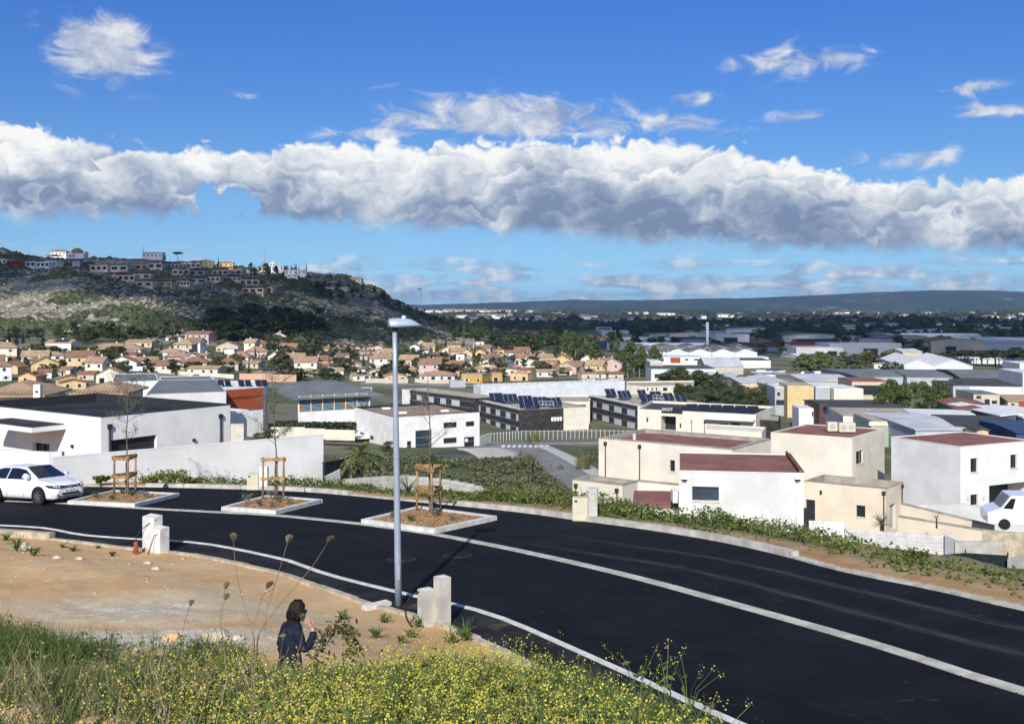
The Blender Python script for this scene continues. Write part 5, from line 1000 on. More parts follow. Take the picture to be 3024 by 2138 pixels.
def plant(kind, x, y, h, label, group=None, wide=1.0, z=None):
    cr, tr = random.choice(PROTO[kind]); z = H1(x, y) if z is None else z; nm = NAMES[kind]
    t = thing(nm, label, 'bush' if 'bush' in nm else 'tree', (x, y, z - .1), group, random.uniform(0, 6.28)); t.scale = (h * wide, h * wide, h); link('crown', cr, t); link('trunk', tr, t); return t
def plant_px(kind, px, py, top, label, group=None, wide=1.0, lo=110, D=None):
    D = D or hit(px, py, lo); h = (py - top) / F * D; return plant(kind, (px - CXP) / F * D, D, max(.6, h), label, group, wide)
# ------------------------------------------------------------------ villas of the housing estate
def tilemat(key, c1, c2):
    m_ = mat(key, c1, .9, .1, .6, col2=c2, rand=.22); t = m_.node_tree; N = NT(t); b = t.nodes['Principled BSDF']; src = b.inputs['Base Color'].links[0].from_socket; pos = N.node('ShaderNodeTexCoord').outputs['Object']
    wv = N.node('ShaderNodeTexWave', {'Vector': pos, 'Scale': 1.3, 'Distortion': .6, 'Detail': 1.0}, bands_direction='X').outputs['Fac']; t.links.new(N.mix(N.mul(wv, .32), src, tuple(c * .45 for c in c2)), b.inputs['Base Color'])
tilemat('tile_tan', (0.45, 0.315, 0.205), (0.33, 0.225, 0.145)); tilemat('tile_brown', (0.30, 0.185, 0.125), (0.22, 0.135, 0.09)); tilemat('tile_red', (0.36, 0.185, 0.11), (0.27, 0.135, 0.08)); tilemat('tile_dark', (0.15, 0.095, 0.07), (0.10, 0.065, 0.05))
mat('solar', (0.010, 0.013, 0.030), .15, .1, 2.0, spec=.7); mat('solar_blue', (0.011, 0.018, 0.05), .2, .15, 1.2, spec=.7)
def unit_window():
    mb = MB(); mb.box((0, -.01, 0), (.84, .03, .92), 0, 0); mb.box((-.46, -.02, 0), (.08, .05, 1.0), 0, 1); mb.box((.46, -.02, 0), (.08, .05, 1.0), 0, 1); mb.box((0, -.02, .48), (.84, .05, .05), 0, 1); mb.box((0, -.02, -.48), (.84, .05, .05), 0, 1); return mb.mesh('window', ['glass', 'joinery_white'])
def unit_shutter(): return MB().box((0, -.03, 0), (1, .05, 1)).mesh('shutter', 'shutter_grey')
UW, US = unit_window(), unit_shutter()
def gable_roof(mb, w, d, ze, zr, axis, ov=.45, th=.16):    # local box: x width, y depth, centred; axis of the ridge
    if axis == 'x': P = [(-w / 2 - ov, -d / 2 - ov, ze), (w / 2 + ov, -d / 2 - ov, ze), (w / 2 + ov, 0, zr), (-w / 2 - ov, 0, zr), (-w / 2 - ov, d / 2 + ov, ze), (w / 2 + ov, d / 2 + ov, ze)]
    else: P = [(-w / 2 - ov, d / 2 + ov, ze), (-w / 2 - ov, -d / 2 - ov, ze), (0, -d / 2 - ov, zr), (0, d / 2 + ov, zr), (w / 2 + ov, d / 2 + ov, ze), (w / 2 + ov, -d / 2 - ov, ze)]
    Q = [(x, y, z + th) for x, y, z in P]; fs = [(6, 7, 8, 9), (9, 8, 11, 10), (3, 2, 1, 0), (4, 5, 2, 3), (0, 1, 7, 6), (5, 4, 10, 11), (1, 2, 8, 7), (2, 5, 11, 8), (4, 3, 9, 10), (3, 0, 6, 9)]
    mb.add(P + Q, fs)
def hip_roof(mb, w, d, ze, zr, ov=.5, th=.16):
    r = max(0.0, (w - d) / 2) if w >= d else 0.0; ry = max(0.0, (d - w) / 2) if d > w else 0.0
    P = [(-w / 2 - ov, -d / 2 - ov, ze), (w / 2 + ov, -d / 2 - ov, ze), (w / 2 + ov, d / 2 + ov, ze), (-w / 2 - ov, d / 2 + ov, ze)]; Q = [(x, y, z + th) for x, y, z in P]; T = [(-r - .05, -ry - .05, zr + th), (r + .05, ry + .05, zr + th)] if w >= d else [(-.05, -ry, zr + th), (.05, ry, zr + th)]
    mb.add(P + Q + T, ([(4, 5, 9, 8), (5, 6, 9), (6, 7, 8, 9), (7, 4, 8)] if w >= d else [(4, 5, 8), (5, 6, 9, 8), (6, 7, 9), (7, 4, 8, 9)]) + [(0, 1, 5, 4), (1, 2, 6, 5), (2, 3, 7, 6), (3, 0, 4, 7), (3, 2, 1, 0)])
VILLAS = []
def villa(x0, x1, ridge, eave, base, style, wk, rk, rz=None, extra=''):
    px = (x0 + x1) / 2; D = hit(px, base, 115); wt = (x1 - x0) / F * D; rz = random.uniform(-.38, .38) if rz is None else rz; gz = -(base - HZ) / F * D
    d = min(11.0, max(6.0, wt * .62)); w = max(4.5, (wt - d * abs(math.sin(rz))) / math.cos(rz)) * .94; y = D + d / 2; x = (px - CXP) / F * y
    he = max(2.3, (base - eave) / F * D); zr = -(ridge - HZ) / F * (D + (0 if style == 'G' else d / 2)) - gz; zr = min(max(zr, he + .9), he + (d if style != 'G' else w) * .34)
    t = thing('villa', 'x', 'house', (x, y, gz), 'villas below the hill', rz + math.atan2(-x, y) * .5); VILLAS.append((x, y, max(w, d) / 2, t, px, D, style, wk, rk, he))
    mb = MB(); Pz = -2.0
    if style in 'SG':
        mb.box((0, 0, (he + Pz) / 2), (w, d, he - Pz)); tri = [(-w / 2, 0), (w / 2, 0)] if style == 'G' else [(-d / 2, 0), (d / 2, 0)]
        for s in (-1, 1):
            if style == 'G': mb.add([(-w / 2, s * d / 2, he), (w / 2, s * d / 2, he), (0, s * d / 2, zr)], ((0, 1, 2) if s < 0 else (2, 1, 0),))
            else: mb.add([(s * w / 2, -d / 2, he), (s * w / 2, d / 2, he), (s * w / 2, 0, zr)], ((0, 1, 2) if s > 0 else (2, 1, 0),))
    elif style == 'H': mb.box((0, 0, (he + Pz) / 2), (w, d, he - Pz))
    else: mb.box((0, 0, (zr + Pz) / 2), (w, d, zr - Pz))
    mb.obj('wall', wk, t); mb = MB()
    if style == 'S': gable_roof(mb, w, d, he - .05, zr, 'x', .4)
    elif style == 'G': gable_roof(mb, w, d, he - .05, zr, 'y', .4)
    elif style == 'H': hip_roof(mb, w, d, he - .02, zr)
    else: mb.box((0, 0, zr + .06), (w + .2, d + .2, .12))
    roof = mb.obj('roof', rk, t)
    if style != 'F' and random.random() < .6: cx = random.uniform(-.3, .3) * w; MB().box((cx, d * .12, zr + .1), (.6, .5, 1.5)).obj('chimney', wk, roof)
    if 'solar' in extra:
        a = math.atan2(zr - he, d / 2); o = MB(); c = Vector((w * .05, -d * .25, he + (zr - he) * .5 + .30)); o.par(c + Vector((-w * .28, -d * .16, -(zr - he) * .32)), (w * .56, 0, 0), (0, d * .32, (zr - he) * .64), (0, 0, .05)); o.obj('solar_panel', 'solar', roof)
    rows = 2 if he > 4.6 else 1; nw = max(1, int(w / 3.2))
    for r_ in range(rows):
        zc = 1.35 + 2.7 * r_ if rows == 2 else min(1.4, he - 1.0)
        for k in range(nw):
            xx = (k + .5 + random.uniform(-.12, .12)) / nw * w - w / 2; big = r_ == 0 and random.random() < .35; o = link('window', UW, t, (xx, -d / 2 - .03, zc - (.3 if big else 0))); o.scale = (1.9 if big else 1.1, 1, 1.9 if big else 1.15)
            if not big and random.random() < .45:
                for s in (-1, 1): q = link('shutter', US, t, (xx + s * .85, -d / 2 - .03, zc)); q.scale = (.5, 1, 1.2)
        sx = 1 if rz < 0 else -1; o = link('window', UW, t, (sx * (w / 2 + .03), random.uniform(-.2, .2) * d, zc)); o.rotation_euler.z = R(90) * sx; o.scale = (1.1, 1, 1.15)
    return t
WH, CR, YE, OR, PK, BE, ST, SA = 'render_white', 'render_cream', 'render_yellow', 'render_orange', 'render_pink', 'render_beige', 'render_stone', 'render_salmon'
TT, TB, TR, TD = 'tile_tan', 'tile_brown', 'tile_red', 'tile_dark'
random.seed(23)
for v in ((45, 112, 1018, 1026, 1037, 'H', CR, TB), (138, 233, 1004, 1013, 1041, 'S', WH, TT, -.25, 'solar'), (111, 164, 1023, 1032, 1042, 'H', CR, TT), (82, 132, 1034, 1041, 1047, 'S', CR, TB), (106, 206, 1039, 1052, 1067, 'H', CR, TT, -.15), (74, 138, 1056, 1065, 1086, 'H', YE, TB, -.35), (12, 54, 1053, 1063, 1083, 'S', YE, TB, -.3), (-20, 10, 1048, 1058, 1084, 'S', YE, TB),
          (10, 75, 1069, 1085, 1107, 'G', YE, TR, -.3), (59, 134, 1100, 1112, 1134, 'G', OR, TR, -.35, 'solar'), (111, 153, 1091, 1105, 1119, 'S', WH, TR), (176, 228, 1086, 1095, 1111, 'S', WH, TR, -.3), (161, 246, 1109, 1119, 1143, 'G', YE, TR, .3), (233, 294, 1100, 1109, 1125, 'S', BE, TR, -.2), (171, 258, 1128, 1138, 1152, 'G', YE, TR, .25), (169, 196, 1074, 1075, 1087, 'F', YE, 'roof_gravel'),
          (374, 468, 1003, 1011, 1026, 'S', YE, TT, -.2), (262, 432, 1015, 1036, 1048, 'H', CR, TT, -.1), (348, 420, 1037, 1048, 1067, 'H', YE, TB, -.25), (468, 545, 1030, 1042, 1055, 'H', CR, TT, -.2), (537, 582, 1040, 1047, 1066, 'S', CR, TT, -.1, 'solar'), (572, 628, 1043, 1050, 1070, 'S', CR, TT, -.35), (548, 640, 978, 987, 1015, 'S', PK, TB, -.3), (487, 536, 995, 1000, 1008, 'S', WH, TB), (545, 582, 1015, 1021, 1032, 'G', WH, TT),
          (395, 470, 1054, 1066, 1086, 'S', CR, TT, .2), (442, 515, 1058, 1080, 1098, 'S', CR, TB, -.25), (515, 567, 1064, 1072, 1086, 'G', WH, TT, .3), (602, 658, 1061, 1071, 1083, 'S', WH, TT), (658, 708, 1065, 1073, 1086, 'H', OR, TB, -.3), (710, 783, 1068, 1079, 1089, 'S', BE, TT, -.35), (555, 668, 1083, 1093, 1107, 'S', CR, TT, -.25), (664, 708, 1037, 1038, 1060, 'F', WH, 'roof_gravel'), (748, 850, 1091, 1104, 1118, 'H', SA, TT, -.2, 'solar'),
          (842, 880, 1015, 1021, 1032, 'G', CR, TT, .2), (870, 897, 1014, 1021, 1031, 'G', CR, TB), (860, 896, 1032, 1040, 1047, 'S', WH, TB), (800, 840, 1016, 1022, 1031, 'H', BE, TT), (906, 957, 1039, 1046, 1057, 'S', BE, TB, -.3, 'solar'), (922, 950, 1021, 1026, 1034, 'G', WH, TT), (941, 979, 1023, 1030, 1048, 'S', YE, TB), (977, 1012, 1028, 1035, 1045, 'S', CR, TB), (985, 1039, 1013, 1021, 1030, 'H', ST, TD), (1009, 1049, 1030, 1038, 1046, 'S', PK, TB, -.2),
          (1039, 1082, 1023, 1031, 1040, 'G', PK, TT), (1080, 1102, 1024, 1031, 1040, 'G', PK, TB), (1058, 1094, 1034, 1041, 1051, 'S', CR, TB), (1089, 1127, 1039, 1045, 1060, 'S', YE, TT, -.2), (1100, 1131, 1024, 1030, 1038, 'G', CR, TT), (1063, 1103, 1050, 1058, 1064, 'H', ST, TB), (986, 1033, 1045, 1055, 1064, 'S', CR, TB), (985, 1044, 1058, 1066, 1077, 'G', CR, TT), (859, 929, 1068, 1078, 1088, 'S', BE, TT, -.35), (913, 953, 1062, 1069, 1074, 'S', BE, TB), (939, 1000, 1075, 1085, 1096, 'S', PK, TB, -.25),
          (1018, 1069, 1071, 1078, 1092, 'H', CR, TT), (1039, 1079, 1087, 1094, 1106, 'H', WH, TB), (974, 1016, 1086, 1094, 1112, 'S', WH, TT, .25), (1089, 1147, 1091, 1100, 1112, 'G', CR, TT), (1030, 1096, 1105, 1114, 1126, 'S', CR, TT, .3, 'solar'), (1128, 1205, 1102, 1115, 1129, 'G', SA, TT, .15), (1096, 1133, 1062, 1069, 1078, 'H', CR, TT), (887, 941, 1088, 1098, 1113, 'H', BE, TT), (1150, 1187, 1034, 1042, 1053, 'G', WH, TB),
          (1210, 1251, 1017, 1024, 1046, 'G', WH, TB, -.35), (1248, 1273, 1027, 1035, 1051, 'S', WH, TB), (1321, 1372, 1012, 1019, 1038, 'S', YE, TB, -.3), (1298, 1347, 1023, 1033, 1045, 'G', CR, TR), (1278, 1312, 1040, 1046, 1056, 'H', YE, TB), (1395, 1430, 1012, 1014, 1036, 'F', WH, 'roof_gravel'), (1428, 1459, 1020, 1026, 1040, 'S', CR, TT), (1361, 1405, 1032, 1042, 1060, 'G', YE, TB, -.3), (1400, 1445, 1031, 1041, 1060, 'G', YE, TB, -.3), (1464, 1490, 1028, 1033, 1048, 'H', YE, TB), (1490, 1555, 1035, 1043, 1054, 'S', WH, TB, -.15),
          (1518, 1563, 1048, 1055, 1065, 'G', CR, TB), (1352, 1375, 1051, 1052, 1082, 'F', WH, TD), (1246, 1300, 1058, 1063, 1073, 'S', CR, TB), (1288, 1328, 1054, 1062, 1074, 'S', SA, TR), (1386, 1427, 1059, 1070, 1080, 'S', CR, TR, -.25), (1412, 1452, 1066, 1071, 1080, 'G', CR, TB), (1426, 1466, 1053, 1060, 1070, 'G', ST, TD), (1232, 1302, 1070, 1080, 1099, 'S', CR, TT, -.2, 'solar'), (1180, 1234, 1077, 1093, 1108, 'H', CR, TT), (1399, 1466, 1075, 1086, 1095, 'G', CR, TR, .25), (1237, 1354, 1096, 1110, 1126, 'H', CR, TT, -.1), (1338, 1393, 1089, 1099, 1111, 'S', OR, TT),
          (1403, 1467, 1091, 1098, 1106, 'S', CR, TT), (1464, 1525, 1089, 1098, 1109, 'G', CR, TT, .3), (1578, 1613, 1035, 1042, 1054, 'H', YE, TB), (1590, 1625, 1052, 1059, 1069, 'S', CR, TR, .3), (1599, 1642, 1066, 1073, 1083, 'H', CR, TD), (1667, 1712, 1068, 1075, 1086, 'H', YE, TD), (1606, 1656, 1077, 1087, 1099, 'S', WH, TR, .35), (1633, 1689, 1085, 1095, 1109, 'S', WH, TR, .35), (1583, 1635, 1098, 1105, 1114, 'S', CR, TT), (1705, 1760, 1090, 1102, 1124, 'S', BE, TB, .25, 'solar'), (1696, 1734, 1081, 1087, 1095, 'S', CR, TR),
          (1762, 1800, 1097, 1106, 1120, 'S', CR, TB), (1795, 1845, 1097, 1104, 1123, 'H', BE, TB), (1505, 1546, 1088, 1094, 1103, 'S', CR, TR, .3), (1527, 1567, 1090, 1098, 1109, 'S', CR, TR, .35), (1360, 1446, 1110, 1112, 1133, 'F', 'render_ochre', 'roof_gravel'), (1447, 1482, 1108, 1109, 1129, 'F', 'render_ochre', 'roof_gravel'), (1505, 1576, 1113, 1114, 1126, 'F', OR, 'roof_gravel'), (1383, 1412, 948, 953, 961, 'S', WH, TT), (1408, 1436, 955, 960, 968, 'S', CR, TT), (1436, 1480, 970, 975, 981, 'S', CR, TT), (1452, 1476, 996, 1000, 1009, 'G', WH, TT), (1418, 1435, 984, 987, 993, 'S', WH, TT), (1533, 1615, 977, 985, 993, 'H', CR, TB), (1506, 1540, 972, 978, 985, 'H', CR, TB), (1340, 1360, 930, 931, 937, 'F', WH, 'roof_gravel')):
    villa(*v)
random.seed(77)
for _ in range(420):                            # the houses glimpsed in the gaps between these
    px = random.uniform(-30, 1840); lo_, hi_ = np.interp(px, [0, 500, 800, 1240, 1500, 1840], [1045, 1048, 1020, 1028, 1045, 1088]), np.interp(px, [0, 300, 500, 700, 1100, 1500, 1840], [1140, 1140, 1095, 1105, 1122, 1115, 1118]); b = random.uniform(lo_, hi_); D = hit(px, b, 115); w = random.uniform(7.5, 12) * F / D; x, y = XY(px, D + 4)
    if len(VILLAS) > 168: break
    if any((x - v[0]) ** 2 + ((y - v[1]) * .8) ** 2 < (v[2] + 6.0) ** 2 for v in VILLAS): continue
    e = 3.0 * F / D * random.choice([1, 1, 1, 1.7]); villa(px - w / 2, px + w / 2, b - e - 2.4 * F / D, b - e, b, random.choice('SSGH'), random.choice([CR, CR, WH, YE, PK, BE]), random.choice([TT, TT, TT, TB, TB, TR]))
def label_villas():
    WN = {WH: 'white', CR: 'cream', YE: 'yellow', OR: 'orange', PK: 'pale pink', BE: 'beige', ST: 'grey', SA: 'salmon', 'render_ochre': 'ochre'}; RN = {TT: 'tan', TB: 'brown', TR: 'red', TD: 'dark'}
    SN = {'S': 'gabled', 'G': 'gable-fronted', 'H': 'hip-roofed', 'F': 'flat-roofed'}; names = ['row nearest the grey halls', 'second row from the halls', 'middle row of the estate', 'row below the hill foot', 'row touching the hill foot', 'scattered row on the hill spur']
    order = sorted(VILLAS, key=lambda v: v[5]); n = len(order); rows = [order[i * n // 6:(i + 1) * n // 6] for i in range(6)]
    for nm, row in zip(names, rows):
        for k, v in enumerate(sorted(row, key=lambda v: v[4] )):
            o = ['leftmost', 'second from left', 'third from left'][k] if k < 3 else ('rightmost' if k == len(row) - 1 else f'{k + 1}th from left')
            v[3]['label'] = f"{WN.get(v[7], 'plain')} {'two-storey ' if v[9] > 4.6 else ''}{SN[v[6]]} villa{' with ' + RN[v[8]] + ' tiles' if v[8] in RN else ''}, {o}, {nm}"
label_villas()
# two near hip roofs behind the white house
for px, hw, yr, ye, D, l in ((20, 85, 1128, 1172, 95, 'tiled hip-roofed house peeping over the black roof at the left edge'), (285, 70, 1130, 1165, 100, 'tiled hip-roofed house with twin finials behind the black roof')):
    x = (px - CXP) / F * D; ze = -(ye - HZ) / F * D; zr = -(yr - HZ) / F * (D + 3.5); w = hw * 2 / F * D; t = thing('tiled_house', l, 'house', (x, D + 3.5, ze - 6), None, .1); MB().box((0, 0, 3), (w, 7, 6)).obj('wall', CR, t); mb = MB(); hip_roof(mb, w, 7, 6, 6 + zr - ze, .5); rf = mb.obj('roof', 'tile_tan', t)
    n = int(w / .28)
    for k in range(n):                          # rounded tile courses down the front slope
        xx = -w / 2 - .4 + (w + .8) * (k + .5) / n; m_ = max(0.0, 1 - abs(xx) / (w / 2 + .5)) * min(1.0, w / 7) ; top = min(1.0, (w / 2 + .5 - abs(xx)) / 4.0)
        if top > .05: MB().tube([(xx, -4.0, 6.20), (xx, -4.0 + 4.0 * top, 6.20 + (zr - ze) * top)], .085, 5, cap=False).obj('tile_course', 'tile_tan', rf, True)
    for s in ((-.25, .25) if px > 100 else ()): MB().tube([(s, 0, 6 + zr - ze), (s, 0, 6.55 + zr - ze)], [.12, .03], 6).obj('finial', CR, rf)
p = W(112, 1158, 92); t = thing('chimney_stack', 'white square chimney stack rising between the two tiled roofs', 'chimney', p + Vector((0, 0, -2.5))); MB().box((0, 0, 1.6), (.62, .5, 3.2)).obj('shaft', WH, t); MB().box((0, -.26, 2.55), (.25, .03, .16)).obj('flue', 'joinery_dark', t)
# garden walls and estate roads
def ribbon(name, label, pts, wd, m_, kind='structure', dz=.12):
    P = [Vector((*XY(px, D), 0)) for px, D in pts]; P = smooth3(P, 2); mb = MB(); rows = []
    for i, p in enumerate(P):
        d = (P[min(i + 1, len(P) - 1)] - P[max(i - 1, 0)]).normalized(); n = Vector((-d.y, d.x, 0)); rows.append([p + n * wd / 2 * s for s in (-1.03, -1, -.5, 0, .5, 1, 1.03)])
    for r_ in rows:
        for k, q in enumerate(r_): q.z = H1(q.x, q.y) + (dz if 0 < k < 6 else -.6)
    mb.grid(rows); return mb.obj(name, m_, None, True, kind=kind, label=label)
mat('tarmac', (0.22, 0.215, 0.21), .9, .12, .2); mat('wall_cream', (0.66, 0.60, 0.47), .9, .06, .3)
def pxD(px, py): return (px, hit(px, py))
def gwall(label, pix, h=1.6, m_='wall_cream'):
    Q = [Vector((*XY(*pxD(*p)), 0)) for p in pix]
    for q in Q: q.z = H1(q.x, q.y)
    o = Q[0].copy(); t = thing('garden_wall', label, 'wall', o)
    for a, b in zip(Q[:-1], Q[1:]):
        d = Vector((b.x - a.x, b.y - a.y, 0)); n = Vector((-d.y, d.x, 0)).normalized() * .25; p = a - o; mb = MB(); mb.prism([(p.x, p.y), (p.x + d.x, p.y + d.y), (p.x + d.x + n.x, p.y + d.y + n.y), (p.x + n.x, p.y + n.y)], [a.z - o.z - 1, b.z - o.z - 1, b.z - o.z - 1, a.z - o.z - 1], [a.z - o.z + h, b.z - o.z + h, b.z - o.z + h, a.z - o.z + h]); mb.obj('panel', m_, t)
ribbon('street', 'grey estate street curving past the villas at the left', [pxD(190, 1072), pxD(230, 1085), pxD(330, 1097), pxD(480, 1109), pxD(620, 1117), pxD(700, 1128)], 7, 'tarmac')
ribbon('street', 'grey street in front of the villas in the centre', [pxD(1060, 1133), pxD(1200, 1136), pxD(1400, 1140), pxD(1560, 1132)], 8, 'tarmac'); ribbon('street', 'narrow street climbing between the villas', [pxD(1520, 1095), pxD(1510, 1078), pxD(1497, 1062), pxD(1485, 1052)], 6, 'tarmac')
gwall('cream garden wall along the estate street at the left', [(218, 1077), (290, 1086), (330, 1090), (400, 1094)]); gwall('cream stepped wall above the parked dark car', [(410, 1098), (500, 1105), (560, 1112), (690, 1119)]); gwall('salmon garden wall round the pink villa', [(707, 1126), (875, 1129)], 2.6, 'render_salmon')
gwall('pale wall in front of the salmon villa', [(1080, 1134), (1128, 1134), (1205, 1134)], 1.8); gwall('white wall before the big cream hip-roofed villa', [(1225, 1130), (1265, 1134), (1350, 1134)], 1.6)
# ------------------------------------------------------------------ terrace blocks on the hill crest
def hill_block(x0, x1, yt, yb, n, wk, arch, label, rz=None, roof='tile_brown', grp='terrace blocks on the hill'):
    px = (x0 + x1) / 2; D = hit(px, yb, 560, 1200); w = (x1 - x0) / F * D; h = (yb - yt) / F * D; rz = random.uniform(-.25, .1) if rz is None else rz; d = 9.0
    c = Vector((*XY(px, D + 3), 0)); gz = -(yb - HZ) / F * D; cs, sn = math.cos(rz), math.sin(rz)
    def rect(x0_, x1_, y0_, y1_): return [(c.x + cs * x - sn * y, c.y + sn * x + cs * y) for x, y in ((x0_, y0_), (x1_, y0_), (x1_, y1_), (x0_, y1_))]
    two = h > 7.5; h1 = h * (.56 if two else .78); wins = []; m = w / n; P = rect(-w / 2, w / 2, -3, -3 + d)
    for k in range(n): a = m * (k + .16); wins.append((0, ('m', a, a + m * .68, gz + h1 * .38, gz + h1 * .82), 'void', 1.2))
    t, Ws = flat_house('terrace_block', label, 'apartment block', P, gz - 7, gz + h1, wk, 'roof_gravel', None, .2, .5, wins, grp)
    if arch:                                    # rounded heads in the upper corners of each opening
        for k in range(n):
            a = m * (k + .16); b = a + m * .68; z1 = gz + h1 * .82; r_ = (b - a) / 2
            for s in (0, 1):
                pts = [Ws[0].at(a if s == 0 else b, z1 - r_ * .9, .004)] + [Ws[0].at((a + b) / 2 + (-1 if s == 0 else 1) * r_ * math.cos(q), z1 - r_ * .9 + r_ * .9 * math.sin(q), .004) for q in np.linspace(.3, 1.45, 4)] + [Ws[0].at((a + b) / 2 + (-.1 if s == 0 else .1) * r_, z1 + .01, .004), Ws[0].at(a if s == 0 else b, z1 + .01, .004)]
                mb = MB(); mb.add([p - t.location for p in pts], (tuple(range(len(pts))) if s else tuple(reversed(range(len(pts)))),)); mb.obj('arch_head', wk, t)
    P2 = rect(-w * .46, w * .46, -3 + (1.8 if two else .3), -3 + d - .2); wins = []; k2 = max(2, n); mm = w * .92 / k2
    z0 = gz + h1 - .45; z1 = gz + h
    if two or z1 - z0 > 1.5:
        for k in range(k2): a = mm * (k + .3); wins.append((0, ('m', a, a + mm * .4, z0 + (z1 - z0) * .35, z0 + (z1 - z0) * .8), 'window', .2))
        flat_house('', '', '', P2, z0, z1, wk, 'roof_gravel', None, .1, .05, wins, parent=t)
    ro = MB(); hip_roof(ro, w * .92 + .3, d - 1.2, 0, 1.1, .5, .15); o = ro.obj('tile_roof', roof, t); o.location = Vector(((P2[0][0] + P2[2][0]) / 2, (P2[0][1] + P2[2][1]) / 2, z1 + .02)) - t.location; o.rotation_euler.z = rz
    return t
random.seed(31)
HB = [(0, 28, 752, 783, 2, WH, 0, 'pale block with balconies at the left edge of the crest'), (28, 66, 763, 790, 3, 'panel_red', 0, 'brick-red terrace block near the left end of the crest'), (66, 112, 766, 793, 3, WH, 0, 'white terrace block with dark shrub before it'), (112, 150, 768, 794, 3, WH, 0, 'white block with three small round-headed windows'), (138, 176, 756, 790, 2, WH, 0, 'pale two-tier block left of the domed villa'),
      (270, 327, 765, 805, 3, PK, 1, 'pink block with three tall arches, leftmost of the pink row'), (329, 385, 768, 805, 2, ST, 0, 'grey-beige block right of the three-arched pink block'), (386, 438, 768, 800, 3, PK, 0, 'pink block with square loggias below the curved-roof villa'), (440, 487, 772, 798, 2, ST, 0, 'grey balcony block right of the pink loggia block'), (335, 402, 806, 834, 4, PK, 1, 'low pink block with small arches at the left of the lower tier'), (396, 450, 804, 826, 2, BE, 1, 'beige block with two wide arches in the second tier'),
      (404, 460, 826, 850, 2, BE, 1, 'beige block with two wide arches lowest at the left'), (458, 512, 829, 848, 3, PK, 0, 'low pink block behind dark shrubs'), (508, 566, 825, 848, 6, ST, 0, 'colonnaded grey block low in the middle of the terraces'), (507, 558, 775, 795, 4, PK, 1, 'upper pink block with a row of arches under the lone pine'), (512, 560, 791, 815, 3, PK, 0, 'pink block stepped below the arched row'), (553, 600, 774, 793, 3, ST, 1, 'grey arched block below the yellow villa'), (559, 612, 795, 815, 2, ST, 0, 'grey block in the middle tier'), (557, 612, 818, 840, 2, ST, 0, 'pale block with white terrace wall'),
      (612, 655, 812, 836, 3, PK, 1, 'pinkish arched block beside the blue awning'), (630, 680, 792, 816, 3, PK, 1, 'pink arched block below the orange villa'), (678, 720, 790, 816, 2, PK, 1, 'pink end block with big arch at the right of the upper tier'), (662, 718, 814, 832, 4, BE, 1, 'beige block with small arches stepping down right'), (710, 765, 819, 848, 3, PK, 0, 'pink block with loggias stepping down right'), (718, 785, 846, 868, 3, PK, 0, 'lowest pink block at the right end'), (784, 811, 842, 866, 1, PK, 1, 'small pink block with one big arch at the right end')]
for b in HB: hill_block(*b[:7], b[7])
def crest_house(x0, x1, yr, ye, yb, wk, rk, label, style='H'):
    px = (x0 + x1) / 2; D = hit(px, yb + 6, 600, 1300); D = min(D, 900); w = (x1 - x0) / F * D; he = (yb - ye) / F * D; hr = (yb - yr) / F * D; gz = -(yb - HZ) / F * D
    t = thing('crest_villa', label, 'house', (*XY(px, D + 4), gz), None, random.uniform(-.2, .2)); MB().box((0, 0, he / 2 - 3), (w, 8, he + 6)).obj('wall', wk, t); mb = MB()
    if style == 'H': hip_roof(mb, w, 8, he, hr, .6)
    else: mb.box((0, 0, he + .15), (w + .8, 9, .3))
    mb.obj('roof', rk, t); n = max(2, int(w / 3))
    for k in range(n): o = link('window', UW, t, ((k + .5) / n * w - w / 2, -4.03, he * .55)); o.scale = (1.3, 1, min(2, he * .4))
    return t
for a in ((155, 200, 737, 743, 757, WH, TB, 'cream hipped villa on the skyline left of the golden dome'), (212, 256, 740, 745, 756, CR, TB, 'hipped villa on the skyline behind the golden dome'), (590, 630, 767, 772, 786, YE, TT, 'sunlit pale yellow villa on the skyline'), (650, 690, 771, 776, 790, OR, TT, 'sunlit orange villa with red roof on the skyline'), (1034, 1070, 817, 823, 833, CR, TT, 'sunlit villa on the right shoulder of the hill'), (768, 798, 784, 788, 800, CR, TB, 'pale house right of the radio mast'), (0, 18, 731, 737, 745, BE, TB, 'dark-roofed house at the top left corner of the hill')): crest_house(*a[:3], *a[3:5], a[5], a[6], a[7]) if len(a) == 8 else None
for a in ((797, 812, 773, 774, 790, WH, 'roof_white', 'tall white chimney-like block on the crest'), (805, 845, 785, 786, 800, WH, 'roof_white', 'white modern villa among pines on the crest'), (843, 905, 797, 798, 812, WH, 'roof_white', 'long white flat-roofed villa among pines on the crest'), (848, 880, 810, 811, 820, WH, 'roof_white', 'lower white terrace block of the modern villa'), (425, 482, 746, 747, 764, WH, 'metal_dark', 'white villa with dark oversailing roof on the skyline'), (945, 1030, 846, 847, 852, CR, 'roof_gravel', 'long low pale house half hidden on the right slope')): crest_house(*a[:5], a[5], a[6], a[7], 'F')
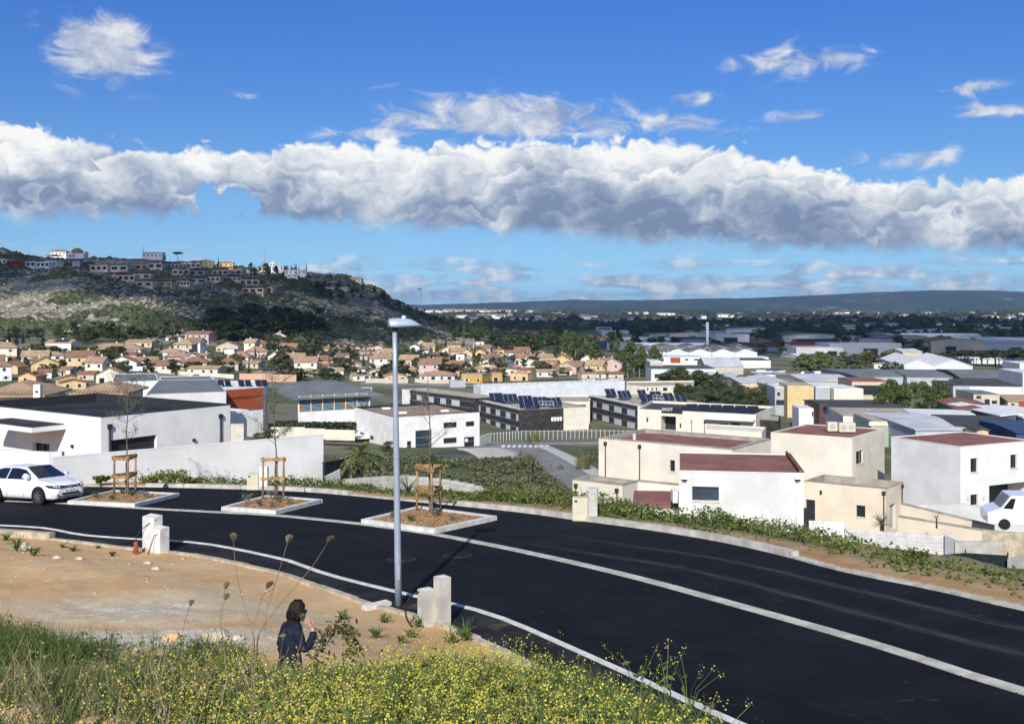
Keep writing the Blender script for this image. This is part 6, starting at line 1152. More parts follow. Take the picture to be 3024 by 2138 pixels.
# domed villa
D = 795; x = (228 - CXP) / F * D; gz = -(775 - HZ) / F * D; t = thing('domed_villa', 'white villa with a golden dome on a dark plinth', 'house', (x, D, gz)); w = 50 / F * D
mat('dome_gold', (0.28, 0.155, 0.045), .5, .1); MB().box((0, 0, 4.8), (w, 8, 4.2)).obj('wall', WH, t); MB().box((0, 0, 2.4), (w * 1.02, 8.4, .5)).obj('plinth', 'metal_dark', t); MB().box((0, .5, -1), (w * .45, 5, 7)).obj('stair_core', 'metal_grey', t)
rows = [[(math.cos(q) * 4.6 * math.cos(e), math.sin(q) * 4.4 * math.cos(e), 6.8 + 4.3 * math.sin(e)) for q in np.linspace(0, 6.283, 24, endpoint=False)] for e in np.linspace(0, 1.5, 8)]; MB().grid(rows, wrap=True).obj('dome', 'dome_gold', t, True)
for xx in (-3.6, -1.2): o = link('window', UW, t, (xx, -4.05, 4.9)); o.scale = (1.8, 1, 1.8)
# masts
for px, y0, y1, r_, l in ((782, 728, 800, .8, 'tall lattice radio mast on the hill crest'), (423, 726, 768, .25, 'thin pole beside the dark-roofed crest villa')):
    D = 830; p = W(px, y1, D); h = (y1 - y0) / F * D; t = thing('radio_mast', l, 'mast', p); 
    for k in range(3): a = k * 2.094; MB().tube([(math.cos(a) * r_, math.sin(a) * r_, -2), (math.cos(a) * r_ * .15, math.sin(a) * r_ * .15, h)], .12, 4).obj('leg', 'metal_grey', t)
    for k in range(8): z = h * k / 8; rr = r_ * (1 - .85 * k / 8); MB().tube([(math.cos(q) * rr, math.sin(q) * rr, z) for q in (0, 2.094, 4.189, 6.283)], .07, 3).obj('brace', 'metal_grey', t)
p = W(1243, 868, 860); t = thing('windsock', 'tiny windsock on a pole beyond the hill shoulder', 'windsock', p + Vector((0, 0, -8))); MB().tube([(0, 0, 0), (0, 0, 12.5)], .18, 5).obj('pole', 'metal_grey', t); MB().tube([(0, 0, 12), (-2.4, 0, 11.7)], [.75, .4], 8).obj('sock', 'render_salmon', t)
# hill trees
random.seed(37)
def scat(kind, n, xs, ys, hs, label, group, wide=1.0, lo=110, hi=3000, avoid=True):
    k = 0; tries = 0
    while k < n and tries < n * 12:
        tries += 1; px = random.uniform(*xs); f = (px - xs[0]) / (xs[1] - xs[0]); yy = ys(px) if callable(ys) else ys; py = random.uniform(*yy); D = hit(px, py, lo, hi)
        if D >= hi * .99: continue
        x, y = XY(px, D)
        if avoid and any((x - v[0]) ** 2 + (y - v[1]) ** 2 < (v[2] + 1.5) ** 2 for v in VILLAS): continue
        plant(random.choice(kind) if isinstance(kind, (list, tuple)) else kind, x, y, random.uniform(*hs), label, group, random.uniform(.85, 1.25) * wide); k += 1
scat('pine', 75, (620, 960), lambda p: (962 + abs(p - 800) * .03, 1012), (9, 15), 'dark pine in the wood at the hill foot', 'pines at the hill foot', 1.3, 500)
scat(['pine', 'round'], 28, (250, 620), (992, 1012), (5, 10), 'tree in the belt between the villas and the hill', 'trees behind the villas', 1.2, 500); scat(['pine', 'round', 'cypress'], 18, (0, 250), (990, 1025), (5, 9), 'tree behind the leftmost villas', 'trees behind the leftmost villas', 1.1, 450)
scat('pine', 24, (1080, 1330), lambda p: (np.interp(p, [1080, 1150, 1250, 1330], [850, 885, 925, 950]), np.interp(p, [1080, 1150, 1250, 1330], [862, 900, 945, 975])), (3.5, 6.5), 'pine on the right shoulder of the hill', 'pines on the hill shoulder', 1.2, 600, 1500)
scat(['pine', 'cypress'], 30, (740, 910), (788, 822), (5, 9), 'dark pine among the white crest villas', 'pines on the crest', 1.0, 600, 1500); scat('pine', 22, (930, 1080), (852, 885), (4, 8), 'pine on the upper right slope of the hill', 'pines on the upper slope', 1.2, 600, 1500)
plant('umbrella', *XY(525, 806), 9, 'lone umbrella pine on the skyline', None, 1.0, W(525, 776, 806).z); plant('cypress', *XY(487, 806), 6, 'small cypress beside the dark-roofed crest villa', None, 1.5, W(487, 767, 806).z); plant('cypress', *XY(645, 806), 7, 'cypress beside the orange crest villa', None, 1.2, W(645, 787, 806).z)
# scrub and limestone outcrops
def blobs(name, pts, rad, key, squash, seed, label, jag=.35):
    r = np.random.default_rng(seed); n = len(pts); base = np.array([(0, 0, 1), (.95, 0, .25), (.3, .9, .25), (-.77, .56, .25), (-.77, -.56, .25), (.3, -.9, .25), (.8, .5, -.4), (-.3, .95, -.4), (-1, 0, -.4), (-.3, -.95, -.4), (.8, -.5, -.4)]); fc = np.array([(0, 1, 2), (0, 2, 3), (0, 3, 4), (0, 4, 5), (0, 5, 1), (1, 6, 2), (2, 6, 7), (2, 7, 3), (3, 7, 8), (3, 8, 4), (4, 8, 9), (4, 9, 5), (5, 9, 10), (5, 10, 1), (1, 10, 6)])
    m_ = len(base); V = base[None] * (1 + r.uniform(-jag, jag, (n, m_, 1))) * rad[:, None, None] * np.array([1, 1, squash]) ; a = r.uniform(0, 6.28, n); ca, sa = np.cos(a)[:, None], np.sin(a)[:, None]
    X = V[..., 0] * ca - V[..., 1] * sa; Y = V[..., 0] * sa + V[..., 1] * ca; V = np.stack([X + pts[:, 0, None], Y + pts[:, 1, None], V[..., 2] + pts[:, 2, None]], -1).reshape(-1, 3)
    link(name, np_mesh(name, V, (fc[None] + (np.arange(n) * m_)[:, None, None]).reshape(-1, 3), key), kind='stuff', label=label)
def on_hill(n, seed):
    r = np.random.default_rng(seed); px = r.uniform(-150, 1400, n); D = r.uniform(575, 900, n); x, y = (px - CXP) / F * D, D; return np.c_[x, y, H(x, y)], px, D
leafmat('scrub', (0.036, 0.043, 0.019), (0.085, 0.092, 0.036), .0, .15); mat('limestone', (0.36, 0.325, 0.25), .95, .25, .25, 0)
q, px, D = on_hill(26000, 1); f = fbm(q[:, 0] / 35, q[:, 1] / 35, 4, 61); keep = f > -.02; blobs('scrub', q[keep], np.random.default_rng(2).gamma(2.0, .45, keep.sum()) + .3, 'scrub', .75, 3, 'low dark garrigue scrub covering the hillside')
q, px, D = on_hill(30000, 5); f = fbm(q[:, 0] / 35, q[:, 1] / 35, 4, 61) + .25 * fbm(q[:, 0] / 9, q[:, 1] / 9, 2, 67); keep = f < .04; blobs('rocks', q[keep] - np.array([0, 0, .25]), np.random.default_rng(6).gamma(1.6, .36, keep.sum()) + .2, 'limestone', .6, 7, 'broken limestone outcrops on the hillside', .5)
# ------------------------------------------------------------------ halls and offices in the middle distance
px4 = lambda a, b, c, d: ('px', a, b, c, d)
def roofbox(t, x, y, z, d, rz, name, m_): o = MB().box((0, 0, 0), d, rz).obj(name, m_, t); o.location = Vector((x, y, z)) - t.location; return o
def skylight(t, px, py, z, d, rz=0.0, m_='roof_white'): D = -z * F / (py - HZ); x, y = XY(px, D); return roofbox(t, x, y, z + d[2] / 2, d, rz, 'skylight', m_)
def text_mesh(cu):
    o = bpy.data.objects.new('lettering', cu); C.objects.link(o); dg = bpy.context.evaluated_depsgraph_get(); me = bpy.data.meshes.new_from_object(o.evaluated_get(dg)); bpy.data.objects.remove(o); return me
def mid():
    # white hall with brown roof
    P, zt = corners((1163, 1232), 188, (1048, 1202), (1416, 1217)); zb = -28.5
    t, w = flat_house('white_hall', 'white two-storey hall with brown flat roof behind the lamp post', 'building', P, zb, zt, WH, 'roof_brown', 'joinery_dark', .25, .35,
        [(0, px4(1310, 1248, 1349, 1262), 'window'), (0, px4(1376, 1245, 1401, 1258), 'window'), (0, px4(1227, 1272, 1275, 1335), 'bluedoor'), (0, px4(1202, 1303, 1215, 1326), 'door'), (0, px4(1310, 1294, 1349, 1308), 'window'), (0, px4(1371, 1291, 1401, 1322), 'window'), (3, px4(1062, 1274, 1075, 1290), 'window'), (3, px4(1091, 1284, 1103, 1296), 'window')])
    for x, y in ((1140, 1208), (1188, 1221), (1312, 1215)): skylight(t, x, y, zt - .3, (1.6, 1.2, .35), .3)
    MB().par(w[3].at(w[3].L * .02, -25.6, .0) - t.location, w[3].d.to_3d() * w[3].L * .4, w[3].n.to_3d() * 2.5, (0, 0, .25)).obj('side_annex_roof', WH, t); MB().par(w[3].at(w[3].L * .03, zb, 0) - t.location, w[3].d.to_3d() * w[3].L * .36, w[3].n.to_3d() * 2.3, (0, 0, 2.85)).obj('side_annex', 'joinery_dark', t)
    for k in range(1, 6): MB().par(w[0].at(.02, zb + (zt - zb) * k / 6, .0) - t.location, w[0].d.to_3d() * w[0].L, w[0].n.to_3d() * .006, (0, 0, .03)).obj('panel_joint', 'render_grey', t)
    MB().tube([w[0].at(w[0].hit(1377, 1300)[0], w[0].hit(1377, 1300)[1], .03) - t.location, w[0].at(w[0].hit(1377, 1300)[0], w[0].hit(1377, 1300)[1], .06) - t.location], [.35, .35], 14).obj('round_sign', 'joinery_white', t)
    ribbon('forecourt', 'dark asphalt forecourt of the white hall', [(1290, 178), (1350, 178), (1420, 180)], 11, 'roof_dark', dz=.12); ribbon('apron', 'pale concrete apron beside the white hall', [(1420, 190), (1455, 182), (1500, 168)], 9, 'concrete', dz=.15)
    # hall with coloured slat screens
    P, zt = corners((878, 1165), 205, (815, 1150), (1100, 1158)); zt -= 1.0; zb = -28
    P = [XY(880, 205), XY(1093, 213), XY(1100, 236), XY(880, 232)]
    t, w = flat_house('slatted_hall', 'white hall with orange and blue slat screens under a grey roof', 'building', P, zb, zt, WH, 'roof_grey', None, .2, .1, [(0, px4(884, 1168, 1090, 1206), 'void', .5)])
    ov = MB(); W0 = w[0]; ov.add([W0.at(-1.5, zt + .3, 1.2) - t.location, W0.at(W0.L + 2.5, zt + .3, 1.2) - t.location, W0.at(W0.L + 1, zt + 1.9, -22) - t.location, W0.at(-4, zt + 1.9, -22) - t.location, W0.at(-1.5, zt + .05, 1.2) - t.location, W0.at(W0.L + 2.5, zt + .05, 1.2) - t.location], ((0, 1, 2, 3), (4, 5, 1, 0))); ov.obj('roof', 'roof_grey', t)
    mat('slat_orange', (0.62, 0.34, 0.12), .6, .05); mat('slat_blue', (0.14, 0.42, 0.62), .6, .05); mat('slat_white', (0.72, 0.76, 0.78), .6, .05); nb = 6; a0, za = W0.hit(884, 1168); a1, zb_ = W0.hit(1088, 1206)
    for b in range(nb):
        s0 = a0 + (a1 - a0) * b / nb + .15; s1 = a0 + (a1 - a0) * (b + 1) / nb - .15; panel(W0, s0 - .28, s0 - .12, zb_, za, .05, .12, 'mullion', 'slat_white', t).location = -t.location
        for r_ in range(13):
            z = zb_ + (za - zb_) * (r_ + .5) / 13
            for h_ in range(4):
                u0 = s0 + (s1 - s0) * h_ / 4; u1 = s0 + (s1 - s0) * (h_ + 1) / 4; m_ = ['slat_orange', 'slat_blue'][int((h_ * .9 + r_ * .28 + b * .5) % 4 > 1.9)] if b < 4 else random.choice(['slat_blue', 'slat_white', 'slat_orange']); panel(W0, u0, u1, z - .055, z + .055, .02, .04, 'slat', m_, t).location = -t.location
    # red-panelled hall and grey roofs
    P = [XY(640, 188), XY(777, 196), XY(790, 214), XY(640, 212)]; t, w = flat_house('red_hall', 'long hall with brick-red panels and small roof solar panels', 'building', P, -27, -(1152 - HZ) / F * 190, WH, 'roof_white', None, .2, .1)
    for (x0, y0, x1, y1) in ((650, 1153, 775, 1173), (600, 1180, 778, 1206)): a, z0 = w[0].hit(x0, y0); b, z1 = w[0].hit(x1, y1); panel(w[0], max(a, -3), b, z1, z0, .15, .1, 'red_panel', 'panel_red', t).location = -t.location
    zt = -(1152 - HZ) / F * 190
    for k, x in enumerate((655, 675, 715, 735, 765, 783)): D = 200; q = XY(x, D); o = MB().add([(-.55, -.9, .1), (.55, -.9, .1), (.25, .9, 1.15), (-.85, .9, 1.15), (-.55, -.9, .03), (.55, -.9, .03), (.25, .9, 1.08), (-.85, .9, 1.08)], ((0, 1, 2, 3), (7, 6, 5, 4))).obj('solar_panel', 'solar', t); o.location = Vector((*q, zt)) - t.location; o.rotation_euler.z = .25
    P = [XY(430, 178), XY(668, 184), XY(640, 215), XY(470, 214)]; t, w = flat_house('grey_hall', 'low hall with wide grey metal roof left of the red panels', 'building', P, -26, -(1162 - HZ) / F * 180, 'render_rough', 'roof_grey', None, .15, .05)
    P = [XY(480, 222), XY(650, 226), XY(620, 250), XY(470, 246)]; t, w = flat_house('white_pavilion', 'white low pavilion with dark strip windows behind the grey roof', 'building', P, -26, -(1133 - HZ) / F * 224, WH, 'roof_grey', None, .2, .1, [(0, px4(490, 1132, 515, 1140), 'window'), (0, px4(518, 1133, 566, 1140), 'window')]); P = [XY(330, 232), XY(470, 236), XY(460, 262), XY(340, 260)]; flat_house('white_pavilion', 'white rounded low pavilion left of the strip-window one', 'building', P, -27, -(1126 - HZ) / F * 234, WH, 'roof_grey', None, .2, .1)
    # dark clad office wings
    def office(name, label, Cc, D, Lp, Rp, zb, face, rows, split=None):
        P, zt = corners(Cc, D, Lp, Rp); wl = Wall(P[3], P[0]); wins = []
        for (x, ww) in face:
            for k in range(rows): s, z = wl.hit(x, Cc[1]); wins.append((3, ('m', s - ww / 2, s + ww / 2, zt - 1.05 - 1.55 - 3.05 * k, zt - 1.05 - 3.05 * k), 'blind', .15))
        t, w = flat_house(name, label, 'office building', P, zb, zt, 'clad_dark', 'roof_gravel', 'coping_grey', .4, .35, wins, wmats={0: split or 'clad_dark'}); 
        for k in range(2):
            for dz in (-1.0, -2.65): z = zt + dz - 3.05 * k; MB().par(w[3].at(0, z, .0) - t.location, w[3].d.to_3d() * w[3].L, w[3].n.to_3d() * .03, (0, 0, .06)).obj('trim_band', 'metal_grey', t)
        return t, w, P, zt
    t, w, P, zt = office('office_wing', 'dark clad office wing with white end behind the white hall', (1400, 1176), 262, (1188, 1149), (1480, 1172), -31, [(1208, 1.6), (1238, 3.0), (1272, 3.0), (1308, 3.0), (1345, 4.0)], 1); MB().par(w[3].at(0, -31, .02) - t.location, w[3].d.to_3d() * 4.2, w[3].n.to_3d() * .06, (0, 0, zt + 31)).obj('white_end', WH, t); o = skylight(t, 1350, 1144, zt, (4.5, 2.5, 2.0), .2, 'metal_grey')
    t, w, P, zt = office('office_wing', 'dark clad office wing with big roof solar panels in the centre', (1534, 1211), 239, (1389, 1178), (1738, 1202), -31.5, [(1412, 3.2), (1441, 3.0), (1470, 3.0), (1500, 3.0), (1527, 1.5)], 2); s, z = w[0].hit(1664, 1210); MB().par(w[0].at(s, -31.4, 0) - t.location, w[0].d.to_3d() * (w[0].L - s), w[0].n.to_3d() * .15, (0, 0, zt + 31.45)).obj('cream_end', CR, t)
    a, z0 = w[0].hit(1627, 1232); b, z1 = w[0].hit(1660, 1242)
    for k in range(4): u = a + (b - a) * (k + .1) / 4; panel(w[0], u, u + (b - a) * .2, z1, z0, .05, .08, 'window', 'joinery_white', t).location = -t.location
    wing1 = (t, P, zt)
    t, w, P, zt = office('office_wing', 'dark clad office wing with solar panels beside the lettered building', (1883, 1200), 247, (1738, 1170), (2093, 1192), -31.5, [(1756, 2.4), (1788, 4.4), (1824, 4.6), (1863, 4.6)], 2, WH); wing2 = (t, P, zt)
    def panels(wing, spots):
        t, P, zt = wing
        for x, y, ww, hh in spots:
            D = -(zt + 1.0) * F / (y - HZ); q = XY(x, D); o = MB(); o.add([(-ww / 2, -hh * .35, -.75), (ww / 2, -hh * .35, -.75), (ww / 2, hh * .35, .9), (-ww / 2, hh * .35, .9)] + [(-ww / 2, -hh * .35 + .05, -.85), (ww / 2, -hh * .35 + .05, -.85), (ww / 2, hh * .35 + .05, .8), (-ww / 2, hh * .35 + .05, .8)], ((0, 1, 2, 3), (7, 6, 5, 4), (0, 4, 5, 1), (2, 6, 7, 3))); ob = o.obj('solar_array', 'solar_blue', t); ob.location = Vector((*q, zt + 1.1)) - t.location; ob.rotation_euler.z = .22
            for k in range(1, max(2, int(ww / 1.1))): xx = -ww / 2 + ww * k / max(2, int(ww / 1.1)); MB().par((xx - .03, -hh * .35, -.735), (.06, 0, 0), (0, hh * .7, 1.65), (0, 0, .02)).obj('panel_joint', 'metal_grey', ob)
            for s in (-.3, .3): MB().tube([(ww * s, 0, -1.0), (ww * s, 0, .05)], .07, 5).obj('stand', 'joinery_dark', ob)
    panels(wing1, [(1466, 1173, 3.4, 3.6), (1500, 1176, 4.8, 3.6), (1552, 1181, 3.4, 3.2), (1596, 1185, 3.4, 3.2), (1548, 1194, 2.4, 3.0), (1575, 1191, 2.6, 3.0), (1637, 1187, 3.4, 3.2)]); panels(wing2, [(1803, 1160, 2.8, 3.4), (1844, 1166, 3.4, 3.4), (1896, 1163, 2.2, 2.8), (1909, 1177, 3.2, 3.4), (1938, 1168, 3.0, 3.2), (1974, 1173, 2.6, 3.0), (2011, 1180, 2.6, 3.2)])
    for tt, P, zt, x, y in ((*wing1, 1602, 1200), (*wing2, 1960, 1181)):
        D = -zt * F / (y - HZ); q = Vector((*XY(x, D), zt)) - tt.location; cg = MB()
        for i in range(7): cg.tube([q + Vector((i * .9 - 2.7, -i * .12, 0)), q + Vector((i * .9 - 2.7, -i * .12, 1.3))], .05, 4)
        for z in (.5, 1.25): cg.tube([q + Vector((-2.7, 0, z)), q + Vector((2.7, -.7, z))], .05, 4)
        cg.obj('roof_railing', 'fence_white', tt)
    for tt, P, zt in (wing1, wing2):            # upright vent ribs along the front parapet
        A, B = Vector(P[3]), Vector(P[0])
        for k in range(26): p = A.lerp(B, (k + .5) / 26); q = Vector((p.x, p.y, zt - .2)) - tt.location + Vector((.8, 1.2, 0)); MB().par(q, (.12, 0, 0), (.5, 1.2, 0), (0, 0, .35)).obj('roof_rib', 'roof_white', tt)
    # long white upper volume
    P, zt = corners((1420, 1139), 282, (1398, 1135), (1845, 1124)); t, w = flat_house('white_volume', 'long plain white sheet-metal volume above the dark office wings', 'building', P, -28.4, zt, 'metal_white', 'roof_gravel', None, .3, .3)
    e = w[0]; rl = MB()
    for k in range(30): rl.tube([e.at(e.L * k / 29, zt, -.4) - t.location, e.at(e.L * k / 29, zt + .9, -.4) - t.location], .04, 4)
    rl.tube([e.at(0, zt + .9, -.4) - t.location, e.at(e.L, zt + .9, -.4) - t.location], .05, 4); rl.obj('roof_railing', 'pipe_brown', t)
    P = [XY(1640, 262), XY(1742, 262), XY(1745, 280), XY(1640, 280)]; flat_house('link_block', 'cream link block between the two solar-panelled wings', 'office building', P, -31, -(1186 - HZ) / F * 262, CR, 'roof_gravel', None, .3, .3, [(0, px4(1690, 1195, 1730, 1203), 'window')])
    # lettered white building
    a = W(1883, 1208, 226); zt = a.z; P = [XY(1883, 226), XY(2232, 214), XY(2290, 232), XY(1925, 246)]; t, w = flat_house('lettered_building', 'cream office building with dark lettered sign and dark roof panels', 'office building', P, -31, zt, CR, 'roof_dark', CR, .35, .5, [(0, px4(1952, 1228, 1996, 1272), 'void', 3.0), (0, px4(1909, 1233, 1914, 1246), 'window'), (0, px4(2007, 1250, 2012, 1263), 'window'), (0, px4(2098, 1252, 2116, 1266), 'window'), (0, px4(2125, 1250, 2149, 1264), 'window'), (0, px4(2160, 1248, 2184, 1262), 'window')])
    s0, z0 = w[0].hit(1955, 1201); s1, z1 = w[0].hit(2016, 1220); sg = panel(w[0], s0, s1, z1, z0 + .1, .35, .25, 'sign_board', 'joinery_dark', t); sg.location = -t.location; mat('sign_letter', (0.8, 0.8, 0.8), .6, .02); mat('sign_red', (0.6, 0.06, 0.05), .6, .02)
    def glyph(txt, s, z, size, m_, w_=w[0]):
        cu = bpy.data.curves.new('lettering', 'FONT'); cu.body = txt; cu.size = size; cu.extrude = .02; cu.align_x = 'LEFT'; cu.materials.append(M[m_]); o = link('lettering', text_mesh(cu), sg); p = w_.at(s, z, .36); o.matrix_parent_inverse = Matrix(); o.location = p; o.rotation_euler = (R(90), 0, math.atan2(w_.d.y, w_.d.x)); return o
    hh = (z0 - z1); glyph('D', s0 + .12, z1 + hh * .32, hh * .80, 'sign_letter'); glyph('IGIT', s0 + .12 + hh * .62, z1 + hh * .32, hh * .80, 'sign_letter'); MB().tube([w[0].at(s0 + .3, z1 + hh * .55, .355), w[0].at(s0 + .3, z1 + hh * .55, .375)], [hh * .16, hh * .16], 12).obj('red_dot', 'sign_red', sg)
    cn = MB(); s2, z2 = w[0].hit(2085, 1236); s3, z3 = w[0].hit(2230, 1239); cn.par(w[0].at(s2, z2, 0) - t.location, w[0].d.to_3d() * (s3 - s2), w[0].n.to_3d() * 1.6, (0, 0, .28)); cn.obj('window_canopy', 'roof_white', t)
    bal = MB(); sb, zb_ = w[0].hit(1955, 1262); sb1, _ = w[0].hit(1996, 1262)
    for k in range(9): bal.tube([w[0].at(sb + (sb1 - sb) * k / 8, zb_ - .9, .05) - t.location, w[0].at(sb + (sb1 - sb) * k / 8, zb_ + .2, .05) - t.location], .03, 4)
    bal.obj('balcony_rail', 'joinery_dark', t)
    for i in range(2):
        for k in range(6): x = 2030 + k * 36 + i * 14; y = 1211 - i * 8 + k * 1.2; D = -zt * F / (y - HZ); q = XY(x, D); o = MB().add([(-1.2, -1.2, 0), (1.2, -1.2, 0), (1.2, .9, 1.1), (-1.2, .9, 1.1), (-1.2, 1.0, 0), (1.2, 1.0, 0)], ((0, 1, 2, 3), (3, 2, 5, 4), (1, 5, 2), (0, 3, 4))).obj('roof_monitor', 'solar', t); o.location = Vector((*q, zt - .4)) - t.location; o.rotation_euler.z = -.1
    for s_, i in ((2043, 0), (2081, 0)): s, z = w[0].hit(s_, 1242); downpipe(t, w[0], s, -31, z, 'pipe_brown', True, .14)
    P = [XY(2085, 205), XY(2250, 200), XY(2262, 208), XY(2090, 214)]; flat_house('terrace_block', 'low cream terrace block in front of the lettered building', 'office building', P, -31, -(1270 - HZ) / F * 203, CR, CR, None, .3, .2)
    P = [XY(2236, 218), XY(2300, 215), XY(2305, 226), XY(2240, 228)]; flat_house('dark_block', 'small dark block with slatted roof right of the lettered building', 'office building', P, -31, -(1240 - HZ) / F * 217, 'clad_dark', 'roof_gravel', None, .2, .2)
    # cream low offices behind
    P = [XY(1905, 345), XY(2047, 352), XY(2050, 372), XY(1850, 368), XY(1850, 352)]; flat_house('cream_offices', 'low cream office range with small dark windows behind the solar wings', 'office building', P, -32, -(1139 - HZ) / F * 348, CR, 'roof_gravel', None, .3, .4, [(0, px4(x, 1145, x + w_, 1154), 'window') for x, w_ in ((1911, 4), (1924, 4), (1937, 4), (1958, 13), (1990, 4), (2010, 13), (2032, 5))])
    # white picket fence in front of the offices
    Q = [Vector((*XY(x, D), 0)) for x, D in ((1418, 196), (1450, 205), (1540, 212), (1660, 214), (1760, 216), (1880, 214))]
    for q in Q: q.z = H1(q.x, q.y)
    t = thing('white_fence', 'white vertical-bar fence in front of the dark office wings', 'fence', Q[0])
    for a, b in zip(Q[:-1], Q[1:]):
        L = (b - a).length; n = max(2, int(L / .9)); rl = MB().tube([a - Q[0] + Vector((0, 0, 1.7)), b - Q[0] + Vector((0, 0, 1.7))], .04, 4).obj('rail', 'fence_white', t)
        for k in range(n): p = a.lerp(b, k / n) - Q[0]; MB().box(p + Vector((0, 0, .95)), (.09, .06, 1.9)).obj('post', 'fence_white', t)
    # street in front with crossing
    ribbon('street', 'grey street running past the offices towards the cream houses', [(1500, 205), (1540, 195), (1600, 180), (1690, 150), (1790, 125)], 8, 'tarmac', dz=.16); ribbon('street', 'grey side street along the white fence', [(1420, 190), (1500, 200), (1640, 205), (1800, 206)], 6, 'tarmac', dz=.12); ribbon('pavement', 'pale footway beside the office street', [(1600, 196), (1660, 176), (1750, 148), (1830, 126)], 2.5, 'concrete', dz=.22)
    mb = MB()
    for k in range(9):
        D = 193; px = 1485 + k * 16; x, y = XY(px, D); z = H1(x, y) + .22; MB().add([(x - .3, y - 1.4, z + .02), (x + .3, y - 1.4, z + .02), (x + .5, y + 1.4, z + .02), (x - .1, y + 1.4, z + .02)], ((0, 1, 2, 3),)).obj('crossing_stripe', 'plastic_white', bpy.data.objects['street.003'] if 'street.003' in bpy.data.objects else None)
    # hedge and walls before the slatted hall
    a, b = W(820, 1245, 196), W(1048, 1243, 196); t = thing('hedge', 'long clipped dark green hedge below the slatted hall', 'hedge', a + Vector((0, 0, -2.4))); n = 2600; r = np.random.default_rng(4); bl = [(x, r.uniform(-.3, .3), z, .55, .5, .5) for x in np.linspace(0, b.x - a.x, 34) for z in (.6, 1.2, 1.9)]; link('foliage', crown('foliage', bl, 5200, .26, 'cypress', 9), t)
    Q = [W(800, 1263, 188), W(900, 1266, 188), W(960, 1270, 187), W(1048, 1276, 186)]; t = thing('garden_wall', 'cream low stepped wall under the dark hedge', 'wall', Q[0])
    for a, b in zip(Q[:-1], Q[1:]): MB().par(a - Q[0] + Vector((0, 0, -1.8)), Vector((b.x - a.x, b.y - a.y, 0)), (0, .3, 0), (0, 0, 1.9)).obj('panel', 'wall_cream', t)
mid()
# ------------------------------------------------------------------ industrial estate
IND = []
def shed(x0, x1, yt, yb, wk, rk, depth, label, ridge=0.0, rz=0.0, axis='x', doors=(), D=None, cat='warehouse', name='warehouse', group=None):
    px = (x0 + x1) / 2; D = D or hit(px, yb, 115); w = (x1 - x0) / F * D; gz = -(yb - HZ) / F * D; h = (yb - yt) / F * D; dr = ridge / F * D; y = D + depth / 2; x = (px - CXP) / F * y
    t = thing(name, label, cat, (x, y, gz), group, rz + math.atan2(-x, y) * .25); mb = MB(); mb.box((0, 0, h / 2 - 2), (w, depth, h + 4)); IND.append((x, y, max(w, depth) / 2))
    if ridge:
        for s in (-1, 1): mb.add([(-w / 2, s * depth / 2, h), (w / 2, s * depth / 2, h), (0, s * depth / 2, h + dr)], ((0, 1, 2) if s < 0 else (2, 1, 0),)) if axis == 'y' else mb.add([(s * w / 2, -depth / 2, h), (s * w / 2, depth / 2, h), (s * w / 2, 0, h + dr)], ((0, 1, 2) if s > 0 else (2, 1, 0),))
    mb.obj('wall', wk, t); mb = MB()
    if ridge: gable_roof(mb, w, depth, h + .02, h + dr, axis, .3, .18)
    else: mb.box((0, 0, h + .1), (w - .1, depth - .1, .2))
    rf = mb.obj('roof', rk, t)
    for kind, fx, fw, z0, z1 in doors:
        xx = (fx - .5) * w; MB().box((xx, -depth / 2 - .03, h * (z0 + z1) / 2), (fw * w, .08, h * (z1 - z0))).obj({'g': 'roller_door', 'w': 'window', 'd': 'opening', 'b': 'fascia_band', 'r': 'red_panel', 'c': 'pale_panel', 'y': 'yellow_panel', 's': 'sign_board'}[kind], {'g': 'metal_grey', 'w': 'glass', 'd': 'joinery_dark', 'b': 'roof_white', 'r': 'panel_red', 'c': 'render_cream', 'y': 'render_yellow', 's': 'joinery_dark'}[kind], t)  # openings are flat dark panels on the wall, coloured as the shade inside
    return t, rf, w, h, D
MW, MG, MD = 'metal_white', 'metal_grey', 'metal_dark'
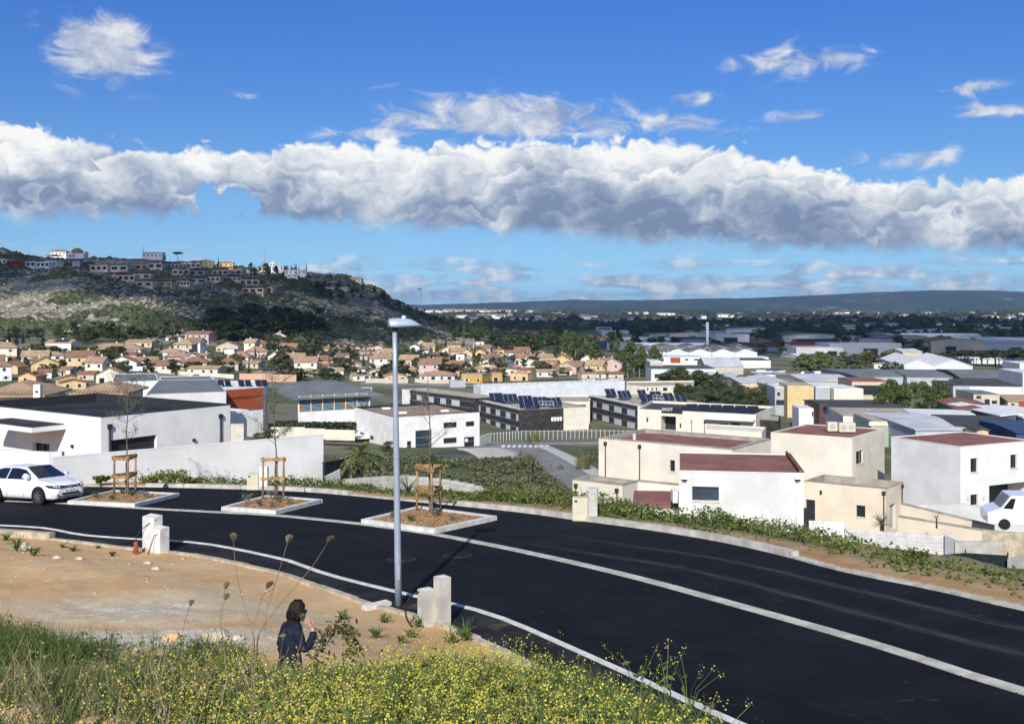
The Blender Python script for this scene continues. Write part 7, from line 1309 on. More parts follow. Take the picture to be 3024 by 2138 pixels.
def industry():
    # big white warehouse with waved roof
    D = 560; P = [XY(1900, D), XY(2236, D), XY(2236 - 30, D + 95), XY(1850, D + 95)]; zt = -(1041 - HZ) / F * D; t = thing('big_warehouse', 'huge white warehouse with waved grey-green roof', 'warehouse', (*P[0], -32)); o = t.location.copy()
    nb = 5; A, B, Cc, E = (Vector((*p, 0)) for p in P); rows = []; K = nb * 6
    for v in np.linspace(0, 1, 9):
        row = []
        for k in range(K + 1):
            u = k / K; p = A.lerp(B, u).lerp(E.lerp(Cc, u), v); p.z = zt + .9 + .9 * math.sin(u * nb * 2 * math.pi - math.pi / 2) * (1 if v < .99 else 1); row.append(p - o)
        rows.append(row)
    mb = MB(); mb.grid(rows); mat('roof_moss', (0.19, 0.195, 0.165), .9, .22, .06, dirt=((0.30, .30, .28), .05)); rf = mb.obj('roof', 'roof_moss', t)
    mb = MB(); mb.grid([[Vector((q.x, q.y, 0)) - Vector((0, 0, 3)) for q in rows[0]], rows[0]]); mb.obj('front_wall', MW, t); mb = MB(); mb.grid([[Vector((r_[0].x, r_[0].y, -3)) for r_ in rows], [r_[0] for r_ in rows]]); mb.obj('side_wall', MW, t); mb = MB(); mb.grid([[r_[-1] for r_ in rows], [Vector((r_[-1].x, r_[-1].y, -3)) for r_ in rows]]); mb.obj('side_wall', MW, t); MB().par(rows[-1][0] + Vector((0, 0, -1)), (rows[-1][-1] - rows[-1][0]) * .66, (0, .3, 0), (0, 0, 3)).obj('rear_parapet', MW, t)
    for k in range(1, nb): p = rows[0][k * 6]; MB().box((p.x, p.y - .06, p.z / 2 - 1), (.5, .12, p.z + 1)).obj('downpipe', MG, t)
    for k in range(40): u = random.random(); v = random.random() * .8 + .08; i = int(v * 8); q = rows[i][int(u * K)]; MB().box(q + Vector((0, 0, .15)), (2.2, 4.0, .2), .1).obj('skylight', 'roof_pale', rf)
    MB().box((rows[0][-1].x + 2.5, rows[0][-1].y + 6, (zt + 32) / 2 - 1.5), (7, 14, zt + 30)).obj('stair_tower', MW, t); p = W(2417, 0, 0); q = XY(2089, 640); mb = MB(); mb.tube([Vector((*q, -32)), Vector((*q, -32 + 95 / F * 640 + 2))], [1.0, .9], 10).obj('flue_stack', MW, None, True, label='tall white flue stack rising behind the waved warehouse roof', cat='chimney')
    S = shed
    S(1903, 2068, 1055, 1074, WH, 'roof_pale', 16, 'white office range with red-brown panel before the big warehouse', doors=[('r', .52, .18, .1, .95), ('w', .2, .1, .5, .75), ('w', .72, .06, .5, .75), ('w', .9, .1, .5, .75)], D=505); S(2070, 2180, 1083, 1100, 'render_stone', 'roof_pale', 30, 'grey gabled shed right of the white offices', 22, 0, 'x', D=470); S(2170, 2262, 1065, 1082, WH, MD, 26, 'white annex with black roof at the right end of the big warehouse', D=520)
    S(1912, 2102, 1090, 1104, MW, MD, 26, 'white fascia workshop with dark roof and open bays', doors=[('d', .5, .9, -.9, -.05)], D=420); S(1985, 2115, 1106, 1119, MD, 'roof_pale', 14, 'dark open-bay canopy of the white fascia workshop', doors=[('c', .55, .14, .1, .8), ('c', .75, .14, .1, .8), ('c', .93, .1, .1, .8)], D=405); S(1912, 1950, 1070, 1110, 'render_stone', 'roof_white', 22, 'grey block with white roof left of the fascia workshop', D=440)
    S(2113, 2170, 1122, 1142, 'metal_blue', 'roof_pale', 30, 'bright blue gabled shed', 9, -.25, 'y', D=395); S(2155, 2236, 1130, 1158, 'render_beige', 'roof_pale', 26, 'beige workshop with pale blue roof', 8, .1, 'x', D=365, doors=[('w', .3, .12, .3, .55)]); S(2232, 2320, 1138, 1165, 'render_beige', 'roof_pale', 34, 'tan gable-fronted workshop with dark recess', 15, .05, 'y', [('d', .55, .4, .2, .38), ('c', .55, .25, .0, .2)], D=350); S(2330, 2480, 1128, 1150, 'render_beige', 'roof_pale', 38, 'long workshop with pale blue-grey roof behind the yellow cube', 10, .08, 'x', D=345)
    S(2312, 2389, 1140, 1203, 'render_yellow', 'roof_gravel', 12, 'plain pale yellow cube building', D=275); S(2276, 2312, 1146, 1196, MG, 'roof_white', 12, 'grey-blue side building left of the yellow cube', doors=[('w', .3, .2, .55, .75), ('d', .5, .8, .0, .3)], D=280); S(2390, 2432, 1144, 1190, MG, 'roof_white', 16, 'grey end of the cream building right of the yellow cube', D=292); S(2432, 2520, 1150, 1186, CR, 'roof_white', 16, 'cream windowless building right of the yellow cube', 0, .12, D=290)
    S(2494, 2602, 1128, 1168, 'render_beige', 'roof_red', 18, 'beige building with deep dark opening and red roof', doors=[('d', .5, .9, .25, .75), ('s', .45, .5, .05, .3)], D=310); S(2470, 2660, 1112, 1134, MG, 'roof_grey', 40, 'wide grey-roofed hall behind the poplars', 4, .1, 'x', D=352); S(2648, 2800, 1114, 1140, MG, 'roof_grey', 40, 'wide grey-roofed hall right of the poplar tops', 4, -.1, 'x', D=345)
    S(2412, 2650, 1214, 1240, 'metal_bluegrey', 'roof_dark', 26, 'dark-roofed hall with skylights and blue-grey wall', 3, .06, 'x', [('d', .12, .2, .2, .9), ('g', .3, .12, 0, .8)], D=232); S(2402, 2428, 1196, 1236, 'clad_brown', 'roof_dark', 12, 'brown-clad corner block left of the dark-roofed hall', doors=[('w', .6, .3, .5, .75)], D=240); S(2349, 2402, 1208, 1238, WH, 'roof_white', 8, 'small white cabin building left of the brown corner', doors=[('w', .75, .08, .3, .75), ('w', .9, .08, .4, .6)], D=246); S(2466, 2690, 1232, 1262, CR, 'roof_gravel', 18, 'long cream parapet building in front of the dark-roofed hall', 0, -.05, doors=[('b', .5, .96, .8, 1.0)], D=212)
    S(2628, 2722, 1082, 1102, MW, 'roof_white', 70, 'left half of the white double-gabled warehouse', 20, -.12, 'y', D=475); S(2722, 2826, 1082, 1103, MW, 'roof_white', 70, 'right half of the white double-gabled warehouse', 20, -.12, 'y', D=475); S(2570, 2627, 1077, 1096, CR, 'roof_gravel', 14, 'low white annex left of the double-gabled warehouse', D=480, doors=[('c', .75, .4, 0, .6), ('w', .25, .1, .5, .8)]); S(2328, 2413, 1054, 1073, MW, 'roof_white', 24, 'sunlit white gabled shed in front of the shaded estate', 7, .3, 'x', D=620)
    S(2800, 2990, 1118, 1156, MD, 'roof_grey', 45, 'large dark grey hall with long sloping roof', 10, -.12, 'x', [('b', .55, .8, .38, .46)], D=330); S(2783, 2832, 1140, 1196, MG, 'roof_dark', 18, 'grey left end of the tall white hall', D=272); S(2832, 2978, 1142, 1192, MW, 'roof_dark', 26, 'tall white hall with flat dark roof', 0, -.1, D=270); S(2984, 3060, 1103, 1168, WH, 'roof_white', 20, 'white building with grey doors at the right edge', doors=[('g', .4, .5, .1, .6)], D=300); S(2986, 3060, 1075, 1096, WH, 'roof_white', 20, 'small white house top at the right edge above the dark hall', D=420)
    S(2848, 2922, 1166, 1206, 'render_beige', 'roof_grey', 14, 'tan garage building with dark openings', doors=[('g', .28, .3, 0, .7), ('d', .52, .2, 0, .68), ('w', .8, .2, .35, .58), ('s', .2, .18, .72, .92)], D=258); S(2920, 2950, 1172, 1206, CR, 'roof_grey', 12, 'narrow cream house right of the tan garage', doors=[('w', .5, .3, .4, .65)], D=262); S(2948, 3060, 1186, 1216, 'render_beige', 'tile_tan', 14, 'tile-roofed beige house at the right edge', 12, 0, 'x', [('r', .35, .16, 0, 1), ('w', .12, .08, .5, .8), ('w', .7, .08, .5, .8)], D=255)
    S(2792, 2916, 1214, 1252, 'metal_green', 'roof_red', 26, 'pale green gabled shed with red roof', 8, -.1, 'y', D=225); S(2872, 2960, 1230, 1268, MD, 'roof_white', 26, 'dark grey gabled shed with white roof', 6, .1, 'y', D=212); S(2955, 3060, 1236, 1270, MG, 'roof_white', 26, 'grey shed with white roof at the right edge', 4, 0, 'x', D=208); S(2690, 2870, 1246, 1268, MW, 'roof_white', 24, 'low shed with bright white roof', 6, -.15, 'x', D=205)
    S(2790, 2985, 1270, 1300, 'render_stone', 'roof_dark', 24, 'low house with wide dark brown roof', 9, -.1, 'x', D=185); S(2868, 2900, 1272, 1296, YE, 'roof_dark', 6, 'narrow yellow gable front before the dark brown roof', 5, 0, 'y', D=178); S(2945, 3060, 1280, 1306, 'metal_blue', 'metal_blue', 18, 'low shed with navy roof at the right edge', 6, 0, 'x', D=172); S(2612, 2800, 1270, 1300, MG, 'roof_pale', 28, 'low shed with pale grey roof behind the tall cream house', 6, .1, 'x', D=185); S(2545, 2680, 1246, 1272, 'metal_green', 'roof_gravel', 14, 'grey-green fronted shed behind the tall cream house', doors=[('c', .4, .9, .55, 1)], D=198); S(2600, 2790, 1222, 1240, 'render_peach', 'roof_gravel', 1.0, 'peach garden wall below the poplars', D=222, name='garden_wall', cat='wall'); S(2820, 2990, 1062, 1075, MW, 'roof_white', 22, 'white shed behind the pines', 4, .1, 'x', D=560)
    # the estate under the cloud shadow
    rs = random.Random(5); rows = [(700, 1010, 1036, 20), (850, 985, 1010, 22), (1050, 966, 990, 22), (1350, 950, 970, 18)]; k = 0; cols = [(MW, 'roof_pale'), (MG, 'roof_grey'), ('render_beige', 'tile_brown'), (CR, 'roof_gravel'), (MG, 'roof_pale'), (WH, 'roof_white'), ('metal_bluegrey', 'roof_grey'), (MD, 'roof_dark'), ('render_stone', 'roof_dark')]
    cn = {MW: 'white', MG: 'grey', 'render_beige': 'beige', CR: 'cream', WH: 'white', 'metal_bluegrey': 'blue-grey', MD: 'dark', 'render_stone': 'stone-coloured'}; rown = ['nearest row of', 'second row of', 'third row of', 'farthest row of']
    for ri, (D, y0, y1, n) in enumerate(rows):
        xs = sorted(rs.uniform(1850 if ri < 2 else 1700, 3040) for _ in range(n))
        for i, px in enumerate(xs):
            d = D * rs.uniform(.93, 1.08); w = rs.uniform(14, 60) * F / d; h = rs.uniform(4, 9); yb = HZ + 32.0 / d * F; yt = yb - h / d * F; wk, rk = rs.choice(cols); rd = rs.choice([0, 0, 6, 9]) * 600 / d
            if px < 2300 and d < 800: continue
            S(px - w / 2, px + w / 2, yt, yb, wk, rk, rs.uniform(14, 36), f"{cn[wk]} {'gabled' if rd else 'flat-roofed'} warehouse, {i + 1} from left in the {rown[ri]} shaded sheds", rd, rs.uniform(-.2, .2), rs.choice('xy'), [('d', rs.uniform(.2, .8), .2, 0, .6)] if rs.random() < .5 else [('w', .5, .8, .4, .65)], D=d, group='sheds in the cloud shadow')
    S(2150, 2255, 1018, 1032, MG, 'sheet_red', 30, 'long dark red shed roof beyond the big warehouse', 0, .1, doors=[('r', .5, 1, .4, 1)], D=720); S(2260, 2520, 1016, 1034, MG, 'sheet_red', 26, 'very long shed with a dark red fascia', 0, -.05, doors=[('r', .5, 1, .45, 1), ('c', .2, .1, .45, 1)], D=710); S(2630, 2880, 966, 975, 'sheet_red', 'sheet_red', 60, 'wide dark red roof far back in the shadow', D=1250); S(2464, 2520, 955, 984, MD, 'roof_dark', 18, 'dark office tower with pale bands far back', doors=[('b', .5, .9, .2, .27), ('b', .5, .9, .45, .52), ('b', .5, .9, .7, .77)], D=1050); S(2832, 2935, 1020, 1044, MD, 'roof_pale', 22, 'dark office block with three pale floor bands', doors=[('b', .5, 1.01, .3, .42), ('b', .5, 1.01, .6, .72), ('b', .5, 1.01, .9, 1.0)], D=720); S(2300, 2360, 1036, 1048, MG, 'roof_pale', 16, 'grey ribbed shed left of the round-topped one', D=680); S(2420, 2475, 1030, 1052, MG, 'roof_pale', 24, 'grey shed with shallow gable in the shadow edge', 8, 0, 'y', D=660); S(1790, 1860, 1010, 1025, 'metal_bluegrey', 'roof_grey', 20, 'blue-grey shed left behind the big warehouse', D=750); S(1730, 1790, 1008, 1022, 'metal_blue', 'roof_grey', 16, 'dark blue shed behind the poplars', D=760)
    S(2640, 2700, 1040, 1064, 'render_beige', 'roof_pale', 20, 'beige shed with pale gable left of the double-gabled warehouse', 8, .2, 'x', D=600)
industry()
for i, (px, D) in enumerate(((1740, 900), (1765, 930), (1790, 890), (1815, 920), (1838, 940), (1860, 900))):
    x, y = XY(px, D); z = H1(x, y); t = thing('villa', f'shaded tan-roofed house beyond the poplars, {["first", "second", "third", "fourth", "fifth", "sixth"][i]} from the left', 'house', (x, y, z), 'shaded houses beyond the poplars'); MB().box((0, 0, 1), (12, 9, 6)).obj('wall', PK, t); mb = MB(); hip_roof(mb, 12, 9, 4, 6.5); mb.obj('roof', TB, t)
# cars, van, boats
random.seed(41)
def small_car(px, py, col, rz, label, D=None, van=False, z=None, sc=1.0):
    D = D or hit(px, py); x, y = XY(px, D); t = thing('van' if van else 'parked_car', label, 'van' if van else 'car', (x, y, (H1(x, y) if z is None else z) + .05), None, rz); t.scale = (sc, sc, sc)
    if van: pr = [(-2.5, .35), (2.45, .35), (2.5, .95), (1.75, 1.25), (1.25, 1.95), (-2.4, 2.05), (-2.5, 1.9)]; win = [(1.15, 1.2), (1.68, 1.22), (1.25, 1.8), (1.0, 1.8)]; hw = .95
    else: pr = [(-2.0, .3), (2.0, .3), (2.05, .62), (1.1, .88), (.5, 1.38), (-1.2, 1.45), (-1.95, 1.0), (-2.05, .6)]; win = [(-1.65, .95), (.95, .92), (.42, 1.30), (-1.15, 1.36)]; hw = .86
    MB().ext([(a, -hw, b) for a, b in pr], (0, 2 * hw, 0)).obj('body', col, t)
    for s in (-1, 1): MB().add([(a, s * (hw + .01), b) for a, b in win], (tuple(range(len(win))) if s < 0 else tuple(reversed(range(len(win)))),)).obj('window', 'car_glass', t)
    (a0, b0), (a1, b1) = (pr[3], pr[4]); MB().add([(a0 + .03, -hw * .85, b0 + .05), (a0 + .03, hw * .85, b0 + .05), (a1 + .06, hw * .8, b1 - .04), (a1 + .06, -hw * .8, b1 - .04)], ((0, 1, 2, 3),)).obj('windscreen', 'car_glass', t)
    for wx in (-1.25, 1.25) if not van else (-1.6, 1.6):
        for s in (-1, 1): MB().tube([(wx, s * (hw - .15), .32), (wx, s * (hw + .02), .32)], [.32, .32], 14).obj('wheel', 'tyre', t)
    return t
mat('paint_dark', (0.03, 0.035, 0.045), .3, .05); mat('paint_silver', (0.42, 0.43, 0.45), .3, .05, metal=.4)
small_car(3042, 1530, 'car_white', R(168), 'big white van parked by the rightmost house', 68, True, W(2990, 1520, 68).z - .9, 1.15)
small_car(405, 1100, 'car_white', R(175), 'white van driving on the estate street at the left', None, True); small_car(583, 1119, 'paint_dark', R(10), 'dark car by the stepped cream wall'); small_car(1523, 1092, 'car_white', R(100), 'white van on the narrow street between the villas', None, True); small_car(2152, 1166, 'car_white', R(5), 'white car on the street before the tan workshops', 330)
for k, (px, py, c_) in enumerate(((1103, 1193, 'car_white'), (1122, 1192, 'paint_silver'), (1140, 1193, 'paint_dark'), (2318, 1212, 'paint_dark'), (2332, 1213, 'paint_dark'), (2346, 1212, 'car_white'), (2925, 1214, 'car_white'), (2945, 1217, 'paint_dark'), (2975, 1216, 'car_white'), (1245, 1058, 'paint_dark'), (1380, 1083, 'paint_dark'), (1490, 1056, 'paint_dark'), (2350, 1057, 'car_white'))):
    small_car(px, py, c_, random.uniform(0, 3), ['white car left of the slatted hall car park', 'silver car in the car park behind the lamp post', 'dark car in the car park behind the lamp post', 'first dark car beside the yellow cube', 'second dark car beside the yellow cube', 'white car beside the white cabin', 'white car above the green shed', 'dark car above the green shed', 'white car before the tile-roofed house', 'dark car by the white gabled villa', 'dark car below the slim white villa', 'dark car by the yellow hipped villa', 'white car by the sunlit white shed'][k], 250 if 1090 < px < 1150 else None)
def boat(px, D, L, i):
    x, y = XY(px, D); t = thing('boat', f'white boat on a stand in the yard, {i + 1} from the left', 'boat', (x, y, H1(x, y) + .6), 'boats in the yard', random.uniform(-.3, .3)); rows = []
    for u in np.linspace(0, 1, 8): hw = L * .16 * math.sin(min(1, (1 - u) * 1.6 + .08) * math.pi / 2); rows.append([(L * (u - .5), -hw, 1.1 + .5 * u * u), (L * (u - .5), -hw * .7, .35), (L * (u - .5), 0, 0 + .5 * u ** 4), (L * (u - .5), hw * .7, .35), (L * (u - .5), hw, 1.1 + .5 * u * u)])
    mb = MB(); mb.grid(rows); mb.grid([[r_[0] for r_ in rows], [r_[-1] for r_ in rows]]); mb.add(rows[0], ((4, 3, 2, 1, 0),)); mb.obj('hull', 'car_white', t, True); MB().prism([(-L * .25, -L * .1), (L * .12, -L * .1), (L * .2, 0), (L * .12, L * .1), (-L * .25, L * .1)], 1.1, 1.9).obj('cabin', 'metal_blue' if i % 3 == 0 else 'metal_white', t); MB().box((0, 0, -.35), (L * .5, 1.2, .5)).obj('cradle', 'paint_dark', t)
for i in range(14): boat(2235 + i * 18 + random.uniform(-5, 5), random.uniform(430, 480), random.uniform(7, 11), i)
# far plain: scattered buildings and tree belts
rs = random.Random(9); fb = MB().box((0, 0, .5), (1, 1, 1)).mesh('wall', 'render_white'); fbr = MB().add([(-.53, -.53, 1), (.53, -.53, 1), (.53, .53, 1), (-.53, .53, 1), (-.5, 0, 1.35), (.5, 0, 1.35)], ((0, 1, 5, 4), (2, 3, 4, 5), (1, 2, 5), (3, 0, 4))).mesh('roof', 'tile_tan')
for i in range(230):
    town = i < 90; px = rs.gauss(1390, 70) if town else rs.uniform(1330, 3040); D = rs.uniform(4600, 6200) if town else rs.choice([rs.uniform(1700, 2600), rs.uniform(2600, 4600)])
    if town and px > 1640: px = 1500
    x, y = XY(px, D); t = thing('far_building', 'pale building of the distant town beyond the lamp head' if town else 'small pale building out on the plain', 'building', (x, y, float(H(x, y)[0])), 'distant town' if town else 'buildings on the plain', rs.uniform(-.4, .4)); big = rs.random() < .25
    t.scale = (rs.uniform(25, 60) if big else rs.uniform(10, 22), rs.uniform(12, 25), rs.uniform(7, 14) if town else rs.uniform(5, 9)); link('wall', fb, t); link('roof', fbr, t)
def woods():
    r = np.random.default_rng(12); n = 40000; D = np.exp(r.uniform(np.log(900), np.log(7500), n)); px = r.uniform(1250, 3150, n); x = (px - CXP) / F * D; y = D; f = fbm(x / 420, y / 800, 4, 71) + .25 * fbm(x / 90, y / 160, 3, 73); keep = (f > .02) & ~((px < 1420) & (D < 1500)); x, y, D = x[keep], y[keep], D[keep]
    rad = (r.gamma(3, .75, keep.sum()) + 1.0) * (1 + D / 7000); blobs('woods', np.c_[x, y, H(x, y) + rad * .4], rad, 'pine', 1.0, 13, 'dark tree belts scattered over the plain', .3)
woods()
# ------------------------------------------------------------------ trees of the valley
random.seed(53)
for v in IND: VILLAS.append((*v, None, 0, 0, '', '', '', 0))
scat(['round', 'olive', 'bush', 'pine'], 85, (20, 700), (1040, 1110), (2.5, 5.5), 'garden tree among the left half of the villas', 'garden trees among the left villas', 1.3); scat(['round', 'olive', 'bush', 'pine'], 100, (780, 1240), (1030, 1128), (2.5, 6), 'garden tree among the middle villas', 'garden trees among the middle villas', 1.3); scat(['round', 'olive', 'bush', 'pine'], 85, (1200, 1800), (1040, 1125), (2.5, 6), 'garden tree among the right half of the villas', 'garden trees among the right villas', 1.3)
scat('cypress', 14, (30, 1500), (1035, 1110), (5, 8), 'slim dark cypress between the villas', 'cypresses between the villas', 1.2)
scat(['round', 'pine', 'umbrella'], 70, (1455, 1690), lambda p: (1000, 1046), (7, 12), 'tree of the green wood right of the villas', 'wood right of the villas', 1.4); scat(['pine', 'round'], 40, (1330, 1480), lambda p: (960, 1008), (6, 10), 'tree on the wooded spur below the hill', 'trees on the wooded spur', 1.2)
scat(['round', 'pine', 'bush'], 40, (800, 940), (1012, 1075), (5, 9), 'tree of the dense clump among the middle villas', 'dense clump among the villas', 1.4)
scat('round', 26, (225, 350), (1060, 1082), (3.5, 6), 'tree in the dark clump inside the street bend', 'clump in the street bend', 1.4)
plant_px('umbrella', 1572, 1092, 1052, 'round-headed dark umbrella pine in front of the villas', None, 1.2)
for k in range(40): px = random.uniform(1665, 1960); D = random.uniform(500, 780) if px < 1830 else random.uniform(440, 520); x, y = XY(px, D); plant('poplar', x, y, random.uniform(9, 15), 'tall pale green poplar in the belt left of the big warehouse', 'poplar belt', 1.4)
for px, t_ in ((1672, 975), (1690, 978), (1660, 990)): plant_px('poplar', px, 1050, t_, 'slender poplar rising above the belt', 'slender poplars', 1.0)
for px, py, tp in ((2000, 1122, 1062), (1985, 1125, 1070), (2018, 1124, 1068), (1965, 1126, 1085), (2035, 1124, 1090)): plant_px('poplar', px, py, tp, 'feathery tall tree before the white fascia workshop', 'feathery trees', 1.9, D=395)
scat(['fine_round', 'fine_olive'], 30, (2040, 2300), (1172, 1235), (4, 7), 'roadside tree between the offices and the workshops', 'roadside trees', 1.1, 150)
scat(['round', 'bush'], 18, (1960, 2140), (1128, 1150), (4, 7), 'tree behind the cream office range', 'trees behind the cream offices', 1.2); scat('fine_round', 6, (1980, 2050), (1166, 1172), (3.5, 5), 'small tree before the cream office range', 'small trees before the cream offices', 1.1)
for k, px in enumerate((2606, 2628, 2652, 2676, 2700, 2722, 2746, 2768, 2784)): plant('fine_poplar', *XY(px, 246 + (k % 3) * 5), random.uniform(11.2, 13), f'dense green poplar in the row beside the tall white hall, {k + 1} from left', 'poplar row', 1.15, -30.6)
scat('umbrella', 26, (2800, 3030), (1075, 1098), (6, 9), 'dark pine right of the double-gabled warehouse', 'pines right of the warehouse', 1.5, 380); scat(['spring', 'bush'], 34, (2370, 2640), (1068, 1112), (4, 8), 'pale spring-green tree behind the boat yard', 'spring trees behind the boats', 1.4, 380); scat(['pine', 'round'], 60, (1850, 3030), (948, 1052), (7, 12), 'dark tree among the shaded sheds', 'trees among the shaded sheds', 1.6, 600)
scat('spring', 16, (1700, 2100), (1010, 1040), (6, 9), 'tree beside the big warehouse', 'trees beside the big warehouse', 1.2, 500)
for px, py, tp, kd, l in ((556, 1212, 1158, 'fine_round', 'dark leafy tree in front of the red panels at the left'), (600, 1214, 1165, 'fine_round', 'dark leafy tree before the red panels'), (655, 1225, 1178, 'fine_round', 'dark tree at the corner of the red-panelled hall'), (795, 1232, 1172, 'fine_round', 'dark leafy tree left of the slatted hall'), (840, 1238, 1185, 'fine_olive', 'tree before the slatted hall corner'), (760, 1240, 1196, 'fine_round', 'tree behind the middle young tree'), (1145, 1205, 1160, 'fine_round', 'tree in the car park left of the lamp post')): plant_px(kd, px, py, tp, l, None, 1.2, D=170)
for px, l in ((935, 'left pinkish flowering bush at the white wall'), (995, 'right pinkish flowering bush at the white wall')): plant_px('blossom', px, 1236, 1214, l, None, 2.0, D=200)
for px, py, tp, l in ((1560, 1355, 1300, 'straw-coloured reed clump beside the office street'), (1722, 1400, 1350, 'straw-coloured reed clump left of the long cream house'), (1577, 1285, 1248, 'tall reed clump before the dark office wing'), (1655, 1370, 1352, 'small green bush beside the office street')):
    D = 150 if py > 1330 else 205; p = W(px, py, D); t = thing('reed_clump', l, 'reeds', (p.x, p.y, H1(p.x, p.y))); h = (py - tp) / F * D; r = np.random.default_rng(px); n = 420; a = r.uniform(0, 6.28, n); rr = r.uniform(0, h * .4, n); b = np.c_[np.cos(a) * rr, np.sin(a) * rr, np.zeros(n)]; tip = b + np.c_[np.cos(a) * rr * .6 + r.normal(0, .15, n), np.sin(a) * rr * .6, h * r.uniform(.6, 1.1, n)]; wv = np.c_[-np.sin(a), np.cos(a), np.zeros(n)] * .035 * h / 2; V = np.stack([b - wv, b + wv, tip], 1).reshape(-1, 3); link('stalks', np_mesh('stalks', V, np.arange(3 * n).reshape(n, 3), 'reed'), t)
# ------------------------------------------------------------------ weeds, flowers and shrubs
leafmat('petal', (0.58, 0.50, 0.05), (0.76, 0.72, 0.16), .35, 20., rand=0); leafmat('weed', (0.06, 0.10, 0.022), (0.16, 0.215, 0.06), .35, 3., rand=0); leafmat('stalk', (0.10, 0.14, 0.045), (0.20, 0.23, 0.09), .2, 5., rand=0); leafmat('straw', (0.17, 0.125, 0.07), (0.34, 0.27, 0.16), .2, 4., rand=0); leafmat('grassy', (0.06, 0.10, 0.026), (0.15, 0.21, 0.06), .35, 2., rand=0); leafmat('bramble', (0.075, 0.065, 0.03), (0.16, 0.145, 0.065), .2, 6., rand=0); leafmat('verge', (0.07, 0.105, 0.024), (0.18, 0.215, 0.06), .3, 1.2, rand=0); leafmat('scrubby', (0.075, 0.09, 0.04), (0.19, 0.19, 0.10), .25, .6, rand=0)
class Cards:                                    # many small quads in one mesh
    def __init__(s): s.q = []; s.m = []
    def ribbon(s, pts, w, mi):                  # flat tapering strips along poly-lines: pts (n, k, 3)
        n, k, _ = pts.shape; d = pts[:, 1:] - pts[:, :-1]; side = np.cross(d[:, 0], rng.normal(size=(n, 3))); side /= np.linalg.norm(side, axis=1)[:, None] + 1e-9
        for i in range(k - 1):
            w0 = w * (1 - .75 * i / (k - 1)); w1 = w * (1 - .75 * (i + 1) / (k - 1)); a = side * (w0[:, None] if hasattr(w0, 'shape') and np.ndim(w0) else w0); b = side * (w1[:, None] if np.ndim(w1) else w1)
            s.q.append(np.stack([pts[:, i] - a, pts[:, i] + a, pts[:, i + 1] + b, pts[:, i + 1] - b], 1)); s.m.append(np.full(n, mi))
    def leaves(s, c, size, mi, up=.3, asp=2.0):
        n = len(c); nr = rng.normal(size=(n, 3)); nr[:, 2] = np.abs(nr[:, 2]) + up; nr /= np.linalg.norm(nr, axis=1)[:, None]; a = np.cross(nr, rng.normal(size=(n, 3))); a /= np.linalg.norm(a, axis=1)[:, None]; b = np.cross(nr, a); sz = (size * rng.uniform(.6, 1.3, n))[:, None]
        s.q.append(np.stack([c - a * sz * asp * .5, c + b * sz * .5, c + a * sz * asp * .5, c - b * sz * .5], 1)); s.m.append(np.full(n, mi))
    def obj(s, name, mats, parent=None, loc=None, **k): V = np.concatenate(s.q).reshape(-1, 3); return link(name, np_mesh(name, V, np.arange(len(V)).reshape(-1, 4), mats, False, np.concatenate(s.m)), parent, loc, **k)
YM = ([-200, 0, 300, 600, 740, 800, 940, 1000, 1300, 1500, 1700, 1900, 2060, 2200], [1900, 1900, 1895, 1885, 1920, 1985, 1985, 1925, 1882, 1905, 1975, 2070, 2140, 2300])
YG = ([-200, 0, 300, 450, 700, 780, 830, 950, 1000, 1300, 1500, 1700, 1900, 2060], [1735, 1735, 1795, 1830, 1885, 1930, 1990, 1990, 1940, 1900, 1920, 1990, 2080, 2150])
def under(P, px, h, T, k=.03):                  # keep plants whose tops stay below the outline of the weeds
    return (HZ + (-(P[:, 2] + h)) / P[:, 1] * F > np.interp(px, *T)) | (rng.random(len(P)) < k * (px > 1000))
def seeds(n, dens):                             # scatter on the embankment by a density function of pixel column and depth
    px = rng.uniform(-150, 2150, n * 4); D = rng.uniform(4.2, 19, n * 4); x = (px - CXP) / F * D; keep = (rng.random(n * 4) < dens(px, D, x)) & (sdist(x, D, LINE_N)[0] < -.12); x, D, px = x[keep][:n], D[keep][:n], px[keep][:n]; return np.c_[x, D, H(x, D)], px, D
def mustard(name, label, P, hmean, ncl, st=.004, fl=.012):
    C_ = Cards(); h = hmean * rng.uniform(.55, 1.35, len(P)); k = under(P, P[:, 0] / P[:, 1] * F + CXP, h, YM); P, h = P[k], h[k]; n = len(P)
    for k in range(ncl):
        a = rng.uniform(0, 6.28, n); r = h * rng.uniform(.08, .55, n); e = P + np.c_[np.cos(a) * r, np.sin(a) * r, h * rng.uniform(.55, 1.1, n)]; mid_ = P * .5 + e * .5 + np.c_[np.cos(a) * r * -.2, np.sin(a) * r * -.2, h * .12]
        C_.ribbon(np.stack([P, mid_, e], 1), st, 1)
        for j in range(7): C_.leaves(e + rng.normal(size=(n, 3)) * .017, fl, 0, .6, 1.2)
        if k % 2 == 0:
            for j in range(7): C_.leaves(P + (mid_ - P) * rng.uniform(.1, 1.3, n)[:, None] + rng.normal(size=(n, 3)) * .03, .035, 2, .3, 2.4)
    return C_.obj(name, ['petal', 'stalk', 'weed'], kind='stuff', label=label)
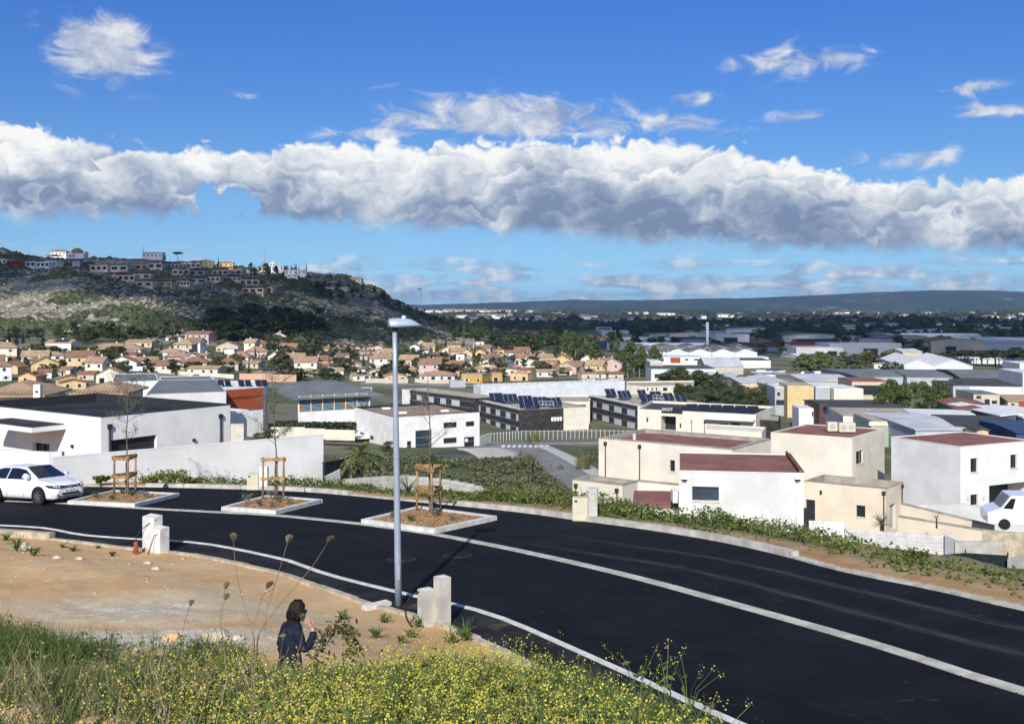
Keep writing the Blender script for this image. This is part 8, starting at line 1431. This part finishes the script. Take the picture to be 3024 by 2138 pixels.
def foreground():
    dens_m = lambda px, D, x: smooth(150, 1050, px) * smooth(4.0, 5.2, D) * smooth(13.5, 10.8, D + np.maximum(0, 900 - px) * .004) * (.15 + .85 * (vnoise(x * 1.6, D * 1.6, 5) > .45)) * np.where((px > 760) & (px < 1010) & (D > 9.4), .12, 1)
    P, px, D = seeds(2300, dens_m); mustard('mustard_flowers', 'mass of yellow flowering mustard on the embankment', P, .48, 7)
    P, px, D = seeds(900, lambda px, D, x: smooth(1250, 1500, px) * smooth(17, 9, D) * (sdist(x, D, LINE_N)[0] > -2.2)); mustard('mustard_flowers', 'yellow mustard fringe overhanging the kerb', P, .42, 7)
    P, px, D = seeds(260, lambda px, D, x: smooth(900, 300, px) * smooth(10, 7, D) * .6); mustard('mustard_flowers', 'thin scattered mustard at the bottom left', P, .42, 7)
    # grass and leafy weeds
    C_ = Cards(); dens_g = lambda px, D, x: np.maximum(smooth(980, 500, px) * smooth(18.5, 12, D + vnoise(x, D, 8) * 3.0 - 1.5), smooth(11.5, 9, D)) * (.25 + .75 * (vnoise(x * .9, D * .9, 15) > .33)) * np.where((px > 800) & (px < 1300) & (D > 10.5), .0, 1)
    P, px, D = seeds(9000, dens_g); P = P[under(P, px, .30, YG, 0)]; n = len(P)
    for k in range(13):
        b = P + np.c_[rng.normal(0, .06, n), rng.normal(0, .06, n), np.zeros(n)]; h = rng.uniform(.14, .42, n); a = rng.uniform(0, 6.28, n); l = h * rng.uniform(.1, .6, n); C_.ribbon(np.stack([b, b + np.c_[np.cos(a) * l * .3, np.sin(a) * l * .3, h * .6], b + np.c_[np.cos(a) * l, np.sin(a) * l, h]], 1), .0055, 0)
    for k in range(7): C_.leaves(P + np.c_[rng.normal(0, .10, n), rng.normal(0, .10, n), rng.uniform(.02, .22, n)], .045, 1, .4, 2.0)
    C_.obj('grass', ['grassy', 'weed'], kind='stuff', label='rough green grass and weeds on the embankment')
    C_ = Cards(); P, px, D = seeds(230, lambda px, D, x: smooth(1100, 700, px) * smooth(12, 9, D) * .8); P = P[under(P, px, .5, YG, 0)]; n = len(P)
    for k in range(8): a = rng.uniform(0, 6.28, n); h = rng.uniform(.2, .75, n); l = h * .45; e = P + np.c_[np.cos(a) * l, np.sin(a) * l, h]; C_.ribbon(np.stack([P, P * .45 + e * .55 + np.c_[np.zeros(n), np.zeros(n), h * .08], e], 1), .0045, 0); C_.leaves(e + rng.normal(size=(n, 3)) * .03, .02, 0, .2, 1.5)
    C_.obj('dry_weeds', ['straw'], kind='stuff', label='brown dry stalks among the embankment grass')
    # sparse tufts on the bare plot
    r = random.Random(3); k = 0
    for (px, py, s) in ((50, 1640, .45), (100, 1660, .3), (330, 1635, .16), (185, 1610, .14), (290, 1610, .12), (215, 1622, .18), (1135, 1830, .2), (1240, 1840, .24), (1275, 1828, .16), (1010, 1828, .2), (1110, 1905, .22), (1185, 1912, .18), (1330, 1890, .32), (1375, 1880, .42), (1210, 1880, .2), (20, 1590, .3)):
        x, y = G(px, py, .1); z = H1(x, y); C_ = Cards(); m_ = 26; c0 = np.zeros((m_, 3)); a = rng.uniform(0, 6.28, m_); l = s * rng.uniform(.3, 1, m_); e = np.c_[np.cos(a) * l, np.sin(a) * l, s * rng.uniform(.3, 1.0, m_)]; C_.ribbon(np.stack([c0, e * .55 + np.c_[0 * a, 0 * a, s * .2 + 0 * a], e], 1), .012 + .01 * s, 0); C_.leaves(e * rng.uniform(.3, 1, (m_, 1)), .035, 0, .4)
        t = thing('weed_tuft', f'green weed tuft on the bare plot, {["beside the low wall", "below the low wall", "left of the red pipe", "near the kerb edge", "on the kerb edge", "by the kerb stones", "left of the lamp foot", "below the lamp foot", "by the hose", "beyond the person", "right of the person", "right of the bramble arch", "below the short pillar", "at the foot of the tall pillar", "between lamp and bramble", "above the low wall"][k]}', 'weed', (x, y, z), 'weed tufts on the plot'); C_.obj('leaves', ['weed'], t); k += 1
    # stones on the plot
    rk = np.random.default_rng(8); px = rk.uniform(-50, 1150, 700); D = rk.uniform(15, 31, 700); x = (px - CXP) / F * D; m_ = (sdist(x, D, LINE_N)[0] < -.3); x, D = x[m_], D[m_]; mat('pebble', (0.52, 0.45, 0.34), .95, .25, 6.0); blobs('gravel', np.c_[x, D, H(x, D)], rk.gamma(1.5, .008, m_.sum()) + .006, 'pebble', .6, 9, 'loose pale stones on the bare plot', .4)
    for i, (px, py, s, l) in enumerate(((510, 1818, .16, 'reddish half-buried stone near the grass edge'), (635, 1815, .26, 'pale crumpled rubble lump left of the person'), (695, 1804, .14, 'flat pale stone left of the person'), (168, 1660, .12, 'pale stone on the left of the plot'), (235, 1658, .11, 'small pale stone beside its twin on the plot'), (435, 1657, .12, 'pale stone below the stepped pillar'), (460, 1684, .12, 'pale stone in front of the stepped pillar'), (770, 2105, .10, 'whitish stone among the flowers at the bottom'), (60, 1622, .3, 'pale broken slab beside the low wall'))):
        x, y = G(px, py, .15) if py < 1700 else XY(px, 17.2 if py < 2000 else 6.2); z = H1(x, y); r_ = np.random.default_rng(i); mb = MB(); rows = [[(math.cos(q) * s * math.cos(e) * r_.uniform(.8, 1.2), math.sin(q) * s * .8 * math.cos(e) * r_.uniform(.8, 1.2), s * .6 * math.sin(e)) for q in np.linspace(0, 6.283, 10, endpoint=False)] for e in np.linspace(-.8, 1.5, 6)]; mb.grid(rows, wrap=True); mb.obj('stone', 'pebble' if i else 'render_orange', None, label=l, cat='stone').location = (x, y, z + s * .15)
    for i, (px, py, D, s) in enumerate(((280, 1930, 9.6, .42), (430, 1945, 9.8, .38), (60, 2060, 7.4, .4), (300, 2110, 6.6, .45))):
        x, y = XY(px, D); r_ = np.random.default_rng(i + 20); rows = [[(math.cos(q) * s * math.cos(e) * r_.uniform(.85, 1.2), math.sin(q) * s * .8 * math.cos(e) * r_.uniform(.85, 1.2), s * .75 * math.sin(e)) for q in np.linspace(0, 6.283, 18, endpoint=False)] for e in np.linspace(-.4, 1.5, 9)]; mb = MB(); mb.grid(rows, wrap=True); mb.obj('earth_mound', 'soil', None, True, label=['orange earth mound left of centre in the grass', 'orange earth mound below the reddish stone', 'earth clod at the bottom left corner', 'earth clod at the bottom edge left of the flowers'][i], cat='mound').location = (x, y, H1(x, y))
    # tall dried umbels
    def umbels(label, D, stems):
        root = W(*stems[0][-1], D); root.z = H1(root.x, root.y); t = thing('dried_umbel_plant', label, 'plant', root)
        for st in stems:
            pts = [W(p[0], p[1], D + i * .02) - root for i, p in enumerate(st)]; pts[-1] = Vector((0, 0, 0)); pts = smooth3(pts, 1); n = len(pts); sm = MB().tube(pts, [.0013 + .0020 * i / n for i in range(n)], 5).obj('stem', 'straw', t); p0 = pts[0]; d = (pts[0] - pts[2]).normalized(); mb = MB()
            for k in range(16): a = k * 2.4; q = Vector((math.cos(a), math.sin(a), 0)) * .021 * math.sqrt((k + 1) / 16); e = p0 + d * (.055 - .014 * k / 16) + q; mb.tube([p0, p0 + d * .022 + q * .75, e], [.0014, .0012, .003], 3)
            mb.obj('umbel', 'straw', sm)
    umbels('tall dried plant with three umbels reaching over the road', 5.6, [[(690, 1600), (692, 1650), (712, 1760), (742, 1850), (755, 1900), (735, 1990)], [(848, 1605), (822, 1692), (797, 1770), (780, 1840), (753, 1892), (735, 1990)], [(966, 1604), (941, 1645), (917, 1680), (851, 1755), (796, 1821), (753, 1892), (735, 1990)], [(788, 1738), (770, 1770), (755, 1830), (745, 1900), (735, 1990)]])
    umbels('dried umbel stalk crossing the hair of the person', 6.2, [[(893, 1835), (893, 1870), (885, 1920), (850, 1970), (820, 2060)]]); umbels('short dried umbel plant left of the tall one', 6.4, [[(665, 1740), (655, 1780), (650, 1840), (662, 1900), (690, 2000)], [(665, 1772), (656, 1800), (650, 1850), (662, 1900), (690, 2000)]]); umbels('single dried umbel above the grass left of centre', 7.0, [[(561, 1790), (548, 1830), (538, 1870), (530, 1950)]])
    # bramble arch right of the person
    D = 9.6; A = [W(px, py, D) for px, py in ((925, 1960), (940, 1910), (970, 1870), (1005, 1848), (1030, 1865), (1045, 1900), (1040, 1930))]; root = A[0].copy(); root.z = H1(root.x, root.y); t = thing('bramble', 'arching brown-leaved bramble right of the person', 'bramble', root); A = smooth3([Vector((root.x, root.y, root.z))] + A, 2); MB().tube([p - root for p in A], .006, 5).obj('stem', 'straw', t); c = np.array([tuple(p - root) for p in A for _ in range(14)]); C_ = Cards(); C_.leaves(c + rng.normal(size=c.shape) * .045, .035, 0, .2, 1.7); C_.obj('leaves', ['bramble'], t)
    D = 9.3; c = W(985, 1965, D); c.z = H1(c.x, c.y); t = thing('bramble', 'low tangled bramble under the arching one', 'bramble', c); q = rng.normal(size=(700, 3)) * np.array([.55, .3, .12]) + np.array([0, 0, .18]); C_ = Cards(); C_.leaves(q, .036, 0, .3, 1.7); C_.obj('leaves', ['bramble'], t)
foreground()
def verge():
    r = rng; n = 60000; s_ = r.uniform(0, len(LINE_K) - 2, n); i = s_.astype(int); f = (s_ - i)[:, None]; base = LINE_K[i] * (1 - f) + LINE_K[i + 1] * f; tg = LINE_K[i + 1] - LINE_K[i]; tg /= np.hypot(tg[:, 0], tg[:, 1])[:, None]; nr = np.c_[-tg[:, 1], tg[:, 0]]; d = r.gamma(2.2, 1.35, n) + .5; p = base + nr * d[:, None]; px = p[:, 0] / np.maximum(p[:, 1], 1) * F + CXP
    dn = np.interp(px, [200, 560, 620, 960, 1000, 1330, 1700, 2150, 2330, 3100], [.06, .10, .25, .3, .5, .75, .85, .75, .5, .5]) * (.15 + .85 * (vnoise(p[:, 0] * .55, p[:, 1] * .55, 44) > np.interp(px, [1300, 2300, 2600], [.42, .5, .55]))); keep = (r.random(n) < dn) & (p[:, 1] > 10) & (px > 150) & (px < 3150); p, d = p[keep], d[keep]; z = H(p[:, 0], p[:, 1]); px = p[:, 0] / p[:, 1] * F + CXP; hgt = (.10 + .60 * vnoise(p[:, 0] * .8, p[:, 1] * .8, 47) * smooth(.3, 2.0, d)) * np.interp(px, [980, 1040, 1400, 1460, 2250, 2450], [1, .5, .5, 1, 1, .55])
    C_ = Cards(); m_ = len(p); P3 = np.c_[p, z]
    for k in range(3): C_.leaves(P3 + np.c_[r.normal(0, .12, m_), r.normal(0, .12, m_), hgt * r.uniform(.05, 1.0, m_)], .085, 0, .4, 1.6)
    q = r.random(m_) < .35; b = P3[q]; a = r.uniform(0, 6.28, len(b)); h = hgt[q] * r.uniform(.8, 1.5, len(b)); C_.ribbon(np.stack([b, b + np.c_[np.cos(a) * h * .1, np.sin(a) * h * .1, h * .6], b + np.c_[np.cos(a) * h * .3, np.sin(a) * h * .3, h]], 1), .010, 1)
    q = r.random(m_) < .035; C_.leaves(P3[q] + np.c_[0 * a[:1].repeat(q.sum()), 0 * a[:1].repeat(q.sum()), hgt[q] * 1.05], .05, 2, .6, 1.2); C_.obj('verge_weeds', ['verge', 'stalk', 'petal'], kind='stuff', label='green weeds along the far kerb')
    # scrub of the slope down to the halls
    n = 15000; px = r.uniform(1000, 1760, n); D = np.exp(r.uniform(np.log(47), np.log(180), n)); x = (px - CXP) / F * D; f = vnoise(x / 6, D / 6, 91) * .7 + vnoise(x / 1.8, D / 1.8, 93) * .3; keep = (f > .36) & ~(np.abs(px - (1540 + (195 - D) * 3.5)) < 17000 / D) & ~((px < 1530) & (D > 158)) & ~((px < 1460) & (D < 56)); x, D = x[keep], D[keep]; z = H(x, D); m_ = len(x); s = .06 + .0015 * D; h = (.25 + 1.1 * vnoise(x / 3, D / 3, 95)) * np.where(D > 60, 1.25, .8); C_ = Cards()
    for k in range(15): C_.leaves(np.c_[x, D, z] + np.c_[r.normal(0, .45, m_), r.normal(0, .45, m_), h * r.uniform(0, 1, m_)], s, 0, .4, 1.5)
    C_.obj('slope_scrub', ['scrubby'], kind='stuff', label='grey-green scrub on the slope below the road')
    # bushes along the far verge
    for px, py, tp, D, l, wd in ((500, 1436, 1380, 47.5, 'big yellow-flowering bush at the foot of the retaining wall', 1.7), (560, 1440, 1400, 47, 'lower green bush right of the yellow-flowering one', 1.5), (450, 1438, 1395, 47.6, 'green bush at the left of the yellow-flowering one', 1.3), (300, 1425, 1400, 47, 'thin green bush behind the first tree guard', 1.6), (2060, 1570, 1515, 36, 'dense green bush before the nearest house window', 1.2), (1990, 1560, 1525, 38, 'leafy bush left of the dense one at the nearest house', 1.2), (2150, 1590, 1535, 34, 'green bush at the foot of the nearest house', 1.5), (2240, 1605, 1560, 33, 'low green bush right along the nearest house', 1.5), (2470, 1660, 1600, 30, 'green bush at the stair rail', 1.3), (2600, 1690, 1630, 28.5, 'leafy bush in the verge before the white block wall', 1.4), (2720, 1700, 1605, 29, 'dark tall bush before the mesh fence', .9), (2780, 1722, 1660, 27, 'spreading bush near the mesh fence', 1.6), (2960, 1760, 1715, 24, 'dark bush at the right edge of the verge', 1.6), (1500, 1480, 1440, 44, 'yellow-green bush at the end of the block wall', 1.6)):
        h = (py - tp) / F * D; x, y = XY(px, D); z = W(px, py, D).z; t = thing('verge_bush', l, 'bush', (x, y, z)); nn = 900; k = np.array(lobes('bush', px)); q = k[r.integers(0, len(k), nn)]; dv = r.normal(size=(nn, 3)); dv /= np.linalg.norm(dv, axis=1)[:, None]; c = (q[:, :3] + dv * q[:, 3:] * r.uniform(.5, 1.05, (nn, 1))) * np.array([h * wd, h * wd, h]); C_ = Cards(); C_.leaves(c, .075, 0, .4, 1.5)
        if 'yellow' in l: C_.leaves(c[r.random(nn) < .5] * 1.04, .05, 1, .5, 1.2)
        C_.obj('foliage', ['verge', 'petal'], t); MB().tube([(0, 0, -.3), (0, 0, h * .5)], .02, 5).obj('stem', 'bark_grey', t)
    # palms, yucca, agaves
    def palm(px, py, D, h, L, n, label, droop=1.0, key='palm', name='palm_tree', thick=.25):
        x, y = XY(px, D); top = W(px, py, D); z = top.z - h; t = thing(name, label, 'palm' if name == 'palm_tree' else 'plant', (x, y, z)); MB().tube([(0, 0, -.4), (0, 0, h * .5), (0, 0, h)], [thick, thick * .8, thick * .8], 10).obj('trunk', 'trunk', t, True)
        for k in range(n):
            a = k * 2.4 + random.uniform(-.2, .2); e = random.uniform(-.35, 1.1); mb = MB(); pts = [Vector((math.cos(a) * math.cos(e) * L * u, math.sin(a) * math.cos(e) * L * u, h + math.sin(e) * L * u - droop * L * .45 * u * u)) for u in np.linspace(0, 1, 7)]
            sd = Vector((-math.sin(a), math.cos(a), 0))
            for i in range(6):
                p, q = pts[i], pts[i + 1]; ww = L * .16 * math.sin((i + 1) / 7 * math.pi) + .02
                if droop > .5:
                    for s in (-1, 1):
                        for j in range(3): o = p.lerp(q, j / 3); mb.add([o, o.lerp(q, .5), o + sd * s * ww + (q - p) * 1.1 + Vector((0, 0, -ww * .5))], ((0, 1, 2),))
                else: mb.quad(p - sd * ww * .25, p + sd * ww * .25, q + sd * ww * .22 * (1 - (i + 1) / 6), q - sd * ww * .22 * (1 - (i + 1) / 6))
            mb.obj('frond', key, t)
    palm(1062, 1340, 56, 2.6, 1.6, 34, 'shaggy fan palm right of the dark gate', 1.1); palm(2603, 1545, 64, .9, .85, 60, 'round grey-green yucca before the garage door', .1, 'leaf_grey', 'yucca', .12); palm(2460, 1590, 52, .6, .5, 26, 'small spiky yucca beside the stair rail', .15, 'palm', 'yucca', .06); palm(1205, 1448, 41.5, .15, .8, 26, 'spiky agave at the far kerb behind the lamp post', .12, 'leaf_dull', 'agave', .08); palm(2766, 1532, 66, .2, .5, 18, 'small agave on the ramp wall', .1, 'leaf_dull', 'agave', .06)
random.seed(61); verge()
# ------------------------------------------------------------------ clouds that shade the hill and the plain, out of frame overhead
cm_ = mat('cloud_white', (0.85, 0.86, 0.88), 1.0, .05, .005); N_ = NT(cm_.node_tree); cm_.node_tree.links.new(N_.node('ShaderNodeMixShader', {0: .63, 1: cm_.node_tree.nodes['Principled BSDF'].outputs[0], 2: N_.node('ShaderNodeBsdfTransparent').outputs[0]}).outputs[0], cm_.node_tree.nodes['Material Output'].inputs[0])   # thin enough to let a little sun through
def cloud(label, poly, step, alt, seed):
    P = [Vector((*XY(px, D), 0)) for px, D in poly]; Z = [H1(p.x, p.y) for p in P]; Q = np.array([(p.x + sdir.x * (alt - z) / sdir.z, p.y + sdir.y * (alt - z) / sdir.z) for p, z in zip(P, Z)]); lo, hi = Q.min(0), Q.max(0); gx, gy = np.meshgrid(np.arange(lo[0], hi[0], step), np.arange(lo[1], hi[1], step)); r = np.random.default_rng(seed); X = gx.ravel() + r.uniform(-.4, .4, gx.size) * step; Y = gy.ravel() + r.uniform(-.4, .4, gx.size) * step; ins = np.zeros(len(X), bool)
    for (ax, ay), (bx, by) in zip(Q, np.roll(Q, -1, 0)): c = ((ay > Y) != (by > Y)) & (X < (bx - ax) * (Y - ay) / (by - ay + 1e-12) + ax); ins ^= c
    X, Y = X[ins], Y[ins]; blobs('cloud', np.c_[X, Y, alt + r.uniform(-.3, .3, len(X)) * step], r.uniform(.8, 1.25, len(X)) * step, 'cloud_white', .7, seed, label, .25)
cloud('broad cumulus overhead shading the far plain', [(1430, 2500), (1430, 1060), (1700, 900), (1850, 720), (2300, 668), (2560, 650), (3600, 620), (3600, 2250), (2600, 2500)], 62, 900, 1); cloud('long cumulus overhead shading the hill', [(-400, 700), (0, 690), (300, 690), (450, 680), (560, 606), (700, 590), (950, 600), (1150, 640), (1330, 740), (1330, 930), (1100, 840), (960, 835), (730, 806), (560, 800), (520, 860), (-400, 900)], 17, 700, 2)

# ------------------------------------------------------------------ haze
hz = MB().box((0, 4000, 62.5), (29000, 21000, 205)); hm = bpy.data.materials.new('haze'); hm.use_nodes = True; t_ = hm.node_tree; t_.nodes.remove(t_.nodes['Principled BSDF']); pv = t_.nodes.new('ShaderNodeVolumePrincipled'); pv.inputs['Color'].default_value = (.52, .77, 1.0, 1); pv.inputs['Density'].default_value = 5.5e-5; pv.inputs['Anisotropy'].default_value = .2; t_.links.new(pv.outputs[0], t_.nodes['Material Output'].inputs['Volume']); M['haze'] = hm; hz.obj('haze', 'haze', None, kind='stuff', label='thin blue haze over the plain')
# single out the members of small groups by their place in the row
by = {}
for o in C.objects:
    if o.parent is None and o.get('group') and o.get('label'): by.setdefault((o['group'], o['label']), []).append(o)
for (g_, l_), os_ in by.items():
    if 1 < len(os_) <= 24:
        for k, o in enumerate(sorted(os_, key=lambda o: o.location.x / max(o.location.y, 1))): o['label'] = l_ + ', ' + (['leftmost', 'second from left', 'third from left'][k] if k < 3 else 'rightmost' if k == len(os_) - 1 else f'{k + 1}th from left')
